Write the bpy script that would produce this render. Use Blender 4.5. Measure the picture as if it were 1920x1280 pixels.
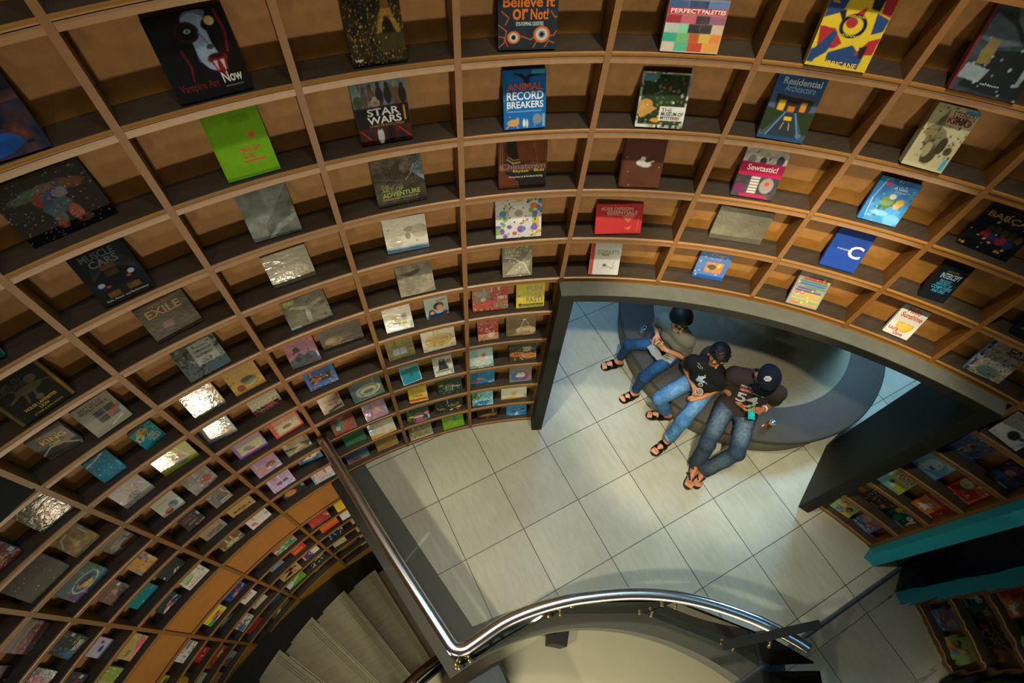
import bpy, bmesh, math, random
import numpy as np
from mathutils import Matrix, Vector

for o in list(bpy.data.objects):
    bpy.data.objects.remove(o)
SC = bpy.context.scene
COL = SC.collection

# ---------------------------------------------------------------- camera
F_PX = 1043.136
ROT = [[0.88295577, -0.46660921, 0.05162319],
       [-0.37720543, -0.77061046, -0.51368822],
       [0.27947302, 0.43409143, -0.85642248]]
CAM = Vector((0.06425, 1.84208, 5.37535))
cam_data = bpy.data.cameras.new('camera')
cam_data.sensor_fit = 'HORIZONTAL'
cam_data.sensor_width = 36.0
cam_data.lens = 36.0 * F_PX / 1920.0
cam_data.clip_start = 0.02
cam = bpy.data.objects.new('camera', cam_data)
COL.objects.link(cam)
right = Vector(ROT[0]); down = Vector(ROT[1]); fwd = Vector(ROT[2])
M = Matrix((right, -down, -fwd)).transposed().to_4x4()
M.translation = CAM
cam.matrix_world = M
SC.camera = cam

# ---------------------------------------------------------------- view
SC.view_settings.view_transform = 'Standard'
SC.view_settings.look = 'None'
SC.view_settings.gamma = 1.0
SC.view_settings.use_curve_mapping = False
SC.view_settings.exposure = 0.0

# ---------------------------------------------------------------- world + lights
world = bpy.data.worlds.new('world')
SC.world = world
world.use_nodes = True
bg = world.node_tree.nodes['Background']
bg.inputs[0].default_value = (0.55, 0.62, 0.70, 1)
bg.inputs[1].default_value = 0.05

def aim(o, target):
    d = Vector(target) - o.location
    o.rotation_euler = d.to_track_quat('-Z', 'Y').to_euler()

def area(name, loc, target, size, power, color, size_y=None, spread=180):
    l = bpy.data.lights.new(name, 'AREA')
    l.energy = power; l.color = color; l.size = size
    if size_y:
        l.shape = 'RECTANGLE'; l.size_y = size_y
    l.spread = math.radians(spread)
    o = bpy.data.objects.new(name, l); COL.objects.link(o)
    o.location = loc; aim(o, target)
    return o

def spot(name, loc, target, power, color, angle, blend=0.4, radius=0.08):
    l = bpy.data.lights.new(name, 'SPOT')
    l.energy = power; l.color = color; l.spot_size = math.radians(angle)
    l.spot_blend = blend; l.shadow_soft_size = radius
    o = bpy.data.objects.new(name, l); COL.objects.link(o)
    o.location = loc; aim(o, target)
    return o

WARM = (1.0, 0.80, 0.55)
# downlights high over the platform, a spot through the doorway, wall washers low in the stair well
spot('platform_downlight', (1.4, 2.2, 7.8), (1.7, 2.6, 0), 680, (1.0, 0.92, 0.72), 50, 0.6, 0.10)
spot('platform_spot', (-2.3, 1.9, 6.6), (1.2, 2.2, 0), 950, (1.0, 0.90, 0.68), 36, 0.7, 0.10)
spot('bench_spot', (0.5, 1.36, 6.8), (3.2, 3.0, 0.6), 1500, (1.0, 0.88, 0.64), 28, 0.5, 0.07)
area('wall_washer', (-1.35, 0.8, -0.3), (0.3, 3.9, 3.0), 0.35, 30, (1.0, 0.82, 0.56))
spot('low_uplight', (-0.4, -2.7, -0.6), (2.0, 3.5, 2.6), 900, (1.0, 0.82, 0.52), 64, 1.0, 0.22)
for wa_, wp_ in ((72, 95), (97, 95), (121, 70)):
    spot('ceiling_downlight', (2.5 * math.cos(math.radians(wa_)), 2.5 * math.sin(math.radians(wa_)), 8.2),
         (3.75 * math.cos(math.radians(wa_)), 3.75 * math.sin(math.radians(wa_)), 0.5), wp_ * 1.5, (1.0, 0.86, 0.62), 60, 0.8, 0.12)
area('skylight_panel', (-0.3, -0.8, 8.8), (0.4, 1.6, 0), 1.6, 40, (1.0, 0.92, 0.78))
area('blue_sign_panel', (3.4, 3.3, 8.0), (0.6, 1.6, 0.5), 1.8, 75, (0.08, 0.55, 1.0))
area('inner_room_light', (5.4, 2.9, 2.95), (5.0, 2.9, 0), 0.8, 130, (0.34, 0.66, 1.0))
area('inner_room_light', (2.4, 4.6, 2.95), (2.9, 3.9, 0.2), 0.9, 62, (0.28, 0.58, 1.0))
area('lower_level_light', (-0.8, -1.2, -0.8), (0.6, 0.8, -4.4), 1.2, 170, (1.0, 0.95, 0.80))

# ---------------------------------------------------------------- helpers
def hexc(h):
    if len(h) == 3:
        h = ''.join(c + c for c in h)
    v = [int(h[i:i + 2], 16) / 255.0 for i in (0, 2, 4)]
    return tuple(x / 12.92 if x <= 0.04045 else ((x + 0.055) / 1.055) ** 2.4 for x in v)

def tag(o, label=None, cat=None, group=None, kind=None):
    if label: o['label'] = label
    if cat: o['category'] = cat
    if group: o['group'] = group
    if kind: o['kind'] = kind
    return o

def link(name, data, parent=None):
    o = bpy.data.objects.new(name, data)
    COL.objects.link(o)
    if parent is not None:
        o.parent = parent
    return o

def empty(name, loc=(0, 0, 0)):
    o = bpy.data.objects.new(name, None)
    o.empty_display_size = 0.1
    COL.objects.link(o); o.location = loc
    return o

def obj(name, bm, mats, parent=None, smooth=False, loc=None, recalc=True):
    me = bpy.data.meshes.new(name)
    if recalc:
        bmesh.ops.recalc_face_normals(bm, faces=bm.faces[:])
    bm.to_mesh(me); bm.free()
    for m in (mats if isinstance(mats, (list, tuple)) else [mats]):
        me.materials.append(m)
    if smooth:
        for p in me.polygons: p.use_smooth = True
    o = link(name, me, parent)
    if loc: o.location = loc
    return o

def add_box(bm, x0, x1, y0, y1, z0, z1, mi=0):
    v = [bm.verts.new(p) for p in ((x0, y0, z0), (x1, y0, z0), (x1, y1, z0), (x0, y1, z0),
                                   (x0, y0, z1), (x1, y0, z1), (x1, y1, z1), (x0, y1, z1))]
    for f in ((0, 3, 2, 1), (4, 5, 6, 7), (0, 1, 5, 4), (1, 2, 6, 5), (2, 3, 7, 6), (3, 0, 4, 7)):
        fc = bm.faces.new([v[i] for i in f]); fc.material_index = mi

def cyl(deg, r, z=0.0):
    t = math.radians(deg)
    return Vector((r * math.cos(t), r * math.sin(t), z))

def arc_profile(bm, a0, a1, prof, n=None, closed=True, mi=0, zfun=None, caps=True):
    """sweep a closed (r,z) profile around the axis from angle a0 to a1 (degrees)"""
    n = n or max(2, int(abs(a1 - a0) / 1.2) + 1)
    rings = []
    for i in range(n + 1):
        a = a0 + (a1 - a0) * i / n
        dz = zfun(a) if zfun else 0.0
        rings.append([bm.verts.new(cyl(a, r, z + dz)) for r, z in prof])
    m = len(prof)
    for i in range(n):
        for j in range(m if closed else m - 1):
            k = (j + 1) % m
            f = bm.faces.new((rings[i][j], rings[i][k], rings[i + 1][k], rings[i + 1][j]))
            f.material_index = mi
    if closed and caps:
        bm.faces.new(rings[0]).material_index = mi
        bm.faces.new(rings[-1][::-1]).material_index = mi

def arc_box(bm, a0, a1, r0, r1, z0, z1, n=None, mi=0):
    arc_profile(bm, a0, a1, [(r0, z0), (r1, z0), (r1, z1), (r0, z1)], n, mi=mi)

def tube(bm, pts, rad, seg=12, cap=True, mi=0):
    pts = [Vector(p) for p in pts]
    n = len(pts); rads = rad if isinstance(rad, (list, tuple)) else [rad] * n
    t0 = (pts[1] - pts[0]).normalized()
    up = Vector((0, 0, 1)) if abs(t0.z) < 0.9 else Vector((1, 0, 0))
    u = t0.cross(up).normalized()
    rings = []
    for i in range(n):
        t = (pts[min(i + 1, n - 1)] - pts[max(i - 1, 0)]).normalized()
        u = (u - t * u.dot(t)).normalized(); w = t.cross(u)
        rings.append([bm.verts.new(pts[i] + (u * math.cos(2 * math.pi * k / seg) + w * math.sin(2 * math.pi * k / seg)) * rads[i]) for k in range(seg)])
    for i in range(n - 1):
        for k in range(seg):
            f = bm.faces.new((rings[i][k], rings[i][(k + 1) % seg], rings[i + 1][(k + 1) % seg], rings[i + 1][k]))
            f.material_index = mi; f.smooth = True
    if cap:
        bm.faces.new(rings[0][::-1]).material_index = mi; bm.faces.new(rings[-1]).material_index = mi

def smooth_path(pts, n=8):
    """Catmull-Rom through pts"""
    P = [Vector(p) for p in pts]; P = [P[0] * 2 - P[1]] + P + [P[-1] * 2 - P[-2]]
    out = []
    for i in range(1, len(P) - 2):
        for k in range(n):
            t = k / n
            out.append(0.5 * ((2 * P[i]) + (P[i + 1] - P[i - 1]) * t + (2 * P[i - 1] - 5 * P[i] + 4 * P[i + 1] - P[i + 2]) * t * t
                              + (3 * P[i] - P[i - 1] - 3 * P[i + 1] + P[i + 2]) * t ** 3))
    out.append(P[-2]); return out

def lathe(bm, prof, seg=64, center=(0, 0), mi=0, a0=0.0, a1=360.0):
    full = abs(a1 - a0 - 360) < 1e-6
    n = seg
    rings = []
    for i in range(n + (0 if full else 1)):
        a = math.radians(a0 + (a1 - a0) * i / n)
        rings.append([bm.verts.new((center[0] + r * math.cos(a), center[1] + r * math.sin(a), z)) for r, z in prof])
    m = len(rings)
    for i in range(n):
        A, Bb = rings[i], rings[(i + 1) % m]
        for j in range(len(prof) - 1):
            f = bm.faces.new((A[j], Bb[j], Bb[j + 1], A[j + 1])); f.material_index = mi; f.smooth = True

# ---------------------------------------------------------------- materials
def mat(name, color, rough=0.5, metal=0.0, noise=None, bump=None, coat=0.0, spec=0.5, **kw):
    """noise: (scale xyz, amount, colour2) ; bump: (scale, strength)"""
    m = bpy.data.materials.new(name); m.use_nodes = True
    nt = m.node_tree; p = nt.nodes['Principled BSDF']
    c = hexc(color) if isinstance(color, str) else color
    p.inputs['Base Color'].default_value = (*c, 1)
    p.inputs['Roughness'].default_value = rough
    p.inputs['Metallic'].default_value = metal
    p.inputs['Specular IOR Level'].default_value = spec
    p.inputs['Coat Weight'].default_value = coat
    p.inputs['Coat Roughness'].default_value = 0.1
    tc = nt.nodes.new('ShaderNodeTexCoord')
    if noise:
        sc, amt, c2 = noise[:3]
        mp = nt.nodes.new('ShaderNodeMapping')
        mp.inputs['Scale'].default_value = sc if isinstance(sc, (tuple, list)) else (sc, sc, sc)
        nt.links.new(tc.outputs['Object'], mp.inputs['Vector'])
        nz = nt.nodes.new('ShaderNodeTexNoise'); nz.inputs['Scale'].default_value = 1.0
        nz.inputs['Detail'].default_value = 6.0; nz.inputs['Roughness'].default_value = 0.65
        nt.links.new(mp.outputs[0], nz.inputs['Vector'])
        rp = nt.nodes.new('ShaderNodeValToRGB')
        lo = noise[3] if len(noise) > 3 else 0.35; hi = noise[4] if len(noise) > 4 else 0.68
        rp.color_ramp.elements[0].position = lo; rp.color_ramp.elements[1].position = hi
        c2 = hexc(c2) if isinstance(c2, str) else c2
        cm = tuple(a * (1 - amt) + b * amt for a, b in zip(c, c2))
        rp.color_ramp.elements[0].color = (*cm, 1); rp.color_ramp.elements[1].color = (*c, 1)
        nt.links.new(nz.outputs[0], rp.inputs[0]); nt.links.new(rp.outputs[0], p.inputs['Base Color'])
    if bump:
        nb = nt.nodes.new('ShaderNodeTexNoise'); nb.inputs['Scale'].default_value = bump[0]
        nb.inputs['Detail'].default_value = 4.0
        nt.links.new(tc.outputs['Object'], nb.inputs['Vector'])
        b = nt.nodes.new('ShaderNodeBump'); b.inputs['Strength'].default_value = bump[1]
        b.inputs['Distance'].default_value = bump[2] if len(bump) > 2 else 0.01
        nt.links.new(nb.outputs[0], b.inputs['Height']); nt.links.new(b.outputs[0], p.inputs['Normal'])
    return m

M_WOOD = mat('honey_plywood', '875a1f', 0.5, noise=((6, 6, 40), 0.35, '6a3a12'), bump=(60, 0.05))
M_BACK = mat('backing_plywood', 'a8752f', 0.6, noise=((14, 14, 14), 0.45, '75480f'), bump=(80, 0.06))
M_LIP = mat('oak_lip', '946526', 0.38, noise=((5, 5, 60), 0.3, '74471a'))
M_GROOVE = mat('groove', '2a180a', 0.8)
M_SHELF = mat('dark_laminate', '3d342a', 0.45, noise=((3, 30, 30), 0.5, '241e18'))
M_FASCIA = mat('orange_fascia', 'ae7026', 0.55, noise=((8, 8, 8), 0.3, '8c5415'))
M_BLACK = mat('black_painted_frame', '14170f', 0.6, noise=((9, 9, 9), 0.35, '0a0c09'), spec=0.25)
M_LEDGE = mat('grey_ledge', '5d5f55', 0.7, noise=((12, 12, 12), 0.4, '45463d'))
M_STONE = mat('dark_granite_kerb', '44453a', 0.55, noise=((160, 160, 160), 0.5, '2a2b24'), bump=(200, 0.1))
M_CYAN = mat('cyan_paint', '0fb0c6', 0.5, noise=((5, 5, 5), 0.1, '0a90a8'))
M_TEAL = mat('dark_teal_edge', '174a4c', 0.6)
M_CHROME = mat('polished_steel', 'dedede', 0.22, 1.0, bump=(300, 0.02))
M_STEEL = mat('dark_steel', '2a2620', 0.35, 0.8)
M_BRASS = mat('brushed_clamp', 'b9a473', 0.3, 0.9)
M_BROWNRAIL = mat('brown_wood_rail', '4a3018', 0.35, noise=((20, 20, 20), 0.4, '2e1c0c'), coat=0.3)
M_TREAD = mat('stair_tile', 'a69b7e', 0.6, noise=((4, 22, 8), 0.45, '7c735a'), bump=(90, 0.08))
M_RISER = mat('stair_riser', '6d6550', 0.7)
M_SKIRT = mat('black_skirting', '15170f', 0.55, noise=((10, 10, 10), 0.4, '0b0c09'))
M_LOWER = mat('lower_floor_screed', 'c2bb9a', 0.55, noise=((1.6, 1.6, 1.6), 0.22, 'a59c74'))
M_SEAT = mat('dark_washed_pebble', '403d35', 0.75, noise=((170, 170, 170), 0.7, '191814', 0.36, 0.64), bump=(260, 0.2, 0.003))
M_PEBBLE = mat('grey_washed_pebble', '8f8a73', 0.8, noise=((190, 190, 190), 0.75, '35332a', 0.36, 0.62), bump=(260, 0.25, 0.003))
M_WALL = mat('dark_wall', '2b2c28', 0.8, noise=((3, 3, 3), 0.2, '1c1d1a'))
M_WHITE = mat('white_ceiling', 'b8b6ae', 0.9, noise=((3, 3, 3), 0.1, 'a8a69e'))

def glass_mat(name, color, alpha):
    m = bpy.data.materials.new(name); m.use_nodes = True
    nt = m.node_tree; p = nt.nodes['Principled BSDF']
    p.inputs['Base Color'].default_value = (*color, 1); p.inputs['Roughness'].default_value = 0.03
    tr = nt.nodes.new('ShaderNodeBsdfTransparent'); tr.inputs[0].default_value = (0.62, 0.74, 0.64, 1)
    fr = nt.nodes.new('ShaderNodeFresnel'); fr.inputs[0].default_value = 1.5
    gl = nt.nodes.new('ShaderNodeBsdfGlossy'); gl.inputs['Roughness'].default_value = 0.02
    mx = nt.nodes.new('ShaderNodeMixShader')
    nt.links.new(fr.outputs[0], mx.inputs[0]); nt.links.new(tr.outputs[0], mx.inputs[1]); nt.links.new(gl.outputs[0], mx.inputs[2])
    nt.links.new(mx.outputs[0], nt.nodes['Material Output'].inputs[0])
    return m
M_GLASS = glass_mat('green_tinted_glass', (0.6, 0.75, 0.65), 0.2)

# tiled floor: 0.6 m grid lines in world coordinates
def tile_mat():
    m = bpy.data.materials.new('grey_porcelain_tile'); m.use_nodes = True
    nt = m.node_tree; p = nt.nodes['Principled BSDF']; N = nt.nodes.new; L = nt.links.new
    g = N('ShaderNodeNewGeometry'); sp = N('ShaderNodeSeparateXYZ'); L(g.outputs['Position'], sp.inputs[0])
    def line(out, off, wd):
        a = N('ShaderNodeMath'); a.operation = 'SUBTRACT'; L(out, a.inputs[0]); a.inputs[1].default_value = off
        d = N('ShaderNodeMath'); d.operation = 'DIVIDE'; L(a.outputs[0], d.inputs[0]); d.inputs[1].default_value = 0.6
        r = N('ShaderNodeMath'); r.operation = 'ROUND'; L(d.outputs[0], r.inputs[0])
        s = N('ShaderNodeMath'); s.operation = 'SUBTRACT'; L(d.outputs[0], s.inputs[0]); L(r.outputs[0], s.inputs[1])
        b = N('ShaderNodeMath'); b.operation = 'ABSOLUTE'; L(s.outputs[0], b.inputs[0])
        c = N('ShaderNodeMath'); c.operation = 'LESS_THAN'; L(b.outputs[0], c.inputs[0]); c.inputs[1].default_value = wd / 1.2
        f = N('ShaderNodeMath'); f.operation = 'FLOOR'; L(d.outputs[0], f.inputs[0])
        return c.outputs[0], f.outputs[0]
    lx, ix = line(sp.outputs[0], 0.358219, 0.0068)
    ly, iy = line(sp.outputs[1], 3.304311, 0.0062)
    mx = N('ShaderNodeMath'); mx.operation = 'MAXIMUM'; L(lx, mx.inputs[0]); L(ly, mx.inputs[1])
    cb = N('ShaderNodeCombineXYZ'); L(ix, cb.inputs[0]); L(iy, cb.inputs[1])
    wn = N('ShaderNodeTexWhiteNoise'); L(cb.outputs[0], wn.inputs[0])
    mp = N('ShaderNodeMapping'); mp.inputs['Scale'].default_value = (26, 5.0, 1); mp.inputs['Rotation'].default_value = (0, 0, 0.12)
    L(g.outputs['Position'], mp.inputs[0])
    n1 = N('ShaderNodeTexNoise'); n1.inputs['Scale'].default_value = 1.0; n1.inputs['Detail'].default_value = 8; n1.inputs['Roughness'].default_value = 0.7
    L(mp.outputs[0], n1.inputs['Vector'])
    n2 = N('ShaderNodeTexNoise'); n2.inputs['Scale'].default_value = 1.7; n2.inputs['Detail'].default_value = 5
    L(g.outputs['Position'], n2.inputs['Vector'])
    r1 = N('ShaderNodeValToRGB'); r1.color_ramp.elements[0].position = 0.3; r1.color_ramp.elements[1].position = 0.72
    r1.color_ramp.elements[0].color = (*hexc('9a9b8a'), 1); r1.color_ramp.elements[1].color = (*hexc('a9aa98'), 1)
    L(n1.outputs[0], r1.inputs[0])
    r2 = N('ShaderNodeValToRGB'); r2.color_ramp.elements[0].position = 0.3; r2.color_ramp.elements[1].position = 0.7
    r2.color_ramp.elements[0].color = (0.84, 0.83, 0.78, 1); r2.color_ramp.elements[1].color = (1.05, 1.05, 1.05, 1)
    L(n2.outputs[0], r2.inputs[0])
    mu = N('ShaderNodeMix'); mu.data_type = 'RGBA'; mu.blend_type = 'MULTIPLY'; mu.inputs[0].default_value = 1
    L(r1.outputs[0], mu.inputs[6]); L(r2.outputs[0], mu.inputs[7])
    hv = N('ShaderNodeHueSaturation'); L(mu.outputs[2], hv.inputs['Color'])
    mr = N('ShaderNodeMapRange'); mr.inputs[3].default_value = 0.93; mr.inputs[4].default_value = 1.06
    L(wn.outputs[0], mr.inputs[0]); L(mr.outputs[0], hv.inputs['Value'])
    gx = N('ShaderNodeMix'); gx.data_type = 'RGBA'; L(mx.outputs[0], gx.inputs[0]); L(hv.outputs[0], gx.inputs[6])
    gx.inputs[7].default_value = (*hexc('23231d'), 1)
    L(gx.outputs[2], p.inputs['Base Color']); p.inputs['Roughness'].default_value = 0.5
    return m
M_TILE = tile_mat()
# ================================================================ the ring bookcase
R = 3.9558                     # radius of the shelf fronts
RB = 4.092                     # radius of the back panels
ANG = {-3: 122.351, -2: 113.306, -1: 104.101, 0: 94.947, 1: 85.542, 2: 76.148, 3: 66.775, 4: 57.293,
       5: 48.124, 6: 39.055, 7: 31.097, 8: 23.365, 9: 15.4}
ANG[-4] = 131.5; ANG[-5] = 140.7; ANG[-6] = 149.9
DK = 0.393712
def ZK(k): return 0.035 + DK * k
def ZM(i): return -0.897115 - 0.378842 * (i - 1)
ZB0 = -0.51418
KTOP = 13
def plinth_z(a): return -2.914 + 0.0325 * (a - 103.74)

def shelf_part(parent, a0, a1, z, kind='shelf'):
    bm = bmesh.new()
    arc_profile(bm, a0, a1, [(R + 0.004, z + 0.006), (RB, z + 0.006), (RB, z + 0.024), (R + 0.004, z + 0.024)])
    s = obj(kind, bm, M_SHELF, parent)
    bm = bmesh.new()
    zb = z - 0.027
    # rounded nosing, a dark groove and an apron below it
    arc_profile(bm, a0, a1, [(R + 0.006, z + 0.0245), (R + 0.0, z + 0.0265), (R - 0.006, z + 0.0235), (R - 0.008, z + 0.016), (R - 0.006, z + 0.009),
                             (R + 0.004, z + 0.006), (R + 0.008, z + 0.006)])
    arc_profile(bm, a0, a1, [(R + 0.0, z + 0.003), (R + 0.012, z + 0.003), (R + 0.012, zb), (R + 0.0, zb)])
    arc_profile(bm, a0, a1, [(R + 0.005, z + 0.0065), (R + 0.012, z + 0.0065), (R + 0.012, z + 0.0025), (R + 0.005, z + 0.0025)], mi=1)
    obj('front_lip', bm, [M_LIP, M_GROOVE], s)
    return s

WH = 0.215                      # half the divider thickness in degrees
BAY_LABELS = {-6: 'curved bookcase bay at the left edge, sixth left of the doorway, mostly outside the picture',
 -5: 'curved bookcase bay at the lower left corner, beyond the bay with the pink gown book',
 -4: 'curved bookcase bay at the lower left holding the lavender bird book and the pink book',
 -3: 'curved bookcase bay on the left holding the big plain grey book and the teal book',
 -2: 'curved bookcase bay on the left holding the black gold-edged lion book and blue foil book',
 -1: 'curved bookcase bay holding the black car book, where the stair well begins at its foot',
 0: 'curved bookcase bay holding the plain lime green book near its top',
 1: 'curved bookcase bay holding the night tower photo book, second left of the doorway',
 2: 'curved bookcase bay beside the black doorway frame, yellow cookbook in the middle rows',
 3: 'curved bookcase bay over the left end of the doorway, with the red landscape book',
 4: 'curved bookcase bay over the doorway, with the yellow red and blue star book',
 5: 'curved bookcase bay over the doorway, with the plain royal blue book showing a letter C',
 6: 'curved bookcase bay over the doorway, with the orange slice book on its lowest shelf',
 7: 'curved bookcase bay over the right end of the doorway, with the patterned cat book',
 8: 'curved bookcase bay on the right with the cyan end panel, past the doorway'}
MROWS = {-6: 3, -5: 4, -4: 4, -3: 5, -2: 5, -1: 6}
for c in range(-6, 9):
    a0, a1 = ANG[c], ANG[c + 1]
    bay = empty('bookcase_bay', cyl((a0 + a1) / 2, R, 0.0))
    tag(bay, BAY_LABELS[c], 'bookcase', 'bays of the curved bookcase wall')
    off = -Vector(bay.location)
    door = 3 <= c <= 7
    kmin = 6 if door else 0
    zlow = ZK(6) - 0.027 if door else 0.0
    parts = []
    for k in range(kmin, KTOP + 1):
        parts.append(shelf_part(bay, a0 - WH, a1 + WH, ZK(k)))
    if c <= -1:
        parts.append(shelf_part(bay, a0 - WH, a1 + WH, ZB0))
        for i in range(1, MROWS[c] + 1):
            parts.append(shelf_part(bay, a0 - WH, a1 + WH, ZM(i)))
        bm = bmesh.new(); arc_box(bm, a0 - WH, a1 + WH, R + 0.012, R + 0.03, ZB0 + 0.02, ZK(0) - 0.027)
        parts.append(obj('fascia_panel', bm, M_FASCIA, bay))
        bm = bmesh.new()
        zt = ZM(MROWS[c]) - 0.027
        n = 8; ring = []
        for i in range(n + 1):
            a = a0 - WH + (a1 + 2 * WH - a0) * i / n
            zb = min(plinth_z(a) - 0.05, zt - 0.02)
            ring.append([bm.verts.new(cyl(a, r, z)) for r, z in ((R + 0.004, zb), (R + 0.03, zb), (R + 0.03, zt), (R + 0.004, zt))])
        for i in range(n):
            for j in range(4):
                bm.faces.new((ring[i][j], ring[i][(j + 1) % 4], ring[i + 1][(j + 1) % 4], ring[i + 1][j]))
        bm.faces.new(ring[0]); bm.faces.new(ring[-1][::-1])
        parts.append(obj('plinth', bm, M_FASCIA, bay))
        zlow = min(plinth_z(a0), plinth_z(a1)) - 0.05
    elif not door:
        bm = bmesh.new(); arc_box(bm, a0 - WH, a1 + WH, R + 0.002, R + 0.02, 0.0, ZK(0) - 0.02)
        parts.append(obj('plinth', bm, M_WOOD, bay))
    bm = bmesh.new(); arc_box(bm, a0, a1, RB, RB + 0.012, zlow, ZK(KTOP) + 0.03)
    parts.append(obj('back_panel', bm, M_BACK, bay))
    zl = zlow
    if c == 3: zl = 0.0
    bm = bmesh.new(); arc_box(bm, a0 + WH, a0 - WH, R - 0.004, RB + 0.002, zl, ZK(KTOP) + 0.03, n=2)
    parts.append(obj('upright', bm, M_WOOD, bay))
    if c == 8:
        bm = bmesh.new(); arc_box(bm, a1 + WH, a1 - WH, R - 0.004, RB + 0.002, 0.0, ZK(KTOP) + 0.03, n=2)
        parts.append(obj('upright', bm, M_WOOD, bay))
        bm = bmesh.new(); arc_box(bm, a1 - WH - 0.03, a1 - WH - 1.62, 3.83, 4.60, 0.0, ZK(KTOP) + 0.03, n=3)
        ep = obj('end_panel', bm, M_CYAN, bay)
        tag(ep, 'bright cyan end panel of the bookcase'); parts.append(ep)
    for o in parts:
        o.location = off

# ---------------------------------------------------------------- walls behind the shelves
bm = bmesh.new()
arc_box(bm, 150, 66.0, RB + 0.02, 4.64, -4.4, 5.6, n=60)
tag(obj('wall_left', bm, M_WALL), kind='structure')
bm = bmesh.new()
arc_box(bm, 66.0, 25.0, RB + 0.02, 4.64, 2.32, 5.6, n=40)
tag(obj('wall_center', bm, M_WALL), kind='structure')
bm = bmesh.new()
arc_box(bm, 25.0, 15.3, RB + 0.02, 4.62, 0.0, 5.6, n=12)
tag(obj('wall_right', bm, M_WALL), kind='structure')

# black portal frame round the doorway
FR0, FR1 = 3.84, 4.64
fr = empty('door_1', cyl(45.5, FR0, 0)); tag(fr, kind='structure')
off = -Vector(fr.location)
ps = []
bm = bmesh.new(); arc_box(bm, 66.98, 65.5, FR0, FR1, 0.0, 2.30, n=2); ps.append(obj('jamb', bm, M_BLACK, fr))
bm = bmesh.new(); arc_box(bm, 25.5, 24.0, FR0, FR1, 0.0, 2.30, n=2); ps.append(obj('jamb', bm, M_BLACK, fr))
bm = bmesh.new(); arc_box(bm, 66.98, 24.0, FR0, FR1, 2.30, 2.366, n=48); ps.append(obj('lintel', bm, M_BLACK, fr))
bm = bmesh.new(); arc_box(bm, 66.9, 24.05, FR0 + 0.002, RB, 2.366, 2.372, n=48); ps.append(obj('ledge', bm, M_LEDGE, fr))
for o in ps: o.location = off

# ---------------------------------------------------------------- floors
CV = Vector((0.087, -0.206)); RV = 2.153
def void_pt(deg, r=RV):
    t = math.radians(deg); return (CV.x + r * math.cos(t), CV.y + r * math.sin(t))
def slab(name, outline, z0, z1, m, side=None, kind='structure'):
    bm = bmesh.new()
    top = [bm.verts.new((x, y, z1)) for x, y in outline]
    bot = [bm.verts.new((x, y, z0)) for x, y in outline]
    f = bm.faces.new(top); fb = bm.faces.new(bot[::-1])
    n = len(top)
    for i in range(n):
        q = bm.faces.new((top[i], bot[i], bot[(i + 1) % n], top[(i + 1) % n])); q.material_index = 1 if side else 0
    bmesh.ops.triangulate(bm, faces=[f, fb])
    return tag(obj(name, bm, [m, side] if side else m), kind=kind)

P_OUT = (-0.530, 4.15); P_IN = (-0.150, 1.934)
def on_edge(t): return (P_OUT[0] + (P_IN[0] - P_OUT[0]) * t, P_OUT[1] + (P_IN[1] - P_OUT[1]) * t)
arc = [void_pt(a) for a in np.linspace(96.3, 25.3, 40)]
room = [(9.5, 0.714), (9.5, 9.5), (-0.53, 9.5)]
slab('floor', [P_OUT, P_IN] + arc + room, -0.30, 0.0, M_TILE, M_STONE)
slab('floor_side', [void_pt(a) for a in np.linspace(25.2, -40, 30)] + [(9.5, -1.6), (9.5, 0.712)], -0.30, 0.0, M_WALL, M_STONE)
# dark stone kerb along the stair and the well
kerb_in = [P_OUT, P_IN] + [void_pt(a) for a in np.linspace(96.3, 20, 40)]
kerb_out = [void_pt(a, RV + 0.235 + 0.16 * max(0.0, (75 - a) / 50)) for a in np.linspace(20, 88.0, 34)] + [(0.178, 2.185), (-0.131, 3.896), (-0.170, 4.15)]
slab('trim_1', kerb_in + kerb_out, -0.29, 0.012, M_STONE)

bm = bmesh.new()
bmesh.ops.create_circle(bm, cap_ends=True, segments=64, radius=4.7, matrix=Matrix.Translation((0, 0, -4.45)))
tag(obj('floor_lower', bm, M_LOWER), kind='structure')
bm = bmesh.new()
add_box(bm, -0.53, 9.5, 3.0, 9.5, 3.05, 3.12)
# keep the ceiling of the room outside the ring only
for v in bm.verts:
    pass
bm.free()
bm = bmesh.new()
arc_box(bm, 97, -10, 4.64, 9.5, 3.05, 3.12, n=60)
tag(obj('ceiling', bm, M_WHITE), kind='structure')
bm = bmesh.new()
arc_box(bm, 97, 8, 9.3, 9.5, 0.0, 3.05, n=40)
tag(obj('wall_back', bm, M_WHITE), kind='structure')

bm = bmesh.new(); arc_box(bm, 15.0, 14.0, 4.61, 9.3, 0.0, 3.05, n=1)
tag(obj('wall_side', bm, M_WALL), kind='structure')
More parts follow.
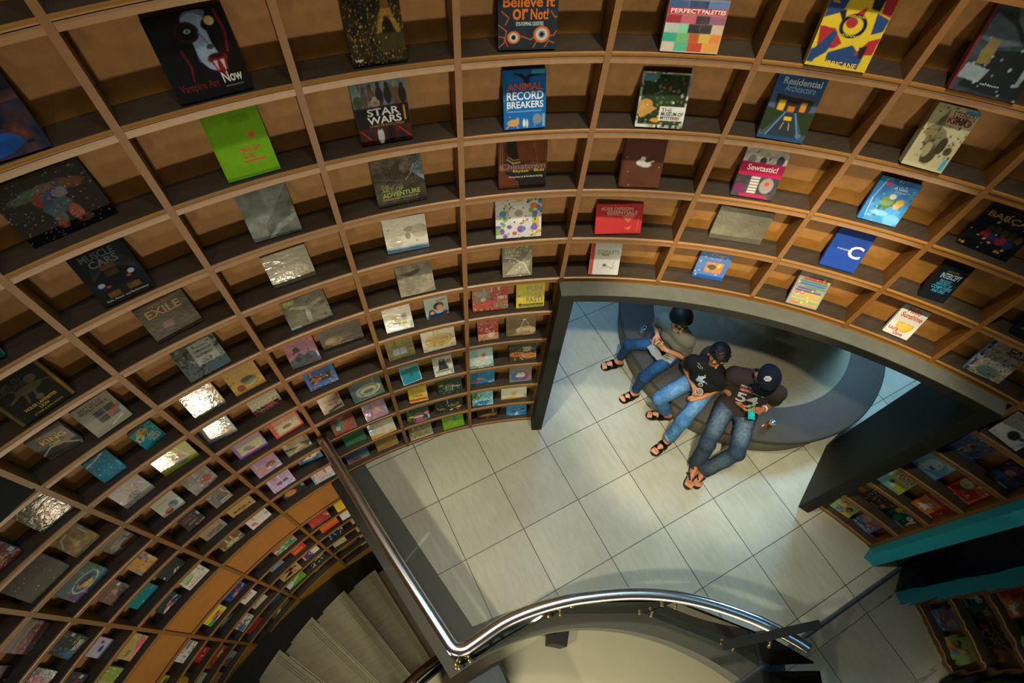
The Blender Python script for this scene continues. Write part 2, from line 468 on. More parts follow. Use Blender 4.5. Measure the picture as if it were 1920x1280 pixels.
# dark reflective glass partition at the right, standing on the floor
def mirror_mat():
    m = bpy.data.materials.new('dark_reflective_glass'); m.use_nodes = True
    nt = m.node_tree
    gl = nt.nodes.new('ShaderNodeBsdfGlossy'); gl.inputs['Color'].default_value = (0.33, 0.33, 0.34, 1); gl.inputs['Roughness'].default_value = 0.03
    tr = nt.nodes.new('ShaderNodeBsdfTransparent'); tr.inputs[0].default_value = (0.14, 0.16, 0.17, 1)
    mx = nt.nodes.new('ShaderNodeAddShader')
    tc = nt.nodes.new('ShaderNodeNewGeometry'); nz = nt.nodes.new('ShaderNodeTexNoise')
    nz.inputs['Scale'].default_value = 5.0; nz.inputs['Detail'].default_value = 1.0
    nt.links.new(tc.outputs['Position'], nz.inputs['Vector'])
    b = nt.nodes.new('ShaderNodeBump'); b.inputs['Strength'].default_value = 0.15; b.inputs['Distance'].default_value = 0.01
    nt.links.new(nz.outputs[0], b.inputs['Height']); nt.links.new(b.outputs[0], gl.inputs['Normal'])
    nt.links.new(gl.outputs[0], mx.inputs[0]); nt.links.new(tr.outputs[0], mx.inputs[1])
    nt.links.new(mx.outputs[0], nt.nodes['Material Output'].inputs[0])
    return m
M_MIRROR = mirror_mat()
bm = bmesh.new(); add_box(bm, 1.86, 4.60, 0.755, 0.772, 0.0, 5.9)
tag(obj('wall_front', bm, M_MIRROR), kind='structure')
# ---------------------------------------------------------------- stair
st = empty('staircase', cyl(105, 3.0, -2.9)); tag(st, 'curved stair of greyish brown tiled treads going down along the bookcase wall', 'stairs')
off = -Vector(st.location)
for i in range(-6, 7):
    a = 100.2 + 6.9 * i; z = -2.88 + 0.225 * i
    bm = bmesh.new()
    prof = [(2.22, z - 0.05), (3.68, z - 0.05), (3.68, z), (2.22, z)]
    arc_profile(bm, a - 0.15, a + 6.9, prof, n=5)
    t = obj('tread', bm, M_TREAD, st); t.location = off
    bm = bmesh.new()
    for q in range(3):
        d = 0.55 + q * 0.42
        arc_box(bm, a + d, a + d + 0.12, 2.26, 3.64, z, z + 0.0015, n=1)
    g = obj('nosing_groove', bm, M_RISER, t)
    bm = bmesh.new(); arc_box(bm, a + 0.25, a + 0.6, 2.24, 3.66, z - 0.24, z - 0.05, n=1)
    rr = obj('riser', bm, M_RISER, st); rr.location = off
bm = bmesh.new()
arc_profile(bm, 62, 150, [(3.66, -0.30), (3.985, -0.30), (3.985, 0.0), (3.66, -0.02)], n=70, zfun=plinth_z)
s = obj('stringer', bm, M_SKIRT, st); s.location = off
bm = bmesh.new()
arc_profile(bm, 62, 150, [(2.16, -0.42), (2.22, -0.42), (2.22, 0.10), (2.16, 0.10)], n=70, zfun=plinth_z)
s = obj('stringer', bm, M_SKIRT, st); s.location = off

# stair railing on the inner side
sr = empty('stair_railing', cyl(100, 2.25, -2.0)); tag(sr, 'brown wooden handrail on glass along the inside of the lower stair', 'railing')
off = -Vector(sr.location)
bm = bmesh.new(); tube(bm, [cyl(a, 2.25, plinth_z(a) + 1.0) for a in np.linspace(50, 150, 60)], 0.028, 12)
h = obj('handrail', bm, M_BROWNRAIL, sr, smooth=True); h.location = off
for a0 in np.arange(52, 148, 14.0):
    bm = bmesh.new()
    arc_profile(bm, a0 + 0.2, a0 + 13.8, [(2.185, 0.1), (2.197, 0.1), (2.197, 0.9), (2.185, 0.9)], n=8, zfun=plinth_z)
    g = obj('glass_panel', bm, M_GLASS, sr); g.location = off
    for a in (a0 + 2, a0 + 12):
        bm = bmesh.new()
        tube(bm, [cyl(a, 2.16, plinth_z(a) + 0.75), cyl(a, 2.24, plinth_z(a) + 0.75)], 0.014, 10)
        k = obj('bolt', bm, M_BRASS, sr); k.location = off
# closing newel at the foot of the stair
bm = bmesh.new()
arc_box(bm, 49.6, 56, 2.06, 2.25, -4.45, -3.62, n=3)
k = obj('newel', bm, M_SKIRT, sr); k.location = off

# ---------------------------------------------------------------- well railing
wr = empty('well_railing', (0.5, 2.1, 0.012)); tag(wr, 'polished steel handrail with glass panels curving along the stair well edge', 'railing')
off = -Vector(wr.location)
path = [(-0.335, 3.935), (-0.262, 3.46), (-0.190, 3.00), (-0.110, 2.55), (-0.040, 2.17)]
bend = [(-0.022, 2.085), (0.008, 2.045), (0.055, 2.028), (0.110, 2.030)]
curve = [(0.36, 2.046), (0.583, 2.020), (0.80, 1.968), (0.985, 1.905), (1.25, 1.792), (1.5, 1.650), (1.73, 1.472), (1.937, 1.266), (2.07, 1.10), (2.16, 0.965), (2.195, 0.90)]
P = smooth_path([(x, y, 1.0) for x, y in path + bend + curve], 8)
bm = bmesh.new(); tube(bm, P, 0.042, 24)
h = obj('handrail', bm, M_CHROME, wr, smooth=True); h.location = off
base = [(0.0, 1.96), (0.213, 1.972), (0.84, 1.956), (1.548, 1.590), (2.03, 1.061), (2.20, 0.79)]
pan = [((-0.02, 1.965), (0.835, 1.955)), ((0.845, 1.952), (1.543, 1.594)), ((1.553, 1.586), (2.025, 1.068)), ((2.035, 1.055), (2.20, 0.80))]
pan += [((-0.05, 2.02), (-0.19, 2.90)), ((-0.192, 2.92), (-0.34, 3.86))]
for (x0, y0), (x1, y1) in pan:
    d = Vector((x1 - x0, y1 - y0)); nrm = Vector((-d.y, d.x)).normalized() * 0.006
    bm = bmesh.new()
    v = []
    for z in (0.03, 0.93):
        for sx, sy in ((x0 - nrm.x, y0 - nrm.y), (x1 - nrm.x, y1 - nrm.y), (x1 + nrm.x, y1 + nrm.y), (x0 + nrm.x, y0 + nrm.y)):
            v.append(bm.verts.new((sx, sy, z)))
    for f in ((0, 1, 2, 3), (4, 7, 6, 5), (0, 4, 5, 1), (1, 5, 6, 2), (2, 6, 7, 3), (3, 7, 4, 0)):
        bm.faces.new([v[i] for i in f])
    g = obj('glass_panel', bm, M_GLASS, wr); g.location = off
for j, (x, y) in enumerate(((0.0, 1.985), (0.84, 1.955), (1.548, 1.592), (2.03, 1.061))):
    n = Vector((x - CV.x, y - CV.y)).normalized(); t = Vector((-n.y, n.x))
    bm = bmesh.new()
    w = 0.035 if j == 3 else 0.016
    v = []
    for z in (0.012, 0.985):
        for a, b2 in ((-w, -0.012), (w, -0.012), (w, 0.012), (-w, 0.012)):
            q = Vector((x, y)) + n * (a + 0.03) + t * b2; v.append(bm.verts.new((q.x, q.y, z)))
    for f in ((0, 3, 2, 1), (4, 5, 6, 7), (0, 1, 5, 4), (1, 2, 6, 5), (2, 3, 7, 6), (3, 0, 4, 7)):
        bm.faces.new([v[i] for i in f])
    k = obj('post', bm, M_STEEL, wr); k.location = off
    for z in (0.12, 0.80):
        bm = bmesh.new()
        for s in (-1, 1):
            q = Vector((x, y)) + t * (0.05 * s)
            tube(bm, [(q.x - n.x * 0.035, q.y - n.y * 0.035, z), (q.x + n.x * 0.02, q.y + n.y * 0.02, z)], 0.013, 10)
            tube(bm, [(q.x, q.y, z), (x + n.x * 0.03, y + n.y * 0.03, z)], 0.007, 8)
        k = obj('clamp', bm, M_BRASS, wr); k.location = off

# ---------------------------------------------------------------- round bench with its flared column
BC = (4.185, 3.47)
bn = empty('bench', (BC[0], BC[1], 0)); tag(bn, 'round pebble-wash bench wrapped round a flared column beyond the doorway', 'bench')
off = -Vector(bn.location)
bm = bmesh.new()
lathe(bm, [(1.36, 0.0), (1.385, 0.02), (1.40, 0.36), (1.395, 0.375)], 96, BC)
o = obj('seat_side', bm, M_PEBBLE, bn); o.location = off
bm = bmesh.new()
lathe(bm, [(1.38, 0.36), (1.435, 0.365), (1.452, 0.385), (1.446, 0.405), (1.43, 0.415), (1.08, 0.42), (1.0, 0.42)], 96, BC)
o = obj('seat', bm, M_SEAT, bn); o.location = off
bm = bmesh.new()
lathe(bm, [(1.085, 0.415), (1.05, 0.43), (0.99, 0.48), (0.92, 0.60), (0.865, 0.78), (0.83, 1.0), (0.80, 1.4), (0.785, 2.0), (0.785, 3.045)], 96, BC)
o = obj('column', bm, M_PEBBLE, bn); o.location = off

# glossy black pedestal on the lower floor, right below the viewer
pd = empty('display_pedestal', (0.05, 1.60, -4.45)); tag(pd, 'black pedestal with a glossy blue-black top, at the bottom edge beside the stair well', 'pedestal')
M_PTOP = mat('blue_black_gloss', '2f4652', 0.55, noise=((9, 3, 3), 0.8, '0f1a20', 0.35, 0.75), coat=0.1)
def rounded_slab(bm, x0, x1, y0, y1, z0, z1, r):
    pts = []
    for cx, cy, a0 in ((x1 - r, y1 - r, 0), (x0 + r, y1 - r, 90), (x0 + r, y0 + r, 180), (x1 - r, y0 + r, 270)):
        for k in range(7):
            a = math.radians(a0 + 15 * k); pts.append((cx + r * math.cos(a), cy + r * math.sin(a)))
    lo = [bm.verts.new((x, y, z0)) for x, y in pts]; hi = [bm.verts.new((x, y, z1)) for x, y in pts]
    bm.faces.new(hi); bm.faces.new(lo[::-1])
    for i in range(len(pts)): bm.faces.new((lo[i], lo[(i + 1) % len(pts)], hi[(i + 1) % len(pts)], hi[i]))
bm = bmesh.new(); rounded_slab(bm, -0.56, 0.266, -0.55, 0.265, 0, 3.3, 0.05); obj('body', bm, M_BLACK, pd)
bm = bmesh.new(); rounded_slab(bm, -0.53, 0.238, -0.52, 0.235, 3.3, 3.304, 0.03); obj('glossy_top', bm, M_PTOP, pd)
# black guard bar joining the handrail to the glass partition
bm = bmesh.new()
A_, B_ = Vector((1.631, 1.212, 1.10)), Vector((2.32, 0.999, 1.10))
d_ = (B_ - A_).normalized(); n_ = Vector((-d_.y, d_.x, 0)) * 0.028
v = [bm.verts.new(p + s * n_ + Vector((0, 0, z))) for p in (A_, B_) for s in (-1, 1) for z in (-0.03, 0.03)]
for f in ((0, 1, 3, 2), (4, 6, 7, 5), (0, 4, 5, 1), (2, 3, 7, 6), (0, 2, 6, 4), (1, 5, 7, 3)): bm.faces.new([v[i] for i in f])
o = obj('guard_bar', bm, M_BLACK, wr); o.location = -Vector(wr.location)
bm = bmesh.new(); add_box(bm, 1.86, 4.60, 0.772, 0.79, 0.0, 0.03)
tag(obj('trim_2', bm, mat('grey_base_channel', '5c666e', 0.35, 0.6)), kind='structure')
BOOKS = r"""
k10|89.71|3.967|0.2|0.265|0.277|0.277|.022|0b0f14|e 58 66 40 44 120d12;e 62 70 26 32 5a6e8c;e 58 72 20 26 8aa2c0;e 66 54 18 24 93abc6;e 84 70 14 30 0e0a10;e 90 50 14 30 100b10;e 36 62 12 40 0c0c12;e 46 78 15 12 2a141c;e 46 79 12 9 08070a;e 47 79 4 2.4 9fb0c0;e 47 79 1.6 1.6 0a0a0c;e 80 82 14 9 0a080c;e 78 86 6 5 c8b87a;l 6f86a4 2.4 60 76 66 60;e 67 58 5 3 3a3a4a;e 70 44 13 6 7a1218;e 70 47 10 3 30080c;p 8c181e 60 42 80 42 78 28 74 34 72 18 69 32 66 20 63 34;p c9c4c4 63 42 68 42 66 28;p c9c4c4 72 42 77 42 75 27;l 7a1a1e 3 88 96 92 70 86 50;l 6a161a 2.4 30 60 34 40 30 24;n 0b0f14 .22 12;T 8 9 60 22 5c1512 Vampire Art;T 66 14 92 27 cfcfc4 Now;r 66 9 90 10 7a7a78|large dark book with a pale vampire face, title ending in Now
k9|89.62|3.977|-0.3|0.224|0.280|0.280|.014|78b41e|r 0 0 100 100 78b41e;n 6aa515 .4 4;r 0 0 5 100 6ea818;e 73 60 6 4.5 d8573f;r 43 22 82 25 d8573f;T 44 38 80 46 d8573f Health Care;T 44 28 64 36 d8573f Guide;S b8512f 14 1 3;r 45 80 80 92 69a012;e 34 11 1.5 1 d8573f|plain lime green book with small red lettering and a red dot
k10|99.74|3.965|-3.8|0.261|0.257|0.257|.02|0c1a2c|g 1d2a36;n 7a3f22 .8 4;r 0 62 100 74 9a5a2c;n 16324e .7 3;e 40 18 36 14 1b56a8;n 0a1420 .5 6;e 83 13 7 3 2a3d52;e 83 13 6 2.3 0d1520|dark blue book with an orange sunset band, cut by the left edge
k9|99.75|4.025|1.8|0.317|0.253|0.253|.03|080b10|e 52 72 13 10 4a4a5c;e 36 76 14 9 3f5a4c;e 22 74 12 6 4a5c50;e 66 76 14 10 5a4038;e 82 72 10 8 6a3a2c;e 50 80 10 6 6a5a50;e 42 62 10 12 7a3428;e 54 60 12 12 2f4a74;e 62 66 8 8 7a7a84;e 46 46 10 12 33506a;e 58 46 10 12 3c5a64;e 46 30 7 12 4a5a5c;e 64 28 7 14 9a5030;e 44 18 6 8 7c3828;e 68 14 9 6 6a4030;S 8aa0b4 60 .9 5;S b8542f 50 .9 6;S 0a0c12 90 1.1 7;S c9b04a 24 .7 8;n 080b10 .35 14|black book with a patchwork robot figure, upper left
k8|89.83|3.986|-3.1|0.233|0.254|0.254|.025|8d9690|n 6f7a74 .7 3;p 46504c 100 100 64 58 38 32 30 0 100 0;n aab2ae .4 5;p 9aa39d 0 0 30 0 60 26 100 40 100 30 60 14 40 0;n 59625c .5 7;w|grey landscape photo book in shrink wrap, above a dim portrait book
k10|80.65|3.974|-1.2|0.218|0.360|0.360|.03|12130c|n 3a3416 .8 9;S 8a6a28 260 1.0 11;S c99a3e 90 .7 15;S 2a2410 160 1.6 12;n 0c0e0a .55 6;p 14160e 0 70 100 78 100 100 0 100;S 4a4420 40 1.2 16;p 6a5024 70 100 75 100 77 64 69 64;p 7a5c2a 68 66 78 66 81 52 65 52;p 8a6a32 64 54 82 54 86 42 80 42 78 47 68 47 66 42 60 42;p 8a6a32 58 44 66 44 62 32 52 30;p 8a6a32 78 44 88 44 96 30 88 29;l a8823c 1 60 43 86 43;l b08a40 1 66 53 81 53;e 73 36 9 9 12130c;p 3a3616 50 30 100 30 100 14 56 12;S c9a84e 40 .8 14;l 4a3f1a 1.2 62 28 56 0;l 4a3f1a 1.2 80 28 82 0;T 6 4 20 8 e0dcc8 Lago|black book with a golden night photo of an iron lattice tower
k9|80.98|3.991|-1.1|0.238|0.279|0.279|.035|0b0b0e|r 0 60 100 100 7fa4b4;g 86a8b8;r 0 0 100 61 0b0b0e;e 22 74 6 14 6d5a46;e 22 89 3.6 4.6 7a5a40;e 35 76 7 14 7a6648;e 35 92 3.6 4.6 6a4c38;e 50 76 7 15 332e2c;e 50 94 3.6 4.6 4a3226;e 65 76 7 14 2e3238;e 65 92 3.6 4.6 3a281e;e 79 75 7 14 a08a64;e 79 91 3.6 4.6 c2ac84;e 92 74 7 14 30242a;e 92 88 3.6 4.6 4a342a;e 10 70 9 10 586848;e 40 66 9 7 c9c4ba;e 40 72 4.4 4.4 d8d2c8;e 40 66 3 3 c8783a;l 7db37d 1.6 3 78 10 98;l 3a3a3a 1.6 16 88 14 99;r 0 59 100 61 5a3a1a;r 0 1 100 27 4a1418;n 24080c .6 5;e 22 12 5 12 18181e;e 22 24 2.6 3.6 2a2a30;e 40 13 6 13 c4c8cc;e 40 26 3 4 2a2c32;e 60 13 8 14 08080a;e 60 27 4.6 4 08080a;e 82 13 6 13 101016;e 82 26 3 4 26201e;l d8383a 1.4 76 24 98 5;l d8383a 1.4 4 24 20 9;n 0b0b0e .2 9;T 22 46 82 58 c9d4de STAR;T 20 33 84 45 c9d4de WARS;t 22 28 88 32 b07a32 CHARACTER ENCYCLOPEDIA;T 89 34 93 58 a8722c I|dark film encyclopedia with big white block lettering and a crowd of figures
k8|80.60|3.988|0.7|0.259|0.261|0.261|.03|3a372c|n 6a6454 .7 6;p 7f7460 0 100 70 100 40 78 0 70;p 4c4636 20 84 62 74 58 54 24 62;p 8fa4b8 96 100 100 100 100 42 72 68 84 84;p 93897a 58 100 90 92 64 62 54 70;n 211f18 .6 9;l 5a523e 1.2 0 66 30 60 62 56;l 6a614a 1.2 0 60 34 54 66 46;l 2a261c 1.6 0 54 36 48 70 38;l 6f664e 1.2 10 40 44 42 80 28;l d8dadc 2 84 80 74 60;e 85 82 2.4 3 3a3a3c;l c9ccd0 1.6 74 60 64 50;l 3a5a8a 1.4 72 62 78 52;p 2c2a22 60 50 100 42 100 0 40 0;n 4c4838 .55 7;S 8c8468 60 .9 17;S 2a261c 60 1 18;t 12 38 28 45 7c9434 THE;t 12 29 56 38 7c9434 ART OF;T 12 18 88 28 8aa838 ADVENTURE;t 12 12 84 16 b7ad96 OUTDOOR SPORTS FROM SEA TO SKY|photo book of a climber on grey rock with green lettering
k10|71.85|3.971|-2.2|0.245|0.238|0.330|.03|27303c|n 1c2430 .5 5;l c96a22 1.2 0 40 14 30 10 12 0 4;l c96a22 1.2 60 4 70 20 94 22 100 30;l c96a22 1.2 38 22 56 16 64 24;l c96a22 1.2 6 60 18 50 12 40;l c96a22 1.2 88 60 96 50 100 52;l c96a22 1 80 4 86 14 96 10;l c96a22 1 0 22 10 20 16 6;e 26 20 11 10 c96a22;e 26 20 7.5 7 b9c4cc;e 26 20 4 4 27303c;e 26 20 2 2 0a0c10;e 74 24 14 13 c96a22;e 74 24 10 9.5 b9c4cc;e 74 24 6 6 6e7f88;e 74 24 3.5 3.5 0a0c10;T 8 66 74 82 d2742a Believe;T 80 66 94 82 d2742a It;T 24 47 50 64 d2742a or;T 54 47 84 64 d2742a Not!;T 30 38 76 44 b9d4de EYE-POPPING ODDITIES|dark slate book with cracked orange lettering and two staring eyeballs
k9|71.59|3.966|0.6|0.202|0.261|0.261|.025|1668b4|n 125ca4 .4 4;p 12181c 20 95 44 93 52 88 60 92 98 95 98 92 64 87 52 80 40 88;e 54 82 7 5 20262a;r 66 92 98 99 3fa2c8;S c9a23a 3 2 9;e 22 11 14 6 c09a5c;e 32 16 4 4 c09a5c;l c09a5c 2 12 6 6 2;l c09a5c 2 28 8 34 2;e 48 10 3 7 dfe6ea;e 55 9 3 7 cfd8de;e 80 16 11 9 7a8894;l 7a8894 3 72 12 74 4;r 92 2 98 26 2f88c8;r 8 30 90 31 8fbce0;T 9 66 92 78 d4572c ANIMAL;T 8 50 94 64 e6eef4 RECORD;T 8 36 94 48 e6eef4 BREAKERS;k 92 3 98 24|bright blue book about animal records with white and orange lettering
k8|71.34|3.985|-0.6|0.258|0.280|0.280|.025|3a1d10|p 6b3318 30 100 100 100 100 52 46 54;n 8a4a24 .5 4;r 0 0 12 100 6d3a1e;l c99a5a .6 4 0 4 100;l c99a5a .6 8 0 8 100;p 11100e 18 100 36 100 40 60 52 48 20 46;l b89a6a 3 18 58 30 50 44 52;l b89a6a 1.6 20 63 30 56 42 57;r 0 0 100 34 131210;p 5a2a14 0 0 44 0 40 14 0 40;l a0642c .8 70 100 80 54;T 4 38 97 50 6a5a66 Chinatown;t 30 30 62 37 c9b83c Rhythm;t 74 32 95 38 c9b83c Blues;t 22 20 92 25 d8d4cc Khong Swee Lin & Carl-Bernd Kaehlig|brown guitar photo book with silver and yellow lettering
k7|71.30|3.974|-1.2|0.274|0.253|0.253|.02|d8dad8|S 8a62b4 9 8 21;S 7ab84a 9 7 22;S d8b83a 10 8 23;S 5a8ac8 10 6 24;S c85a6a 9 6 25;e 50 60 22 22 e8eaea;S 2a2624 60 1.8 26;e 50 62 9 9 b8a89a;e 16 62 8 8 4f9ac8;e 84 24 8 7 8a62b4;e 82 80 8 7 d8843a|white picture book scattered with coloured dots
k10|61.78|3.951|-0.2|0.249|0.193|0.360|.025|b4b0ac|r 0 72 100 86 b12c38;r 0 86 33 100 3a5a8a;r 33 86 66 100 2a4470;r 66 86 100 100 5a7aa8;r 0 56 26 72 9a2430;r 26 56 50 72 c05a72;r 50 56 74 72 3a2c34;r 74 56 100 72 8f5a74;r 0 38 24 56 aebfb8;r 24 38 40 56 7fc9a8;r 40 38 60 56 2c2830;r 60 38 80 56 241f24;r 80 38 100 56 c9b49a;r 0 20 24 38 2fa184;r 24 20 44 38 6faf6a;r 44 20 62 38 b2562e;r 62 20 80 38 c9b04a;r 80 20 100 38 d8843a;r 0 2 22 20 c9b8aa;r 22 2 45 20 4fae8a;r 45 2 70 20 b8472c;r 70 2 100 20 d8983a;n 8a8480 .15 6;T 5 76 55 84 e8e2da PERFECT;T 57 76 97 84 f0ebe4 PALETTES;t 5 73 95 75 e0b8b4 INSPIRING COLOUR CHOICES FOR THE HOME DECORATOR|book of red, green and orange swatch squares under a red title band
k9|62.07|3.962|-1.0|0.234|0.247|0.247|.02|c9d2d2|r 4 6 96 97 1e2a20;n 3a4a2c .7 6;S 5d7a3a 40 3 31;S 2c3f24 40 4 32;S 7a6a2a 14 3 33;r 4 84 30 97 57879a;e 16 42 14 10 b58a44;e 10 30 8 12 c09450;p b58a44 4 30 30 40 40 36 22 24 8 20;S b8c0b0 8 3 34;S c87a62 8 2.4 35;e 40 14 10 4 c9952c;r 46 14 100 40 d6d8d4;t 50 30 72 37 3a3a38 THE;T 50 23 96 30 3a3a38 MUSEUM OF;T 50 16 90 22 3a3a38 MYSTERIES|white bordered book with a dark green jungle scene and white title box
k8|62.10|3.968|0.7|0.226|0.275|0.275|.025|5a3426|n 6b4232 .5 4;r 0 0 4 100 452318;e 46 50 11 6 cfd2ce;e 58 46 13 5 c4cac8;e 50 58 6 4 dfe2de;l d5d8d4 2 64 50 76 54;S c8ccc8 4 1.2 41;w|plain brown book with a small white smoke-like ornament
k7|62.50|3.980|3.6|0.287|0.183|0.183|.02|cf3b3c|n d8494a .4 3;p dd7a66 56 60 70 38 84 60 78 70;p dd7a66 62 20 74 12 78 26;l e08a7c .5 90 6 93 60;T 10 80 78 92 efc4b8 SÜSS DESIGN;T 24 66 88 78 efc4b8 ESSENTIALS;r 24 63 86 64 efc4b8;w|red landscape-format design book over the doorway
k10|52.69|3.938|-0.4|0.254|0.277|0.370|.035|c9b02c|p 28406f 0 100 30 100 26 74 0 64;p 9c2c30 80 100 100 100 100 74 84 78;p 1d2226 30 78 36 56 20 74;p 1d2226 62 100 82 100 80 80 66 82;p 28406f 78 78 100 72 98 56 82 50;p 9c2c30 0 54 26 52 44 34 34 26 8 24 4 40;p 28406f 24 50 32 46 26 20 8 6 4 22;p 28406f 28 20 62 34 86 18 84 2 30 8;p 9c2c30 84 42 100 48 98 24 70 22;p 1d2226 74 32 86 36 86 18 78 18;p 28406f 0 22 20 30 10 4 0 4;p 9c2c30 36 66 60 84 58 60;e 50 58 21 16 16181a;e 50 58 15 11.5 c9b02c;e 46 62 9 7 9c2c30;T 4 84 16 90 c9a23a GIL;T 34 69 64 72 b8a24c ESSENTIAL;T 32 44 66 47 b8a24c INDIANA;T 18 2 82 10 d8b82c HURRICANE|yellow, red and blue abstract star pattern book near the top
k9|53.44|3.954|-1.9|0.223|0.290|0.290|.025|274a7c|g 2f6ab0;r 0 6 100 72 4e6076;r 0 8 100 40 46535c;n 3a4650 .4 5;p 2a3238 10 70 90 66 86 44 16 46;r 20 46 34 62 d8a83a;r 40 46 58 64 3a2a1c;r 42 46 56 54 c8702c;r 66 48 78 62 c8862c;p 2c3a24 0 50 40 44 8 12 0 14;p 2c3a24 100 50 62 44 92 12 100 14;p 2c3a44 40 44 62 44 84 6 16 6;r 42 32 58 38 e0b42c;l d8b04a 1.4 44 28 42 18;l d8b04a 1.4 56 28 60 18;l 5f9ad0 2 40 44 16 6;l 5f9ad0 2 62 44 84 8;e 84 11 6 3 5a7a94;T 14 86 92 96 c9dcea Residential;t 22 76 84 86 a8c4dc Architecture|blue book showing a lit modern house entrance at dusk
k8|53.03|3.971|-0.0|0.228|0.269|0.269|.025|3a3538|r 0 72 100 100 d5d2cc;S 2a2628 50 2 51;S a83a4a 5 4 52;e 20 78 9 8 8a8a84;e 46 76 8 8 3a3634;e 84 80 9 10 2c3a54;r 0 46 100 72 b01e4e;r 0 70 100 70.7 e4a0b0;r 0 48 100 48.6 e4a0b0;n 5a5458 .5 6;r 0 46 100 72 b01e4e;e 74 28 16 16 8a8680;e 74 32 6 5 c8432c;r 34 10 54 44 c8c4bc;r 34 38 54 40 3a2628;r 34 32 54 34 3a2628;r 34 26 54 28 3a2628;r 34 20 54 22 3a2628;r 34 14 54 16 3a2628;e 14 18 13 10 6a2c54;r 18 2 80 8 b01e4e;T 16 56 86 68 eadcd8 Sewtastic!|craft book with a magenta title band over polka dots
k7|52.13|4.021|0.8|0.316|0.234|0.234|.03|5d5a48|n 6d6a58 .5 3;l 7d7a68 .6 10 80 60 40 80 60;n 4a4738 .4 6;w|plain olive grey square book in shrink wrap over the doorway
k10|43.91|3.935|0.3|0.267|0.313|0.313|.035|2b3034|p 6f7f86 30 100 100 100 100 60 62 70 40 86;n 44515a .6 6;p 54616a 6 92 40 80 62 62 34 56 4 62;p 1c2224 34 52 100 62 100 0 8 6;p 7a6a3c 20 66 32 62 34 36 16 34 14 48;p 8a9aa4 6 34 40 30 34 14 2 16;S 9aa4a8 20 2 61;p 8a9aa4 84 40 92 38 90 18 84 16;n 24292c .3 8;r 0 0 3 100 7c1c22;t 38 12 66 15 b9c0c4 teNeues;w|dark photo book of a concrete hall with red spine, top right
k9|43.73|3.941|-1.9|0.185|0.286|0.286|.055|b3ad8a|n a09a76 .5 4;p 5a5238 30 92 34 96 42 60 30 58 14 58;e 40 46 22 20 39321f;n b3ad8a .35 9;e 46 22 16 14 453c28;e 62 40 10 14 3a3220;e 82 34 9 7 4a4028;e 22 58 14 10 7a7252;S 2a2416 60 2 71;e 36 30 9 12 988f68;r 0 0 100 6 b9b48e;r 66 92 100 98 2f8ab4;r 86 3 96 22 3f98b8;t 44 84 94 93 7a2c22 STEPHEN;T 40 74 92 84 8a2a22 KING;T 52 76 82 86 1c1814 DARK;t 40 68 78 72 3a3226 COMPANION|tall thick beige book with a black ink drawing, blue corner stickers
k8|43.25|3.990|0.0|0.202|0.243|0.243|.02|3f8fc8|g 2a62ae;n 5aa8d8 .4 4;e 60 42 22 14 5a7a4a;e 44 50 16 10 7a9460;e 52 62 8 6 d5d8cc;S 3f6a34 12 4 81;e 70 24 20 18 4f9fdc;e 80 12 20 12 6fb8e8;e 44 22 22 6 7fc0ec;e 72 44 8 7 d8a888;e 76 52 10 8 c9a24a;S c8d8e8 30 1.2 82;r 0 0 14 100 2f7ac0;e 28 86 8 4 c03a6a;l d8e4ea 1 18 96 8 50 14 10;t 44 78 76 85 d5e4ee A Glass;t 48 70 78 77 a8cce4 Slipper|light blue fairy tale book with a small pink badge, upper right
k8|35.44|4.021|-3.4|0.252|0.241|0.241|.03|0b0f14|n 121822 .6 4;e 30 52 6 10 3a3226;e 44 56 6 10 3a2f28;e 58 54 6 10 41352a;e 72 54 6 10 3a3226;e 86 50 6 10 4a3a2c;S c9a24a 10 3 91;e 30 40 9 10 7a2230;e 46 38 9 10 1c2a5a;e 62 36 9 10 7a2230;e 78 34 9 10 1c2a5a;S c8ccc8 14 1.4 92;S 0b0f14 20 4 93;r 66 9 74 15 b8742c;T 6 76 80 92 a88a34 BARÇA|black football book with gold lettering and a row of players
k7|43.28|3.979|-0.2|0.202|0.254|0.254|.025|20459c|n 1a3c8c .4 4;T 54 34 92 66 d5d4cc C;t 22 49 56 53 c9d0dc MY LIFE IN DESIGN;t 72 50 98 52 9a4a5a TERENCE CONRAN|plain royal blue book with a large white letter C
k6|52.56|4.027|-1.0|0.205|0.233|0.233|.025|4a78be|n 5a88cc .4 4;r 0 0 100 12 2c5fb4;r 30 24 84 62 c98a4a;e 50 44 14 10 5a5248;S d8d2c4 14 3 101;e 72 56 7 5 c8b83a;S a83a2c 5 2.4 102;e 52 14 7 3 2f8a9c;t 34 84 78 94 b8543a Chess;t 34 72 70 78 a88aa8 for Kids|blue book with an orange picture panel, lowest shelf over the doorway
k6|43.52|3.967|1.8|0.200|0.250|0.250|.02|8f8d82|r 4 4 96 97 97958a;r 34 90 96 95 3f9a6a;r 30 83 96 88 b8342c;r 16 76 90 81 a83a3a;r 10 69 94 74 3a8a74;r 14 62 92 67 3f6ab4;r 30 56 96 60 3f9a4a;r 12 49 70 54 6a4a9a;r 8 42 90 47 4a5a62;r 10 35 60 40 c9507a;r 40 35 92 40 c8a02c;r 10 28 92 32 b8a02c;r 8 20 96 23 d8a83a;r 8 14 96 17 5aa85a;r 8 6 50 11 d8642c;r 50 6 94 11 c8902c;S d8d06a 14 3 111;w|grey book of bright stacked horizontal colour stripes
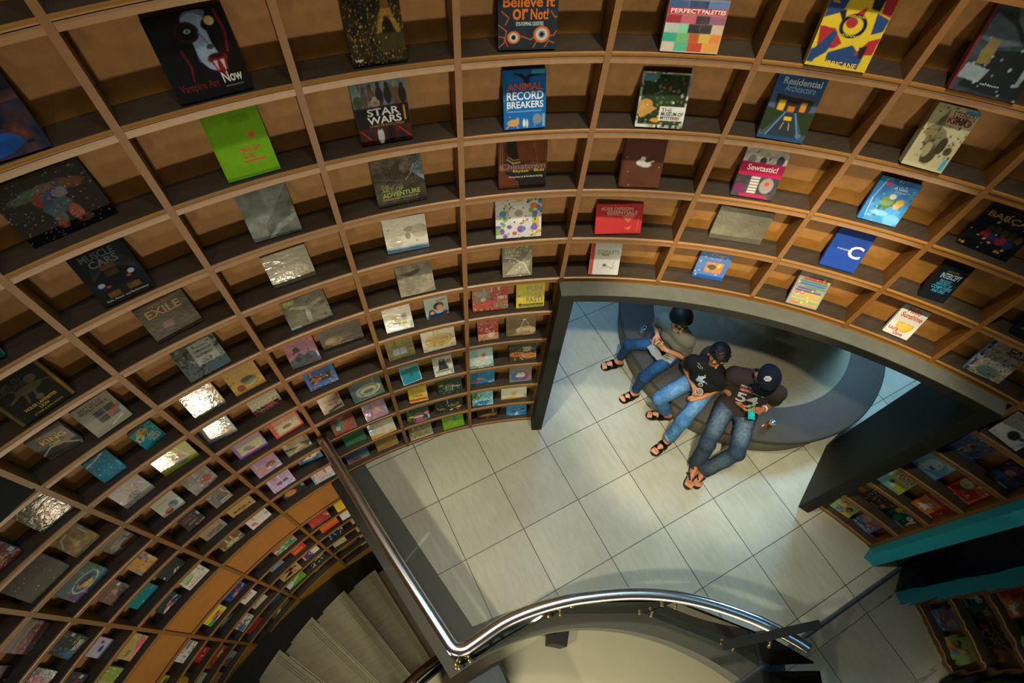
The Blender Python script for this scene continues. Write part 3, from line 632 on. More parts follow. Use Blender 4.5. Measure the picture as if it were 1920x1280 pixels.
k7|35.33|3.988|4.8|0.142|0.254|0.254|.035|11181c|n 18222a .5 5;t 26 74 70 79 7a8a2c GORDON CORERA;T 16 58 88 72 a8c8d8 INTERCEPT;T 26 47 70 55 3f94b8 THE SECRET;T 22 39 80 46 3f94b8 HISTORY OF;T 14 29 88 38 3f94b8 COMPUTERS;T 24 20 74 28 3f94b8 AND SPIES|black paperback with white and pale blue capital lettering
k6|34.83|3.998|-1.2|0.154|0.234|0.234|.025|d9d8cc|e 56 40 32 24 c9962c;r 0 46 100 66 d9d8cc;e 56 40 27 19 e0b43a;r 20 46 94 60 d9d8cc;S c98a1c 12 2 121;r 24 44 90 46 b98a2a;n cfcec0 .25 4;T 24 80 74 96 b8392a Hello;T 14 62 94 78 b8392a Sunshine;T 8 16 44 28 b8392a Laura;T 36 4 72 16 b8392a Dave|white paperback with red handwriting and half an orange slice
k6|27.16|3.990|4.1|0.214|0.262|0.262|.02|a09880|n aca48c .3 3;r 0 0 3 100 12a4b8;r 3 0 12 100 4a3a84;e 56 34 26 30 8f9088;p 8f9088 30 52 36 70 50 56;p 8f9088 62 58 76 72 84 48;S 2a2c2c 90 2.2 131;S c8cac0 60 1.8 132;S 6f9088 30 2.4 133;e 52 18 26 14 5f7a6c;S d0d2c8 40 1.8 134;S 2a2c2c 60 1.6 135;T 52 84 96 97 1c1c1c CAT;T 48 72 98 82 1c1c1c THERAPY|kraft-coloured book densely patterned in black and white with turquoise spine
k7|28.04|3.986|-0.4|0.144|0.200|0.200|.03|0d1311|n 131b18 .4 4;r 18 22 38 26 4a6a1c|nearly black book at the right edge, just above the patterned kraft book
k6|62.72|3.971|-0.1|0.200|0.237|0.237|.02|d4d8d4|n cdd2ce .3 3;r 0 0 13 100 c0453f;S e08a80 20 1.2 141;r 36 59 62 64 c99a3a;e 50 30 6 4 7a3a24;l 7a5a34 1.6 46 26 44 20;l 7a5a34 1.6 54 26 58 20;l 9a7a44 1.8 54 30 72 22 78 20 80 40;T 94 64 22 76 8fa89c STRANGE;t 60 60 38 63 3a2a14 TALES|white book with red spine and mirrored grey lettering
k8|99.92|3.969|-0.7|0.222|0.254|0.254|.025|0e1216|g 1c222a;e 55 56 40 26 2a303a;e 52 44 38 16 0a0d12;p 0a0d12 26 48 34 62 66 62 74 50;p 6a5024 36 62 38 70 62 70 64 62;r 38 49 62 60 3a2c18;e 20 38 6 4 9ab0c8;e 80 44 6 4 9ab0c8;e 30 32 4 2 b0442c;e 72 38 4 2 b0442c;r 20 12 42 22 6a4a22;r 58 14 82 24 6a4a22;n 0e1216 .3 8;T 16 84 78 97 5a6468 MUSCLE;T 24 70 76 83 6a7478 CARS;t 10 5 90 10 c8c4b4 Style, Power, and Performance|black book with a dark car seen head-on and headlights
k7|99.04|3.999|2.2|0.237|0.222|0.222|.03|3d3226|n 5a4a38 .6 5;n 241c14 .5 9;e 40 34 12 10 7a5a4a;l 8a6a2c 1 18 92 92 92;t 28 86 66 96 8a6a34 PATH OF;T 14 64 84 85 a07c34 EXILE;e 60 58 20 12 4a3a22;w|bronze-brown art book with jagged gold lettering in shrink wrap
k7|90.10|4.014|0.0|0.236|0.217|0.217|.03|77725c|n 8a8570 .6 6;n 5f5a46 .5 3;r 0 0 4 100 4a4738;T 22 40 78 54 bdb9a4 NELSON;T 10 22 88 38 bdb9a4 MANDELA;w|grey foil-wrapped square book with two rows of pale capitals
k6|90.27|3.991|-0.1|0.259|0.207|0.207|.025|6c6a52|n 8a8874 .6 7;p b8b8a8 44 10 54 10 56 50 90 70 90 78 52 64 20 76 14 70 46 54;n 4a4838 .5 5;r 0 0 24 8 b0bcc0;r 6 84 30 96 a8a024;T 8 86 28 96 b8b01c PE;S 3a3828 30 3 151;w|grey shrink-wrapped book with a pale branching shape, left of centre
k5|92.30|3.981|-3.2|0.192|0.189|0.230|.025|b0657f|g c27a90;p 3a4450 0 0 100 0 96 40 70 56 58 40 40 60 20 44 0 34;n 5a6478 .5 6;e 34 74 10 12 2a3038;e 30 32 9 12 20262c;e 64 34 12 14 2a3440;e 78 42 8 12 44606c;S 20242c 24 3 161;k 92 20 99 44;t 20 90 76 97 3a3a44 HEROIC|pink book with a dark crowd of figures
k5|88.43|4.020|-1.3|0.280|0.172|0.280|.03|3a382a|n 4a4836 .5 4;e 30 46 22 24 8a7446;e 24 50 14 14 a8905a;e 62 60 14 16 5a4c30;n 2a281c .4 8;t 24 16 74 24 b8a878 MASTERS OF SCIENCE;w|dark olive book with a golden lion head ornament
k4|91.82|4.004|-1.0|0.215|0.148|0.259|.045|2462ac|r 12 40 88 100 1c1a1a;e 36 70 14 12 8a5234;l 9a5c3a 2.4 24 60 52 90 70 76;r 14 34 88 52 3a5a8c;S b8542c 26 4 171;S d8c8a4 20 3 172;S 2a4a8a 14 3 173;r 78 12 96 24 c9d0d4;r 80 14 94 21 3a3e44;t 28 18 64 24 a8c0e0 Mission to the edge of space|blue book with a black and orange photo panel and barcode
k6|99.24|3.970|0.5|0.239|0.215|0.215|.025|7f8a86|r 0 0 60 100 59635f;S 2e3633 70 4 181;S 8a948e 40 3 182;r 36 32 88 96 a8b0a6;r 50 0 100 30 4a6468;S 2c4448 40 2.4 183;t 46 80 80 86 55605a modern;T 42 66 84 76 3d4a58 Contemporary;T 42 54 80 64 3d4a58 Architecture;t 46 44 70 50 55605a reader;T 46 34 70 41 3a4048 Hul More;w|silver-grey architecture book with dark printed texture
k5|97.67|3.996|0.3|0.199|0.184|0.239|.03|b8923c|n c9a44a .5 4;e 60 46 24 18 6a6244;e 54 54 20 10 3a3424;e 66 34 20 8 6a8478;e 26 26 13 15 8a3428;l d8d4a8 2 50 22 80 34;S 7a6a34 20 3 191;t 26 84 76 96 6a3420 NATTILL|gold-yellow book with a red pick and green shape
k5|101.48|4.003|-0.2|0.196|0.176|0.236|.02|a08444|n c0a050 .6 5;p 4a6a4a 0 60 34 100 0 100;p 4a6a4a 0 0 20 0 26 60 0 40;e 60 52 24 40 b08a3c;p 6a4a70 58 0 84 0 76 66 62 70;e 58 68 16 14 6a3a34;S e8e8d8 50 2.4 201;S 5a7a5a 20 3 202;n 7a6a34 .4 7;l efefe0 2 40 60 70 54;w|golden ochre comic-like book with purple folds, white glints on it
k4|97.58|4.039|2.2|0.205|0.138|0.246|.02|9c9484|r 0 48 100 100 c0b89a;S 4a4438 40 3 211;r 0 20 100 48 221c1c;r 0 0 100 26 a8282c;S e8e0c8 40 2.4 212;e 60 36 14 10 c0402c;T 20 12 80 26 d8cfc0 STORY;t 16 2 70 10 d8cfc0 FOUR;k 92 24 99 52;w|red and black book under a crinkled foil-like wrap
k4|102.49|4.016|-7.2|0.199|0.146|0.238|.025|7f9c88|g 94b4bc;e 30 44 20 24 a4562c;e 32 50 12 14 d8b08a;e 66 54 18 20 9a5a30;e 66 58 10 12 d8b48e;e 48 26 20 18 5a8a4a;e 22 18 18 16 6f5a94;r 0 0 100 10 4a2a6a;e 80 30 10 10 c83a34;S dcdcd0 30 2 221;n 8a8478 .3 7;k 90 30 99 52;w|picture book of two red-haired heads on pale green, dark purple base
k3|101.36|4.004|-1.6|0.218|0.136|0.262|.03|8f62b4|r 10 26 96 100 b4b084;r 14 32 92 96 c2c29a;e 40 66 14 16 7a8a98;e 50 46 14 8 cf4c44;S 7aa45a 12 4 231;S b4584a 8 3 232;r 0 0 100 20 7a449c;k 90 40 99 62|thick purple book with a pale yellow picture panel
k3|97.25|4.000|2.4|0.224|0.139|0.268|.03|c83c3a|r 14 18 94 100 b8a884;r 18 24 90 98 c4b892;e 50 60 16 14 8a5a34;S 7aa45a 12 4 241;S 9a4a34 12 4 242;S efe8e0 24 1.6 243;r 0 0 100 14 cf4040;w|thick red book with a beige picture panel, beside the purple one
k2|101.54|3.986|0.3|0.200|0.124|0.240|.025|a884b4|n c49a94 .6 4;e 66 66 20 22 6a4030;e 66 58 14 14 8f5e44;e 54 40 8 6 e8dcd4;p 1c78c4 30 0 100 22 100 6 70 0;e 30 50 20 22 b88864;S d8c8dc 30 2.4 251;S 8a5a9c 24 2.4 252;e 86 12 12 9 d8c0a0;k 90 34 99 62|lilac children's book with a brown cartoon face and blue base
k2|97.68|4.006|-0.3|0.209|0.106|0.250|.02|9c9470|n c4bc94 .6 4;p 3a3424 0 100 60 60 34 60 0 74;p 4a4430 60 96 100 84 100 30 84 20 78 56;n 2a2618 .5 8;l e8e4cc 2.4 30 16 60 60;k 90 22 99 44|sepia photo book of a pale track, third shelf above the stair railing
k1|101.64|3.977|-1.0|0.202|0.125|0.243|.025|c0a4c4|n b49ad0 .5 4;e 42 60 14 16 7a4a6a;e 66 64 14 14 584070;S 3a2c4c 24 3 261;S d86a94 14 3 262;S e8e0ec 30 3 263;p 1c8ad0 30 0 100 20 100 6 66 0;e 88 14 10 8 d8b8a0;k 90 30 99 54|lilac children's book crowded with small figures, blue curved base
k1|97.51|4.050|-9.0|0.210|0.200|0.200|.012|1c4c80|n c8bc9a .5 4;p d8ccac 16 30 50 60 90 66 70 30;S 1c1c1c 10 5 271;r 0 0 100 16 1c6ab8;k 84 46 98 66|thin blue and cream picture book leaning low beside the railing
k0|101.45|4.022|-3.2|0.217|0.220|0.220|.025|222a24|n 2a342c .4 4;e 34 36 26 20 b87a4a;e 34 36 22 16 c48a58;S 6a3f20 14 3 281;k 86 40 98 56|dark green book with a round biscuit picture
k0|97.44|3.992|-3.0|0.201|0.098|0.241|.03|c8b8b4|n d8c4bc .4 5;S 2f7ab8 30 3 291;S b84a5a 34 4 292;S e8e4e0 30 3 293;r 0 0 8 100 2f9cc0;r 0 0 100 8 2f9cc0;k 90 50 99 80|white speckled book with a turquoise spine, low beside the railing
k3|92.16|3.989|2.1|0.168|0.140|0.201|.025|b4a68c|n a0937a .5 5;S c0564a 20 5 301;p 4a4438 40 20 70 34 96 30 96 20 70 14 46 8;e 36 12 12 8 3a362e;r 0 0 100 4 7a725e;t 20 80 86 96 c05a4a ALICE IN;T 34 50 84 62 4a4030 World of Cars;w|beige poster-style book with red letters and a drawn car
k3|88.02|3.970|2.3|0.254|0.152|0.254|.03|4d6a68|n 5a7874 .5 5;e 54 58 40 40 bcb89c;e 54 58 30 30 4d6a68;e 54 58 26 26 bcb89c;e 54 50 18 12 4d5f5c;S 3a4c4a 24 3 311;S d8d6c4 30 1.6 312;w|slate green book with a round cream lace badge
k2|92.07|3.965|-1.9|0.197|0.140|0.237|.03|c4605a|e 40 60 34 34 4f8a68;e 64 40 26 30 c86a5c;S 8ab48a 20 4 321;e 24 46 10 16 e8dcc8;e 66 56 22 22 cf6f5e;S 3f6a50 14 3 322;r 90 10 98 50 7a8a84;w|coral red and green illustrated book
k2|88.00|3.963|1.4|0.199|0.140|0.239|.025|9a6a94|n a87aa4 .6 4;e 54 66 16 30 c49a8c;e 50 76 10 10 b88a4a;l e8dcc0 1.6 46 100 70 50 86 20;e 36 16 9 6 c9a84a;S c8a8c0 20 2 331;k 90 14 98 60;w|lilac book with a golden-haired figure in glossy wrap
k1|91.68|4.010|-3.1|0.197|0.086|0.237|.02|4f9f68|n 58a872 .3 3;r 88 30 94 40 3a7a50;r 0 0 3 100 3f8a58|plain mid-green book without lettering
k1|88.03|3.962|1.6|0.240|0.129|0.240|.02|d2cfc4|p d8a02c 0 0 100 0 100 10 82 30 66 12 44 26 24 30 0 40;e 52 84 14 12 d8c080;e 54 50 8 16 c4c884;e 52 88 8 8 d8a85a;n c8c4b4 .2 4;w|white book with a yellow-orange wavy lower edge and small figure
k0|92.39|3.998|-1.4|0.219|0.089|0.263|.025|5a96b4|r 0 0 100 40 d0802c;n 3f7494 .4 6;S 2a6a94 30 2.4 341;e 40 56 20 12 a82c44;e 34 62 8 8 8a2038;l 4a2a1c 2 30 44 22 8;l 4a2a1c 2 44 40 56 14;r 0 0 6 100 d88ab0;r 62 22 96 44 d8b85a;S e8c890 16 1.6 342|blue and orange book with a dark red bird, bottom shelf by the railing
k0|88.14|3.993|0.4|0.216|0.094|0.259|.03|bf9f54|n c9ac64 .4 4;l 4a3a1c 1 34 70 66 74;S 3a2c14 14 2.4 351;l 5a4824 .8 20 40 80 44;l 5a4824 .8 20 30 80 34;k 90 30 98 70;t 36 50 72 62 4a3818 THREE|tan yellow book with small black scribbles, bottom shelf
k7|80.75|4.006|-1.7|0.244|0.228|0.228|.03|d2d2c6|e 24 30 16 14 b0ae9c;e 60 64 14 8 8a7a54;e 84 54 20 20 a8a490;p 4a8ab8 0 0 100 0 100 14 0 16;S 6a8a4a 6 3 361;e 54 44 6 10 7a6a4a;l 3a5a8a 3 30 6 46 0;t 52 4 72 12 2a4a74 ITEM;n c0beb0 .3 5;w|white book scattered with drawn objects above a light blue base
k6|80.57|3.967|0.0|0.227|0.223|0.223|.03|8f8878|n b8b09c .7 5;n 6a6454 .5 8;p 55503f 6 70 36 60 60 66 70 80 34 74;w|silver book in crumpled foil wrap with faint markings
k5|82.87|3.988|-1.0|0.193|0.180|0.232|.025|cfcfc4|r 26 34 60 74 b4ae90;r 34 50 54 70 a09a78;r 62 44 84 80 a8a488;e 72 66 9 9 4a463a;r 30 26 56 44 8a8464;r 60 20 78 42 9a9470;l e8e8e0 2 10 90 60 96;k 90 10 98 34;w|white book with four small beige photos, shelf right of centre
k5|78.87|4.033|6.7|0.168|0.166|0.201|.025|aec2c2|e 34 74 20 20 9fc4b0;e 58 62 22 22 2a2a30;e 62 54 14 14 d8ac88;e 66 78 6 8 b8342c;r 10 0 90 26 2c4f9c;e 26 32 14 18 2a2a34;e 28 30 9 10 d8ac88;e 62 28 16 12 d0c4b0;e 86 14 8 8 b8342c;T 50 88 90 98 2c3a4c My Best|pale picture book with two cartoon children in blue and red
k4|83.30|4.002|0.7|0.204|0.153|0.244|.025|7d7a44|n a09a5c .6 7;S 4a5a2c 40 3 371;r 22 26 70 74 a8b4b8;r 45 26 48 74 7a7a5a;r 22 48 70 51 7a7a5a;S b4ac6a 40 2 372|olive floral book with a pale window picture
k4|79.11|3.991|2.2|0.257|0.163|0.257|.025|d2d0b8|e 50 60 42 40 c0a030;e 50 60 34 32 d4c878;e 50 60 30 28 b8962c;S 7a6420 40 2.4 381;S e0d080 30 2 382;e 90 14 8 8 d89a84;e 8 16 6 6 d8a08c;w|white book with a big yellow scalloped medallion
k3|82.81|3.973|5.6|0.161|0.153|0.193|.03|2096b2|r 0 0 100 100 dfe4e0;r 4 4 96 98 2096b2;n 1c8aa8 .3 4;e 54 52 10 14 4a6a74;S 1c5a74 16 1.6 391;T 16 86 84 92 134a60 THE MOST;T 14 72 88 82 134a60 MAGNIFICENT THING|turquoise book with a thin white border
k3|78.98|3.962|0.8|0.163|0.162|0.196|.025|d6d4c8|p 3a3a38 34 96 60 96 78 34 24 34;S 5a5a54 30 1.6 401;e 46 90 8 8 c09a80;e 80 78 14 12 c8746a;r 8 24 84 32 9a988c;S 2a2a28 40 1.2 402;t 10 20 84 30 55544e CELEBRATE;k 84 6 97 30|white newspaper-like book with a grey dress drawing
k2|82.57|3.977|-5.6|0.164|0.139|0.197|.03|dfb41e|r 0 12 100 28 c8302c;r 0 0 100 12 d8ac1c;S b8c8c8 14 4 411;S 3a4a44 10 3 412;T 24 84 74 96 4a3a14 One;t 20 64 84 80 b06a1c Simple;T 24 44 74 60 3a2c10 Idea;k 86 24 97 44|yellow book with a red stripe across its foot
k2|78.45|3.977|-2.1|0.216|0.125|0.259|.03|1c201c|n 2c322c .5 6;r 30 30 62 90 4a504a;S c9c8b8 40 1.6 421;e 44 74 9 12 7a5a44;r 8 84 22 98 a89a2c;l b8bcb4 1.4 34 86 34 30;l b8bcb4 1.4 60 86 60 30;T 64 60 92 74 b8bab0 Noise|black book with chalk-white lines and a small yellow corner
k1|83.13|3.962|-3.6|0.214|0.138|0.257|.025|2e342e|S 5a8a3a 16 4 431;S a83a6a 16 4 432;S c9b43a 10 3 433;e 54 70 20 22 5a4c48;e 52 50 22 10 c8b8b0;p b04a74 34 0 74 0 66 46 40 46;e 20 60 14 10 8aa83a;e 88 70 10 12 d86a94;T 30 4 84 18 8a3a9a LADDER;k 90 20 99 54|dark book of bright painted leaves with a pink dress
k1|78.79|3.990|-1.1|0.265|0.105|0.265|.025|1e211c|S b8a83a 20 2.4 441;S c9c9bc 26 2 442;e 84 36 9 12 c99a3a;e 56 14 7 8 d0c8a8;e 22 44 10 10 6a7274;T 44 62 84 76 c99a34 SUENO;l d8a83a 2 60 90 96 98;S 8a7434 20 2 443|black book dotted with gold and white planets
k0|83.24|3.966|0.6|0.233|0.120|0.233|.03|8f8a5c|n a8a47a .6 6;S 5a6a3a 30 4 451;S c0a06a 20 3 452;S d8d4b8 20 2 453;r 0 0 100 11 dcdac8;k 88 24 97 54|olive floral book with a white lower band, bottom shelf
k0|78.45|3.972|2.1|0.216|0.118|0.259|.02|72b028|n 7cba34 .4 4;e 40 88 20 10 c8a48a;S d8c83a 10 3 461;e 60 92 14 10 3f9a8a;e 26 78 8 8 c86a54;e 56 40 10 8 9ac85a|bright green picture book, bottom shelf beside the doorway side
k6|71.05|3.979|-0.1|0.197|0.227|0.227|.03|908c72|n 6a6650 .6 4;p c4c0a8 10 8 40 40 70 52 96 90 100 60 80 10;n 57543f .4 7;l e6e4d4 3 14 64 40 60 74 40 92 6;S e8e8dc 30 2 471;r 8 84 44 97 a8a694;t 10 88 40 96 3a382c 21ST;T 10 76 64 84 c4c2b0 CENTURY;T 10 66 56 74 c4c2b0 DESIGN;w|silver-grey design book with crinkled wrap glare, middle shelf
k5|73.49|3.998|-1.6|0.256|0.184|0.256|.025|a8442c|r 0 0 6 100 d0622c;r 6 50 50 100 8a8474;r 50 60 100 100 b03a38;r 70 56 96 70 d0ccc0;e 44 34 26 20 b03a34;r 60 10 100 40 7a6a54;S c8bca4 24 3 481;S 4a3428 24 3 482;e 30 60 7 9 d8d0c4;l 5a3020 2 34 20 30 4;r 8 76 40 96 9a9484|book with a photo of a red interior and armchair
k5|69.34|3.990|1.4|0.206|0.198|0.247|.025|d6c81c|n cfc01a .3 4;S 6a6a5a 6 4 491;r 12 6 96 18 2a2a1c;e 16 70 8 6 c8c8b0;e 16 40 7 6 c8c8b0;r 8 8 20 22 4a4a34;T 38 74 90 98 4a4a3c FUN;t 40 52 86 70 5a5a48 Food;T 36 24 92 48 3f3f34 FAST!;t 16 8 92 14 c8bc3a WORKING|yellow cookbook with big dark lettering beside the black doorway frame
k4|73.64|3.987|-0.9|0.161|0.181|0.193|.025|c04a44|n c85a50 .4 4;r 0 0 100 40 c88a74;r 0 34 100 44 8a2c2c;S e8d8c4 30 3 501;S 5a2420 24 3 502;e 62 24 14 14 d8c4ac;S 3a2420 8 3 503;t 6 84 90 94 8a2c2c THE MYSTERY|red and cream illustrated book with a pale skull
k4|69.94|3.994|-0.2|0.232|0.175|0.232|.025|6a5a34|n 8a784a .5 5;e 66 30 34 26 c4b48a;l d8ccac 3 44 30 54 70 60 92;e 60 92 7 5 e0d4b4;l d0c49c 2.4 84 36 76 60 70 80;S 4a3c20 24 3 511;p a89462 10 4 60 30 96 8|sepia book of two long-necked white birds
k3|74.47|3.965|-1.2|0.206|0.169|0.247|.02|b8ccd4|n c8d4d4 .5 5;e 50 62 18 18 d8c4b8;e 62 76 8 10 c8705a;e 36 72 8 8 8aa8b8;r 0 0 100 18 8a8a88;S e8ecec 20 4 521;T 26 10 86 22 d8d8c8 POP-UP;k 90 16 98 40|pale blue white pop-up book with a rabbit-like shape
k3|69.36|3.981|0.9|0.230|0.154|0.230|.03|4a3c30|n 2e241c .5 5;e 26 50 24 18 c87a4a;e 74 34 28 18 d89a64;e 74 34 22 13 c84f34;e 26 50 18 12 b8482c;S e0c890 24 2.4 531;S 6a9a4a 14 2 532;l e8dcb4 2 40 28 50 6;r 52 66 78 98 d0b884;T 54 70 76 94 6a4a24 BAO|brown food book with two bowls of noodles
k2|74.20|4.011|-2.6|0.221|0.121|0.265|.025|1f76b4|n 1766a8 .5 4;e 40 62 12 10 d88a3a;e 54 52 10 8 c87a5a;S c8602c 8 4 541;e 20 30 14 12 b83a34;S 3aa0c8 20 3 542;e 80 20 8 8 d8a86a;k 90 10 98 40|deep blue sea picture book with orange and red specks
k2|69.26|3.983|1.6|0.202|0.140|0.243|.025|75727a|n 807d84 .4 4;e 46 62 26 34 3f7a4a;e 70 60 26 34 b84a44;e 60 40 26 30 7a3a84;e 30 44 22 30 3a5a94;e 50 60 22 28 75727a;T 34 66 66 78 e0dee0 THE;T 30 54 70 66 e0dee0 YEAR OF;T 28 42 72 54 e0dee0 GEEK|grey book with overlapping coloured circles, shelf by the doorway
k1|74.21|3.972|-3.7|0.201|0.140|0.242|.025|6fa8c4|n 8fc4d0 .5 4;p 4a8a4a 0 100 50 100 30 60 0 60;p 1f6aac 0 0 60 0 90 40 50 50 20 30;S 3a7a4a 24 4 551;S c8dce0 20 4 552;S 7a5a3a 8 3 553|blue and green landscape picture book, low beside the doorway
k1|69.78|4.003|1.4|0.246|0.116|0.246|.02|d6d0bc|p d89a2c 0 0 100 0 100 24 70 14 40 28 0 14;e 50 80 14 16 d8b070;e 50 60 7 20 c8a44a;n c8c2ac .2 4;k 90 14 98 46|white and orange book with a round sun-like figure, low by the doorway
k0|73.40|3.999|-0.2|0.209|0.088|0.251|.03|3e2c20|n 2c1f16 .5 4;e 50 60 34 30 b8743a;e 50 50 34 10 6a8a3a;e 48 40 32 12 7a3420;S d8c060 14 3 561;e 84 66 12 16 8a7a4a|brown burger photo cookbook, bottom shelf
k0|69.10|3.991|2.6|0.207|0.108|0.249|.025|4a94cc|p 1c5fa8 20 100 48 60 30 30;p 2a6fb4 60 100 88 90 80 60;p 14447c 74 96 92 84 84 70;p d0e0e8 50 60 62 6 40 6;p 1f66ac 0 30 34 4 0 0;p 2a78c0 70 40 100 50 100 6 80 2;S c8dce8 16 4 571|blue and white book of sharp triangular shards
k8|108.39|4.000|-9.0|0.151|0.102|0.102|.03|10403e|n 0c2a2c .6 4;e 60 40 30 30 145a6a|dark teal book cut by the left edge
k7|108.47|3.972|2.4|0.255|0.237|0.237|.04|0d1110|n 121715 .4 4;r 93 0 98 100 8a6a1c;S 3a2c10 40 1.2 581;r 2 0 7 100 6a5418;n 0d1110 .25 20;e 56 62 22 9 4a452c;e 70 78 9 8 5a5436;l 4a452c 4 40 60 20 52;l 4a452c 4 60 56 56 36;l 4a452c 4 46 56 40 36;l 4a452c 3 40 66 26 84 36 90;l 4a452c 3 74 66 90 58;e 58 36 6 6 5a5234;T 24 22 80 29 b8962c HOUSE LANNISTER;T 44 14 60 20 b8962c LION;t 28 6 80 10 b8962c 3D MASK & WALL MOUNT;t 8 84 62 93 2a2c24 GAME OF;t 8 74 70 83 2a2c24 THRONES|large black box book with a lion emblem and gold edging
k6|107.03|3.983|2.4|0.192|0.209|0.209|.025|a9a48a|n b4af94 .3 3;r 34 48 60 66 4a4a54;r 62 48 88 66 4f5048;r 34 28 60 46 50504a;r 62 28 88 46 5a6478;n a9a48a .15 6;p b06a44 58 30 96 44 98 56 64 44;l e8e6d8 3 50 10 84 20;t 14 84 76 92 4a3a34 BATTLES OF;T 10 74 84 83 4a3a34 WORLD WAR II;t 30 68 72 71 7a745e A PHOTOGRAPHIC HISTORY;k 92 22 99 44;w|beige war history book with four small grey photographs
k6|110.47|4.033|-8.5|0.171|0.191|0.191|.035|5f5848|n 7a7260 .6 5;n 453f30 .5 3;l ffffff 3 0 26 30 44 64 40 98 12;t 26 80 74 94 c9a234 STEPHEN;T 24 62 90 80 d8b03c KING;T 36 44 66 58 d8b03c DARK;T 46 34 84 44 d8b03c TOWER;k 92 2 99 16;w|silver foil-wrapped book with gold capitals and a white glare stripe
k5|106.39|4.023|9.0|0.134|0.166|0.166|.03|15a0ae|n 1c8c9c .4 4;e 42 76 24 18 c4b02c;e 46 80 12 8 c88a5a;e 18 60 17 15 d8dcd0;e 18 60 13 11 c8ccc0;e 18 60 5 6 2a2c28;S 10302c 20 4 591;S c88a5a 8 3 592;T 40 62 86 74 1c1c1c DOGGY;T 46 44 76 56 d0d4c8 OH!;T 40 28 90 42 d0d4c8 COMPLETE;T 50 14 92 26 d0d4c8 STORY|turquoise book with a round white badge and stacked lettering
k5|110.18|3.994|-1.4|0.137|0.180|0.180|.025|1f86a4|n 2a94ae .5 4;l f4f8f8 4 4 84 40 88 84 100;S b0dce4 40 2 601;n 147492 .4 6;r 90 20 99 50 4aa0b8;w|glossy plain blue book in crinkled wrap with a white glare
k4|106.69|4.022|-4.0|0.235|0.147|0.235|.02|a9b52c|n 9aa824 .4 4;e 44 62 26 20 c0b480;e 60 62 14 16 b8382c;l e8ecd0 2 70 100 80 40;l e8ecd0 2 64 70 98 46;e 52 34 14 10 6a8a94;e 60 20 16 6 7a7a4a;S 3a7a44 16 2.4 611;p c4c86a 6 20 40 36 30 50 10 44;w|lime yellow book with a red dot and white lines
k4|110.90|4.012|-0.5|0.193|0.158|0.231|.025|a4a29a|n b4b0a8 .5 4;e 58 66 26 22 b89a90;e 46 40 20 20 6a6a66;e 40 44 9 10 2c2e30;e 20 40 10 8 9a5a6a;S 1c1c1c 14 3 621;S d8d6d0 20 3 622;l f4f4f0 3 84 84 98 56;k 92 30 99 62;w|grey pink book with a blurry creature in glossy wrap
k3|106.85|3.995|7.1|0.187|0.143|0.224|.025|9c968a|n c0baae .6 5;e 66 46 24 26 b8604a;S e0dcd0 20 4 631;n 7a7468 .4 8;k 92 28 99 56|grey marbled book with a red patch
k3|110.42|4.003|-4.5|0.160|0.145|0.192|.025|cfc9b4|e 66 44 20 22 4a7a9a;p 3a6a8c 50 54 66 64 84 54 66 42;p 7a9a6a 50 54 50 30 66 20 66 42;e 36 22 18 16 a03a3c;p c05a5a 22 30 36 38 52 30 36 20;t 16 82 66 92 3a3a34 by Design;S 6a6a5c 14 1 641;k 90 36 98 66|cream book with a blue cube and a red cube
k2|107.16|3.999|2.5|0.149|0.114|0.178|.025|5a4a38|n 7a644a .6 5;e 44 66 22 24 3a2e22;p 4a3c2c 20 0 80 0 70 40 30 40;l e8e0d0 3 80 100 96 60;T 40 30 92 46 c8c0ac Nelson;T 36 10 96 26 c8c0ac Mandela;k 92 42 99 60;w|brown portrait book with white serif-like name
k2|110.56|3.995|1.7|0.142|0.142|0.170|.025|24241e|n 2c2c26 .4 4;t 18 84 76 92 a8322c ALL IT TAKES;t 14 72 72 80 a8322c BE BOLD A;t 14 60 78 70 a8322c LITTLE ROUGH;r 24 44 76 46 b8b4a4;r 24 36 66 38 b8b4a4;T 44 4 98 22 b83430 SLAM;k 88 56 99 82|black book with red capitals and a pale sticker
k1|106.75|4.027|-2.6|0.210|0.091|0.252|.035|b89a5c|r 0 0 100 14 a8342c;n c4a86c .3 4;r 10 50 92 54 6a5228;e 52 34 5 6 5a3a1c;T 86 66 16 90 2a2016 LEM;t 88 56 12 64 3a2c1c MAINTENANCE;k 86 40 98 72|tan book with upside-down lettering and red foot, above the orange band
k1|110.45|4.024|-0.3|0.191|0.103|0.229|.03|9c8a74|n b49e88 .5 4;r 0 0 100 20 8ab0b4;S 5a3a2c 20 3 651;e 90 70 8 14 3a8ab4;T 16 56 84 78 3a2a20 WEAPONS;T 20 30 86 52 3a2a20 FITNESS;k 88 56 99 76|taupe book with two rows of bold dark capitals
k0|106.65|4.005|2.3|0.195|0.100|0.234|.025|dcd8c8|e 20 56 12 20 cf6a7a;p cf5f70 10 76 30 60 36 20 24 14 28 44 10 60;S d88a94 12 3 661;k 84 62 97 90|white book with a pink ribbon, above the orange band
k0|110.54|4.019|-3.3|0.208|0.089|0.249|.025|76603a|n 5a4828 .5 5;e 50 56 30 34 c0b088;S 6a5a34 34 4 671;S d8ccac 34 3 672;k 84 66 97 88|bronze book with a cream scrollwork ornament
m1|107.50|3.995|-0.7|0.245|0.096|0.245|.03|c04a38|r 6 8 94 92 1c8a58;n 2f9a64 .4 4;S e0d8c0 12 6 681;S c85a3a 12 5 682;S 2a4a8a 6 4 683;T 10 50 50 74 d8d0b8 FLUSH;k 86 56 98 84|green picture book with a red border, just under the orange band
m1|110.98|4.012|-5.8|0.144|0.220|0.220|.03|14150f|n 1f201a .4 4;r 10 24 60 28 2c2c26;k 84 66 98 90|almost black book with a white sticker, just under the orange band
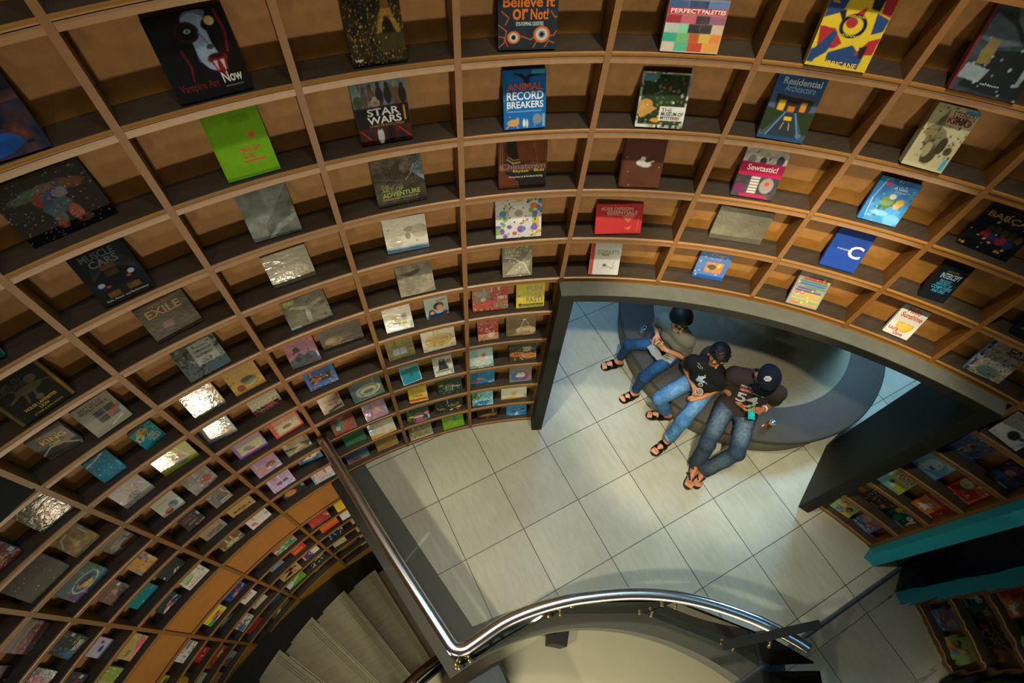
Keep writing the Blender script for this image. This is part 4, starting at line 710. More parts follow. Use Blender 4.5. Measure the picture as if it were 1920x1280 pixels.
m2|106.86|4.004|1.0|0.153|0.220|0.220|.03|c83a2c|n d0502c .5 4;r 10 16 80 24 d8902c;t 20 40 70 54 e0b08a Ruby;k 84 50 97 84|red book with an orange stripe below the orange band
m2|110.67|4.041|-4.0|0.157|0.200|0.200|.02|5a7ab0|n 6a8ac0 .5 5;p 7a9ad0 20 10 90 30 96 60 30 40;k 80 44 96 66|thin blue paperback below the orange band
m3|106.28|4.002|-0.8|0.198|0.240|0.240|.025|d0c4b4|p 4a3474 10 0 60 0 50 60 30 40 10 40;p c9942c 66 100 100 100 90 40 70 60;r 0 0 8 60 c8842c;S e8e0d4 10 4 691;k 84 60 97 90|white, purple and amber book below the orange band
m3|110.36|3.979|-6.4|0.237|0.280|0.280|.03|b4955a|p 1c1814 10 10 60 40 56 10;p 1c1814 50 80 66 90 70 30 54 40;p 1c1814 30 50 90 44 90 36 30 40;S 2a2018 16 4 701;k 86 50 98 74|tan book with bold black brushwork
m4|106.51|3.989|1.5|0.197|0.240|0.240|.03|2a2c2a|S d8d8cc 60 4 711;S 1a1c1a 40 3 712;k 84 60 97 84|black and white densely speckled book
m4|111.09|3.990|-3.6|0.234|0.260|0.260|.02|dcdcd0|p 6aaa2c 0 0 100 0 100 60 70 34 40 22 20 6;e 44 50 8 16 2a8a74;k 80 66 95 88|white book with a bright green curve along its base
m5|107.17|4.050|6.5|0.182|0.200|0.200|.012|b98a44|n c99a54 .4 4|thin orange-tan book lying low beside the stair
m1|101.64|3.976|-2.4|0.221|0.143|0.266|.03|9c2f2e|n a83c38 .5 4;l c98a4a 2 20 60 40 50;l c98a4a 2 40 34 64 40;e 84 76 9 10 c87a3a;S c8843a 8 3 721;k 88 44 99 68|maroon book with faint gold marks, just under the orange band
m1|98.08|3.960|-2.0|0.123|0.145|0.148|.03|e0b80c|n d8ae0c .3 3|plain yellow book half hidden by the slab edge
m2|101.28|4.001|-0.5|0.210|0.240|0.240|.03|d8681c|r 14 50 84 80 e0b44a;r 18 56 80 74 3a2014;r 0 0 100 16 c84a1c;k 86 40 98 64|orange book with a dark framed strip
m2|98.51|3.983|-1.7|0.104|0.240|0.240|.03|d0cbb4|p 24241e 40 100 100 100 100 60 60 70|black and cream book half hidden by the slab edge
m3|101.39|3.997|-3.7|0.185|0.240|0.240|.03|1a1c1e|r 0 0 12 60 2a62a4;S c8c8bc 24 4 731;S b04a44 14 4 732;r 88 60 100 100 3a7ab4;k 86 30 97 50|black and blue book with red specks, by the stair
m3|97.84|4.000|-1.1|0.089|0.220|0.220|.02|b8935a|n c4a06a .3 3|small tan book half hidden by the slab edge
m4|102.05|4.002|-4.3|0.166|0.220|0.220|.02|b8b08a|S 5a5238 70 1.6 741;n c4bc98 .3 3;k 86 70 98 92|beige book covered in tiny text
m4|98.08|3.995|-0.9|0.082|0.200|0.200|.02|a89468|n b8a478 .3 3|small brown-beige book half hidden by the slab edge, lower
m5|101.30|4.027|0.3|0.225|0.200|0.200|.012|6a4a30|n 7a5a3c .4 4|thin brown book low by the stair
m5|98.49|4.026|-0.4|0.074|0.200|0.200|.02|bda878|n c8b48a .3 3|small cream book half hidden by the slab edge, second lowest
m6|101.97|4.038|-4.8|0.163|0.200|0.200|.012|4a3020|S b89a5a 14 2.4 751;k 88 60 99 90|thin dark brown book on the lowest shelf by the stair
m6|99.14|4.033|-3.2|0.101|0.200|0.200|.02|c8ba94|n d0c49c .3 3|pale cream book on the lowest shelf against the slab edge
k5|115.11|4.001|-1.2|0.182|0.146|0.219|.03|4a4a3a|n 6a6a54 .6 5;p 8a4a34 14 20 60 40 56 70 30 64;p 8a4a44 62 20 84 34 80 60;l f0ece0 2.4 6 30 20 8 50 24 84 20;l f0ece0 2 20 60 50 44 96 60;e 52 90 12 8 d8b82c;S e8e4d8 30 1.8 761;r 88 76 100 90 3f7a84;w|silver wrapped book with a yellow label, far left
k6|114.99|3.935|7.1|0.219|0.360|0.360|.05|121a1a|n 172020 .3 3|big plain black book at the left edge, overhanging its shelf
k5|119.30|4.001|-1.6|0.178|0.135|0.214|.03|6a2428|n 7a3030 .5 4;e 40 50 24 28 c08a3c;e 50 46 12 14 8a5a2c;k 86 40 99 62;w|dark red book with a gold medallion, cut by the left edge
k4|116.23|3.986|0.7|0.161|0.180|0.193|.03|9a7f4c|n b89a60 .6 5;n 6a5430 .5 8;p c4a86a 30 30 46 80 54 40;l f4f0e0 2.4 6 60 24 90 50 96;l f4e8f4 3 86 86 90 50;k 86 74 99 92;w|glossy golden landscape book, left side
k4|119.88|3.976|-1.0|0.250|0.185|0.250|.03|5f5d4e|n 6a6858 .3 3;t 50 4 98 12 3f3d32 MASON COLLECTED;S d0d0c0 20 1.2 771|large plain grey-olive book, left side
k3|115.35|4.042|-0.0|0.165|0.139|0.198|.035|6a5c4c|e 44 56 36 40 9a988a;e 44 56 30 32 a8a698;e 60 34 24 20 6a2c24;S 7a3a2c 20 3 781;n 54483a .3 5;k 84 66 98 84;w|grey oval-patterned book with a dark red rim
k3|119.39|3.997|0.6|0.244|0.151|0.244|.03|4f6a6c|p 5a3a6a 0 0 50 0 30 60 0 60;p 3a7a3a 60 60 100 60 100 100 50 100;e 54 56 36 36 d0d4bc;e 54 56 32 32 2a6a8a;e 44 60 12 14 d8903a;e 66 60 12 14 3a2a34;e 54 40 14 12 d8b83a;e 50 66 10 8 1c1c24;S 8a9ac0 30 3 791;S 2a3a4c 20 3 792|colourful book with figures in a round frame
k2|116.35|4.004|0.5|0.146|0.135|0.175|.03|dc9a24|S 3a4aa0 20 6 801;S b83a4a 14 5 802;S 5a9ad0 14 5 803;r 0 0 100 36 dc9a24;r 0 0 20 60 8f8a88;T 40 20 80 32 4a2a10 BLAZE;T 40 8 80 18 4a2a10 FUTURE;k 86 50 98 80|amber yellow book with a blue and red burst
k2|119.74|4.011|-1.0|0.157|0.128|0.188|.03|6a4a38|n 84604a .5 4;p 1c2028 40 0 86 0 90 50 60 60 44 30;e 56 66 10 20 c08a64;l d0a080 2 40 40 56 80;t 6 70 60 80 2a1c14 CHILDREN;S c09070 10 3 811;k 82 76 97 94|brown photo book with a dark dress
k1|115.97|4.013|1.1|0.179|0.086|0.215|.03|20241c|n 2c3026 .4 4;p c8c4a4 40 30 52 30 62 60 54 64;p c8c4a4 60 34 72 40 74 60 64 54;r 4 60 10 84 d8d8c8|black-green book with two cream strokes
k1|119.50|4.037|-0.0|0.199|0.097|0.239|.02|0c7f86|n 0f8a92 .3 3;e 34 34 3 4 e8f0ec;k 82 74 97 86|plain teal book without lettering, left side
k0|115.93|3.999|0.3|0.203|0.108|0.244|.02|d6d2c0|p 7aa83a 10 66 44 80 60 100 10 100;S c83a34 8 2.4 821;S 3a4a2a 6 3 822;t 28 44 86 60 7aa83a Family;T 10 20 90 40 c04a3c Nutrition;k 84 60 97 86|white nutrition book with red and green lettering
k0|119.59|4.023|-5.7|0.180|0.096|0.216|.03|27303c|p d0d8dc 0 0 30 20 40 60 10 30;e 42 44 24 22 b83a34;e 34 30 8 9 d8d4d0;e 74 24 14 16 1a1c20;l e0e4e4 3 40 70 70 90 96 70;l e0e4e4 2 20 16 70 30;S c8ccd0 14 3 831;k 80 80 98 94|book with a red racing car on dark grey
m1|116.00|4.012|-3.1|0.210|0.079|0.252|.03|1c3c7c|n 15305c .5 4;e 56 60 22 26 8a4a34;e 70 74 16 14 b83a2c;e 40 34 14 20 a8805a;S d8a87a 14 3 841;e 20 14 14 14 2a5ab0;k 82 66 97 92|deep blue cartoon book, just under the orange band at left
m1|119.62|4.003|-0.7|0.204|0.092|0.245|.025|d8c01c|p 1f9a5a 0 0 36 0 30 50 0 60;e 50 60 24 30 d86a44;e 66 74 12 14 2a4a8c;e 44 34 16 16 2a4a9c;e 70 20 14 14 d86a2c;k 84 66 98 88|yellow, green and orange painted book under the orange band
m2|116.09|4.011|-2.0|0.157|0.240|0.240|.02|dbd6c6|T 26 26 86 50 c04a34 MEDICAL;t 34 60 70 74 c04a34 MINI;k 78 68 94 94|small white book with red lettering, second row under the orange band
m2|120.09|4.045|-1.5|0.150|0.240|0.240|.025|2c4a44|n 38564e .4 4;T 8 40 92 66 d0d4c8 VELOCITY;r 10 20 70 26 8aa8a0;k 86 60 98 84|dark green book with white slanted capitals
m3|116.26|4.021|-3.7|0.172|0.240|0.240|.02|d0c8b0|l 7a5a34 5 16 20 50 50 84 70;S 5a3a24 8 3 851;e 70 70 12 12 a08a6a;k 80 66 95 92|cream book with a brown brush stroke
m3|119.48|3.977|6.5|0.178|0.260|0.260|.025|d0ccc0|S 2a2a2a 30 5 861;r 4 4 40 40 2f6a9c;S b8402c 12 5 862;k 86 70 98 90;T 20 60 80 84 2a2420 LIVES|white book with a blue and black block pattern
m4|115.26|4.029|-5.1|0.165|0.220|0.220|.025|20507c|n 1a4468 .4 4;T 30 36 80 62 b8d0d8 YOGA;e 12 24 14 20 1a2a54;k 82 64 97 90|dark blue book with pale capitals, low left
m4|119.83|4.013|-2.0|0.203|0.240|0.240|.03|9c2028|n a83038 .4 4;S c85a54 14 3 871;k 84 74 97 92|dark red book near the stair, low left
m5|116.18|4.021|3.4|0.256|0.280|0.280|.025|6a5840|p d0c4a8 20 10 50 50 60 34 44 8;e 66 70 12 20 8a7a5a;l b04a44 2 20 20 40 36;n 7a6850 .4 4;k 84 80 97 94|brown book with a cream bottle shape by the stair skirting
m5|119.96|4.050|0.4|0.150|0.200|0.200|.012|a8703c|n b8844c .4 4|thin orange-brown book by the stair skirting
k3|124.70|4.038|6.7|0.197|0.158|0.237|.03|7a5a58|g a89a84;e 66 50 26 24 6a2c34;e 30 50 30 30 84545a;n a8807a .5 6;S f0e8e0 20 2 881;r 0 84 100 100 7a8478;S 3a3434 20 3 882;r 96 0 100 100 2a4a74|reddish brown tree-shaped picture book at the lower left edge
k2|125.10|3.986|-5.4|0.158|0.145|0.190|.03|22343a|n 2f5a74 .5 4;S a8923c 40 3 891;r 40 0 100 100 202c30;S 8a7a2c 24 2.4 892;e 20 30 16 20 2a6a8c;T 40 22 90 36 c8c8b8 MICHAEL;T 42 12 90 24 c8c8b8 CONNELLY;t 60 40 96 54 a8963a THE LAST;k 86 76 99 92|dark blue-green thriller with white and gold capitals
k1|125.21|4.033|-1.6|0.142|0.114|0.171|.02|b8b4c4|g a8a0d0;n c4c0b8 .4 4;e 46 50 18 16 2f3070;p 2f3070 30 36 20 24 50 46;e 78 76 9 12 3a4486;l 3a4486 2.4 70 56 84 90|lavender book with a dark blue bird
k0|124.75|4.009|0.4|0.200|0.107|0.240|.02|b4944c|n c4a860 .5 5;p c4566a 20 10 84 0 100 60 70 70 44 40;p d88a94 0 0 60 0 54 26 0 24;e 24 80 20 16 6a7a3a;e 70 84 20 14 9aa84a;S e0c884 20 3 901;k 80 78 97 94|green and yellow book with a flowing pink gown
k3|128.22|4.035|6.0|0.146|0.260|0.260|.03|12343c|r 0 0 100 60 3a1420;S b0d8e0 20 2 911;w|dark book with a blue foil top at the lower left edge
k2|128.29|4.003|-1.7|0.135|0.158|0.162|.03|24141a|e 40 70 30 26 b04a44;S f0e8e4 40 2.4 921;p 8a2430 20 0 60 0 50 40;k 80 40 98 62;w|black and red foil book at the bottom edge, lower left
k1|128.66|4.017|-6.3|0.131|0.137|0.157|.03|141c20|l a83038 3 20 40 90 64;l a83038 3 40 80 70 30;S 5a8a94 20 2 931;k 78 34 97 54|black book with a red cross, bottom edge
k0|128.19|4.018|-3.7|0.169|0.132|0.203|.03|8aa03a|n a8b44c .5 5;r 0 0 36 100 c8a88a;S b03a34 24 3 941;S 4a7a34 24 3 942;S f0f0e0 10 3 943;w|green leafy book with a red and cream strip, bottom edge
m1|124.74|4.009|-0.1|0.201|0.093|0.241|.02|d4d0c4|S 2a2c34 16 5 951;S c8902c 10 5 952;S b83a3a 8 5 953;S 2a5a9c 8 5 954;r 60 84 100 100 3a3a38|white book with scattered black and coloured doodles, low left
m2|125.03|4.019|-3.6|0.154|0.074|0.185|.02|b01e24|n b82a2c .3 3;r 40 30 46 70 e0b0a0;S e8c8b8 20 2 961;k 70 74 88 92|bright red book with tiny white dots, low left
m3|125.20|4.019|-4.6|0.251|0.078|0.251|.03|8a3020|n a8442a .5 5;e 66 70 16 22 c8924a;e 40 30 20 24 a82c24;S e0b060 20 4 971;r 70 30 80 60 d0b890;k 80 78 97 94|red and gold dragon-like illustrated book, low left
m4|125.29|4.018|-4.5|0.163|0.240|0.240|.025|7a8aa0|n 8a98ac .4 4;e 30 20 30 24 7a3a3a;S a8b4c0 20 2 981;t 40 60 80 76 a8b8cc ARCHITECT|blue-grey book with a rusty corner, low left
m1|128.90|4.048|0.5|0.129|0.077|0.155|.03|c09a2c|e 50 40 36 34 2f4a34;S 5a7a3a 20 4 991;r 0 80 100 100 c8a43a|yellow book with a dark green tree, bottom edge
m2|128.41|4.004|-0.5|0.132|0.260|0.260|.03|2a2018|e 40 40 34 34 c0802c;e 40 66 20 20 d8b84a;n 3a2c20 .3 4|black book with an amber flower glow, bottom edge
m3|128.51|4.032|-1.1|0.140|0.260|0.260|.02|a8a284|S 5a5440 60 1.6 996;n b4ae90 .3 3|beige text-covered book, bottom edge
m4|128.37|4.019|2.2|0.140|0.240|0.240|.02|9c6a44|S 5a3a24 40 1.6 997;n a8764c .3 3|rust-brown text-covered book, bottom edge
k0|20.90|4.017|2.6|0.191|0.238|0.238|.02|a4c46a|n b0cc7a .3 4;e 36 60 16 16 c87a4a;e 36 52 11 12 e0b08a;e 70 44 15 15 5a2c20;e 70 36 11 12 a8683f;r 22 4 48 34 5a8ab8;r 58 4 82 24 d8a83a;S e8e0c8 14 3 1001;e 54 14 8 8 c8542c|light green children's book with two boys, bottom shelf right
k0|17.80|4.028|-5.8|0.177|0.226|0.226|.025|4a6aa8|n 5a7cb8 .5 4;e 30 60 18 20 c0a080;e 66 50 24 22 b8543a;S e8ecf0 30 3 1011;S b83a34 20 4 1012;S 2a3a6a 20 4 1013;k 30 2 84 10;w|blue and red glossy comic-like book, bottom shelf by the cyan panel
k1|19.84|4.050|0.0|0.200|0.225|0.225|.025|3a2e24|n 4a3c30 .5 5;S 8a6a4a 20 4 1021;S 6a7a5a 14 4 1022;e 80 30 10 12 c88a5a;S b8b0a0 14 3 1023;k 40 2 80 9|dark brown crowd picture book, second shelf right of the doorway
k1|16.68|4.050|-3.3|0.205|0.233|0.233|.025|12403f|n 0f5a54 .5 4;e 14 66 12 16 d89a2c;e 36 30 14 20 1c7a4a;e 64 66 11 13 e0dcc8;e 84 50 10 24 e4e0cc;e 62 68 4 4 1c1c1c;e 86 44 4 3 3a2a24;r 0 92 100 100 b8643a;S d89a3a 10 4 1031;S 1f8a7a 20 4 1032;k 40 2 80 9|teal picture book with cream banana shapes and an orange figure
k2|21.24|4.010|-3.0|0.200|0.251|0.251|.02|a8b83f|g b8c44a;p 7ab4b4 0 0 60 0 40 40 0 60;r 34 52 96 96 d8cca4;r 36 54 94 94 e0d4b0;e 40 34 10 9 4a4a44;e 52 22 9 8 c8d4d4;e 10 66 10 20 e8ecec;S c8663a 6 3 1041;T 40 80 92 92 7a4a24 MATS;T 38 68 92 80 7a4a24 FUN;T 44 56 90 68 7a4a24 BOOK;k 70 3 96 10|yellow-green activity book with a cream title box
k2|16.71|4.017|0.7|0.233|0.242|0.242|.025|a82c30|r 0 0 62 68 d8832c;n b83a34 .3 4;p dfe0d8 20 30 36 56 40 50 30 34 44 46 52 44 40 28 44 12 34 16 26 6 20 20 10 16 14 28;S e8b04a 8 3 1051;r 62 0 100 30 8a2028;r 0 66 62 68 e8b87a;T 6 80 96 94 d8983a Kindergarten;t 20 72 80 76 d8a07a Activity Book;k 50 2 78 8|red and orange workbook with a white rabbit silhouette
k3|20.94|4.049|-6.8|0.205|0.241|0.241|.02|4a9cc8|g 7ac0d8;e 48 50 26 30 c4d8e0;e 54 58 18 20 d8e4e8;e 62 62 5 4 d87a34;p 34406a 44 44 70 42 62 26 48 28;e 34 18 14 12 d0dce4;l 3a3a3a 1.6 58 16 90 22;e 74 90 10 8 5aa8c8;T 62 72 98 96 e4e8e4 Hug?;n 8ac0d8 .25 4;w|light blue book with a white snow shape and the word Hug
k3|17.08|4.043|-8.4|0.191|0.239|0.239|.03|aa2028|r 8 6 92 92 c8b490;r 10 8 90 90 aa2028;e 26 66 22 20 c4c49c;e 32 60 12 12 9ab46a;S e8dcb0 10 4 1061;n b42c30 .3 4;t 46 76 88 86 c89a4a GRINCH;t 50 64 84 74 c89a4a STOLE;t 40 30 60 38 d0b07a Dr.;t 36 22 76 30 d0b07a Seuss;k 60 2 88 8|red book with a cream frame line, third shelf above the cyan panel base
k4|20.91|4.050|6.5|0.195|0.231|0.231|.02|4a6484|n 5a7694 .5 4;e 40 56 14 18 2a2c34;e 40 66 9 8 8a6a54;e 44 34 16 14 a08a5a;S c8c4b4 16 4 1071;S 2c3442 24 4 1072;t 62 74 94 86 8a2c34 GALAXY;t 60 60 90 70 8a2c34 TEAM|slate blue toy-figure book, fifth shelf right of the doorway
k4|16.90|4.022|1.0|0.190|0.222|0.222|.025|1d2c30|p 24464a 40 100 100 100 100 60 60 60;e 36 66 22 20 7a3a34;e 38 58 14 14 b08a80;e 70 36 26 20 3a4060;e 26 34 16 14 2c4a74;S 8a5a74 14 4 1081;S 2a5a44 14 4 1082;k 44 2 80 8|dark book with a pink-faced cartoon and blue shapes, right side
k5|20.86|3.985|-9.0|0.190|0.218|0.218|.02|b8c0bc|n c4ccc8 .4 4;e 56 34 18 16 2c2c2e;p 2c2c2e 40 30 20 12 34 24;p 3a3a3c 70 40 96 50 80 30;S 4a4a4a 20 2.4 1091;t 50 80 94 94 3a4444 The;r 50 70 96 71 8a9290;k 86 20 98 40|pale grey book with a black bird at the right edge
"""
# ================================================================ books
def attr_mat(name, rough, coat=0.0, wrinkle=0.0, spec=0.5):
    m = bpy.data.materials.new(name); m.use_nodes = True
    nt = m.node_tree; p = nt.nodes['Principled BSDF']; L = nt.links.new
    a = nt.nodes.new('ShaderNodeAttribute'); a.attribute_name = 'ink'
    tc = nt.nodes.new('ShaderNodeTexCoord')
    nz = nt.nodes.new('ShaderNodeTexNoise'); nz.inputs['Scale'].default_value = 70; nz.inputs['Detail'].default_value = 3
    L(tc.outputs['Object'], nz.inputs['Vector'])
    mr = nt.nodes.new('ShaderNodeMapRange'); mr.inputs[3].default_value = 0.86; mr.inputs[4].default_value = 1.1
    L(nz.outputs[0], mr.inputs[0])
    hv = nt.nodes.new('ShaderNodeHueSaturation'); L(a.outputs['Color'], hv.inputs['Color']); L(mr.outputs[0], hv.inputs['Value'])
    L(hv.outputs[0], p.inputs['Base Color'])
    p.inputs['Roughness'].default_value = rough; p.inputs['Specular IOR Level'].default_value = spec
    p.inputs['Coat Weight'].default_value = coat; p.inputs['Coat Roughness'].default_value = 0.06
    if wrinkle:
        mp = nt.nodes.new('ShaderNodeMapping'); mp.inputs['Scale'].default_value = (1, 1.6, 1); L(tc.outputs['Object'], mp.inputs[0])
        n2 = nt.nodes.new('ShaderNodeTexNoise'); n2.inputs['Scale'].default_value = 16; n2.inputs['Detail'].default_value = 3
        n2.inputs['Distortion'].default_value = 1.2
        oi = nt.nodes.new('ShaderNodeObjectInfo'); ad = nt.nodes.new('ShaderNodeVectorMath'); ad.operation = 'ADD'
        L(mp.outputs[0], ad.inputs[0]); L(oi.outputs['Location'], ad.inputs[1]); L(ad.outputs[0], n2.inputs['Vector'])
        b = nt.nodes.new('ShaderNodeBump'); b.inputs['Strength'].default_value = wrinkle; b.inputs['Distance'].default_value = 0.02
        L(n2.outputs[0], b.inputs['Height']); L(b.outputs[0], p.inputs['Normal'])
        if coat: L(b.outputs[0], p.inputs['Coat Normal'])
    return m
M_PRINT = attr_mat('printed_cover', 0.5, 0.0, 0, 0.18)
M_WRAP = attr_mat('shrink_wrapped_cover', 0.34, 0.6, 0.05, 0.3)
M_INK = attr_mat('title_ink', 0.4)
M_PAGES = mat('page_paper', 'cfc9b4', 0.8, noise=((4, 4, 300), 0.3, 'a39c84'))
M_STICK = mat('pale_blue_sticker', '7fa9bb', 0.4, noise=((400, 60, 60), 0.3, '4f7f98'))

def lerp(a, b, t): return a + (b - a) * t
def vnoise(U, V, n, seed):
    rng = np.random.RandomState(seed); out = np.zeros_like(U); amp = 1.0; tot = 0
    for o in range(3):
        k = max(2, int(n * 2 ** o)); g = rng.rand(k + 2, k + 2)
        x = np.clip(U, 0, 1) * k; y = np.clip(V, 0, 1) * k
        xi = np.minimum(x.astype(int), k); yi = np.minimum(y.astype(int), k)
        fx = x - xi; fy = y - yi; fx = fx * fx * (3 - 2 * fx); fy = fy * fy * (3 - 2 * fy)
        out += amp * lerp(lerp(g[yi, xi], g[yi, xi + 1], fx), lerp(g[yi + 1, xi], g[yi + 1, xi + 1], fx), fy)
        tot += amp; amp *= 0.55
    return np.clip((out / tot - 0.5) * 2.6 + 0.5, 0, 1)

def paint(ops, base, U, V, seed):
    C = np.empty(U.shape + (3,)); C[:] = hexc(base)
    texts = []; stickers = []; wrap = False
    px = 1.2 / U.shape[1]
    def blend(mask, c, amt=1.0):
        m = np.clip(mask, 0, 1)[..., None] * amt
        C[:] = C * (1 - m) + np.array(hexc(c)) * m
    for op in ops:
        t = op.split(' ')
        k = t[0]
        if k == 'w': wrap = True
        elif k == 'g': blend(V, t[1])
        elif k == 'n':
            seed += 1; blend(vnoise(U, V, int(t[3]), seed * 7 + 3), t[1], float(t[2]))
        elif k == 'r':
            x0, y0, x1, y1 = (float(v) / 100 for v in t[1:5])
            mx = np.clip((U - x0) / px + .5, 0, 1) * np.clip((x1 - U) / px + .5, 0, 1)
            my = np.clip((V - y0) / px + .5, 0, 1) * np.clip((y1 - V) / px + .5, 0, 1)
            blend(mx * my, t[5])
        elif k == 'e':
            cx, cy, rx, ry = (float(v) / 100 for v in t[1:5])
            d = np.sqrt(((U - cx) / rx) ** 2 + ((V - cy) / ry) ** 2)
            blend((1 - d) * min(rx, ry) / px + .5, t[5])
        elif k == 'p':
            q = np.array([float(v) / 100 for v in t[2:]]).reshape(-1, 2)
            cov = np.zeros(U.shape)
            for su, sv in ((-.3, -.3), (.3, -.3), (-.3, .3), (.3, .3)):
                Us = U + su * px; Vs = V + sv * px; ins = np.zeros(U.shape, bool)
                for a in range(len(q)):
                    (xa, ya), (xb, yb) = q[a - 1], q[a]
                    if ya == yb: continue
                    ins ^= ((ya > Vs) != (yb > Vs)) & (Us < (xb - xa) * (Vs - ya) / (yb - ya) + xa)
                cov += ins * 0.25
            blend(cov, t[1])
        elif k == 'l':
            wd = float(t[2]) / 200
            q = np.array([float(v) / 100 for v in t[3:]]).reshape(-1, 2)
            for a in range(1, len(q)):
                A, Bv = q[a - 1], q[a]; D = Bv - A; L2 = max(1e-9, D @ D)
                s = np.clip(((U - A[0]) * D[0] + (V - A[1]) * D[1]) / L2, 0, 1)
                d = np.hypot(U - A[0] - s * D[0], V - A[1] - s * D[1])
                blend((wd - d) / px + .5, t[1])
        elif k == 'S':
            rng = np.random.RandomState(int(t[4]))
            for a in range(int(t[2])):
                cx, cy = rng.rand(2); r = float(t[3]) / 128 * (0.6 + 0.8 * rng.rand()); e = 0.6 + 0.8 * rng.rand()
                d = np.sqrt(((U - cx) / r) ** 2 + ((V - cy) / (r * e)) ** 2)
                blend((1 - d) * r / px + .5, t[1])
        elif k in 'tT':
            texts.append((k == 'T', [float(v) / 100 for v in t[1:5]], t[5], ' '.join(t[6:])))
        elif k == 'k':
            stickers.append([float(v) / 100 for v in t[1:5]])
    return C, texts, stickers, wrap

_glyph = {}
def text_mesh(s, bold):
    """flat triangulated lettering scaled to the unit square"""
    if (s, bold) not in _glyph:
        cu = bpy.data.curves.new('lettering', 'FONT'); cu.body = s; cu.fill_mode = 'FRONT'; cu.resolution_u = 3
        cu.offset = 0.022 if bold else 0.0
        o = bpy.data.objects.new('lettering', cu); COL.objects.link(o)
        dg = bpy.context.evaluated_depsgraph_get()
        me = o.evaluated_get(dg).to_mesh()
        v = np.array([p.co[:2] for p in me.vertices]) if len(me.vertices) else np.zeros((0, 2))
        f = [tuple(p.vertices) for p in me.polygons]
        o.evaluated_get(dg).to_mesh_clear()
        bpy.data.objects.remove(o); bpy.data.curves.remove(cu)
        if len(v):
            v = (v - v.min(0)) / np.maximum(v.max(0) - v.min(0), 1e-6)
        _glyph[(s, bold)] = (v, f)
    return _glyph[(s, bold)]

def ink_mesh(name, verts, faces, cols, material, parent):
    me = bpy.data.meshes.new(name); me.from_pydata([tuple(v) for v in verts], [], faces)
    a = me.attributes.new('ink', 'FLOAT_COLOR', 'POINT')
    c4 = np.ones((len(verts), 4), np.float32); c4[:, :3] = cols
    a.data.foreach_set('color', c4.ravel())
    me.materials.append(material)
    return link(name, me, parent)

def lettering(parent, texts, w, h, z, name='title', x0=None):
    """texts: list of (bold, box in fractions, colour, string) placed on the front of a w x h face"""
    X0 = -w / 2 if x0 is None else x0
    V, Fc, Cc = [], [], []
    for bold, (a, b, c, d), col, s in texts:
        v, f = text_mesh(s, bold)
        n = len(V)
        for p in v: V.append((X0 + w * (a + (c - a) * p[0]), h * (b + (d - b) * p[1]), z)); Cc.append(hexc(col))
        Fc += [tuple(i + n for i in q) for q in f]
    if V: return ink_mesh(name, V, Fc, np.array(Cc), M_INK, parent)

case_mats = {}
def book(n, row, th, r, yaw, w, hm, H, t, base, ops, label):
    zs = (ZK(int(row[1:])) if row[0] == 'k' else ZM(int(row[1:]))) + 0.0245
    a = math.asin(max(-0.9, min(0.9, (RB - 0.004 - r - t * 0.92) / H))) if RB - r > t else 0.0
    a = max(a, 0.06)
    r = min(r, RB - 0.004 - H * math.sin(a) - t * math.cos(a))
    radial = cyl(th, 1.0); tang = Vector((radial.y, -radial.x, 0))
    q = Matrix.Rotation(math.radians(yaw), 3, 'Z')
    tang = q @ tang; radial = q @ radial
    up = radial * math.sin(a) + Vector((0, 0, 1)) * math.cos(a)
    nrm = tang.cross(up).normalized()
    loc = cyl(th, r, zs + t * math.sin(a) + 0.001)
    mw = Matrix((tang, up, nrm)).transposed().to_4x4(); mw.translation = loc
    dist = (loc - CAM).length
    dens = 0.95 * F_PX / dist
    nx = int(max(10, min(150, w * dens))); ny = int(max(10, min(160, H * dens)))
    U, Vv = np.meshgrid(np.linspace(0, 1, nx + 1), np.linspace(0, 1, ny + 1))
    fr = hm / H
    C, texts, stickers, wrap = paint(ops, base, U, np.clip(Vv / fr, 0, 1), n)
    # case: front board, back board, spine
    bm = bmesh.new(); b = 0.0022; x = w / 2
    add_box(bm, -x, x, 0, H, -b, 0); add_box(bm, -x, x, 0, H, -t, -t + b); add_box(bm, -x, -x + b, 0, H, -t + b, -b)
    sp = tuple(np.clip(C[:, 0].mean(0), 0, 1))
    key = tuple(round(c, 2) for c in sp)
    if key not in case_mats: case_mats[key] = mat('book_case', tuple(float(c) for c in sp), 0.5, noise=((9, 9, 9), 0.2, (sp[0] * .6, sp[1] * .6, sp[2] * .6)))
    bk = obj('book', bm, case_mats[key])
    bk.matrix_world = mw
    tag(bk, label, 'book', 'books on the curved bookcase')
    bm = bmesh.new(); add_box(bm, -x + b, x - 0.004, 0.003, H - 0.003, -t + b, -b); obj('page_block', bm, M_PAGES, bk)
    idx = np.arange((nx + 1) * (ny + 1)).reshape(ny + 1, nx + 1)
    verts = np.stack([(U - .5) * w, Vv * H, np.full(U.shape, 0.0005)], -1).reshape(-1, 3)
    faces = np.stack([idx[:-1, :-1], idx[:-1, 1:], idx[1:, 1:], idx[1:, :-1]], -1).reshape(-1, 4).tolist()
    ca = ink_mesh('cover_art', verts, faces, C.reshape(-1, 3), M_WRAP if wrap else M_PRINT, bk)
    if wrap:
        ca.data.polygons.foreach_set('use_smooth', [True] * len(ca.data.polygons))
    tx = [(bo, (bx[0], bx[1] * fr, bx[2], bx[3] * fr), c, s) for bo, bx, c, s in texts]
    for q_ in tx: lettering(bk, [q_], w, H, 0.0012)
    for s in stickers:
        bm = bmesh.new(); add_box(bm, (s[0] - .5) * w, (s[2] - .5) * w, s[1] * H * fr, s[3] * H * fr, 0.0006, 0.0011)
        obj('price_sticker', bm, M_STICK, bk)
    return bk

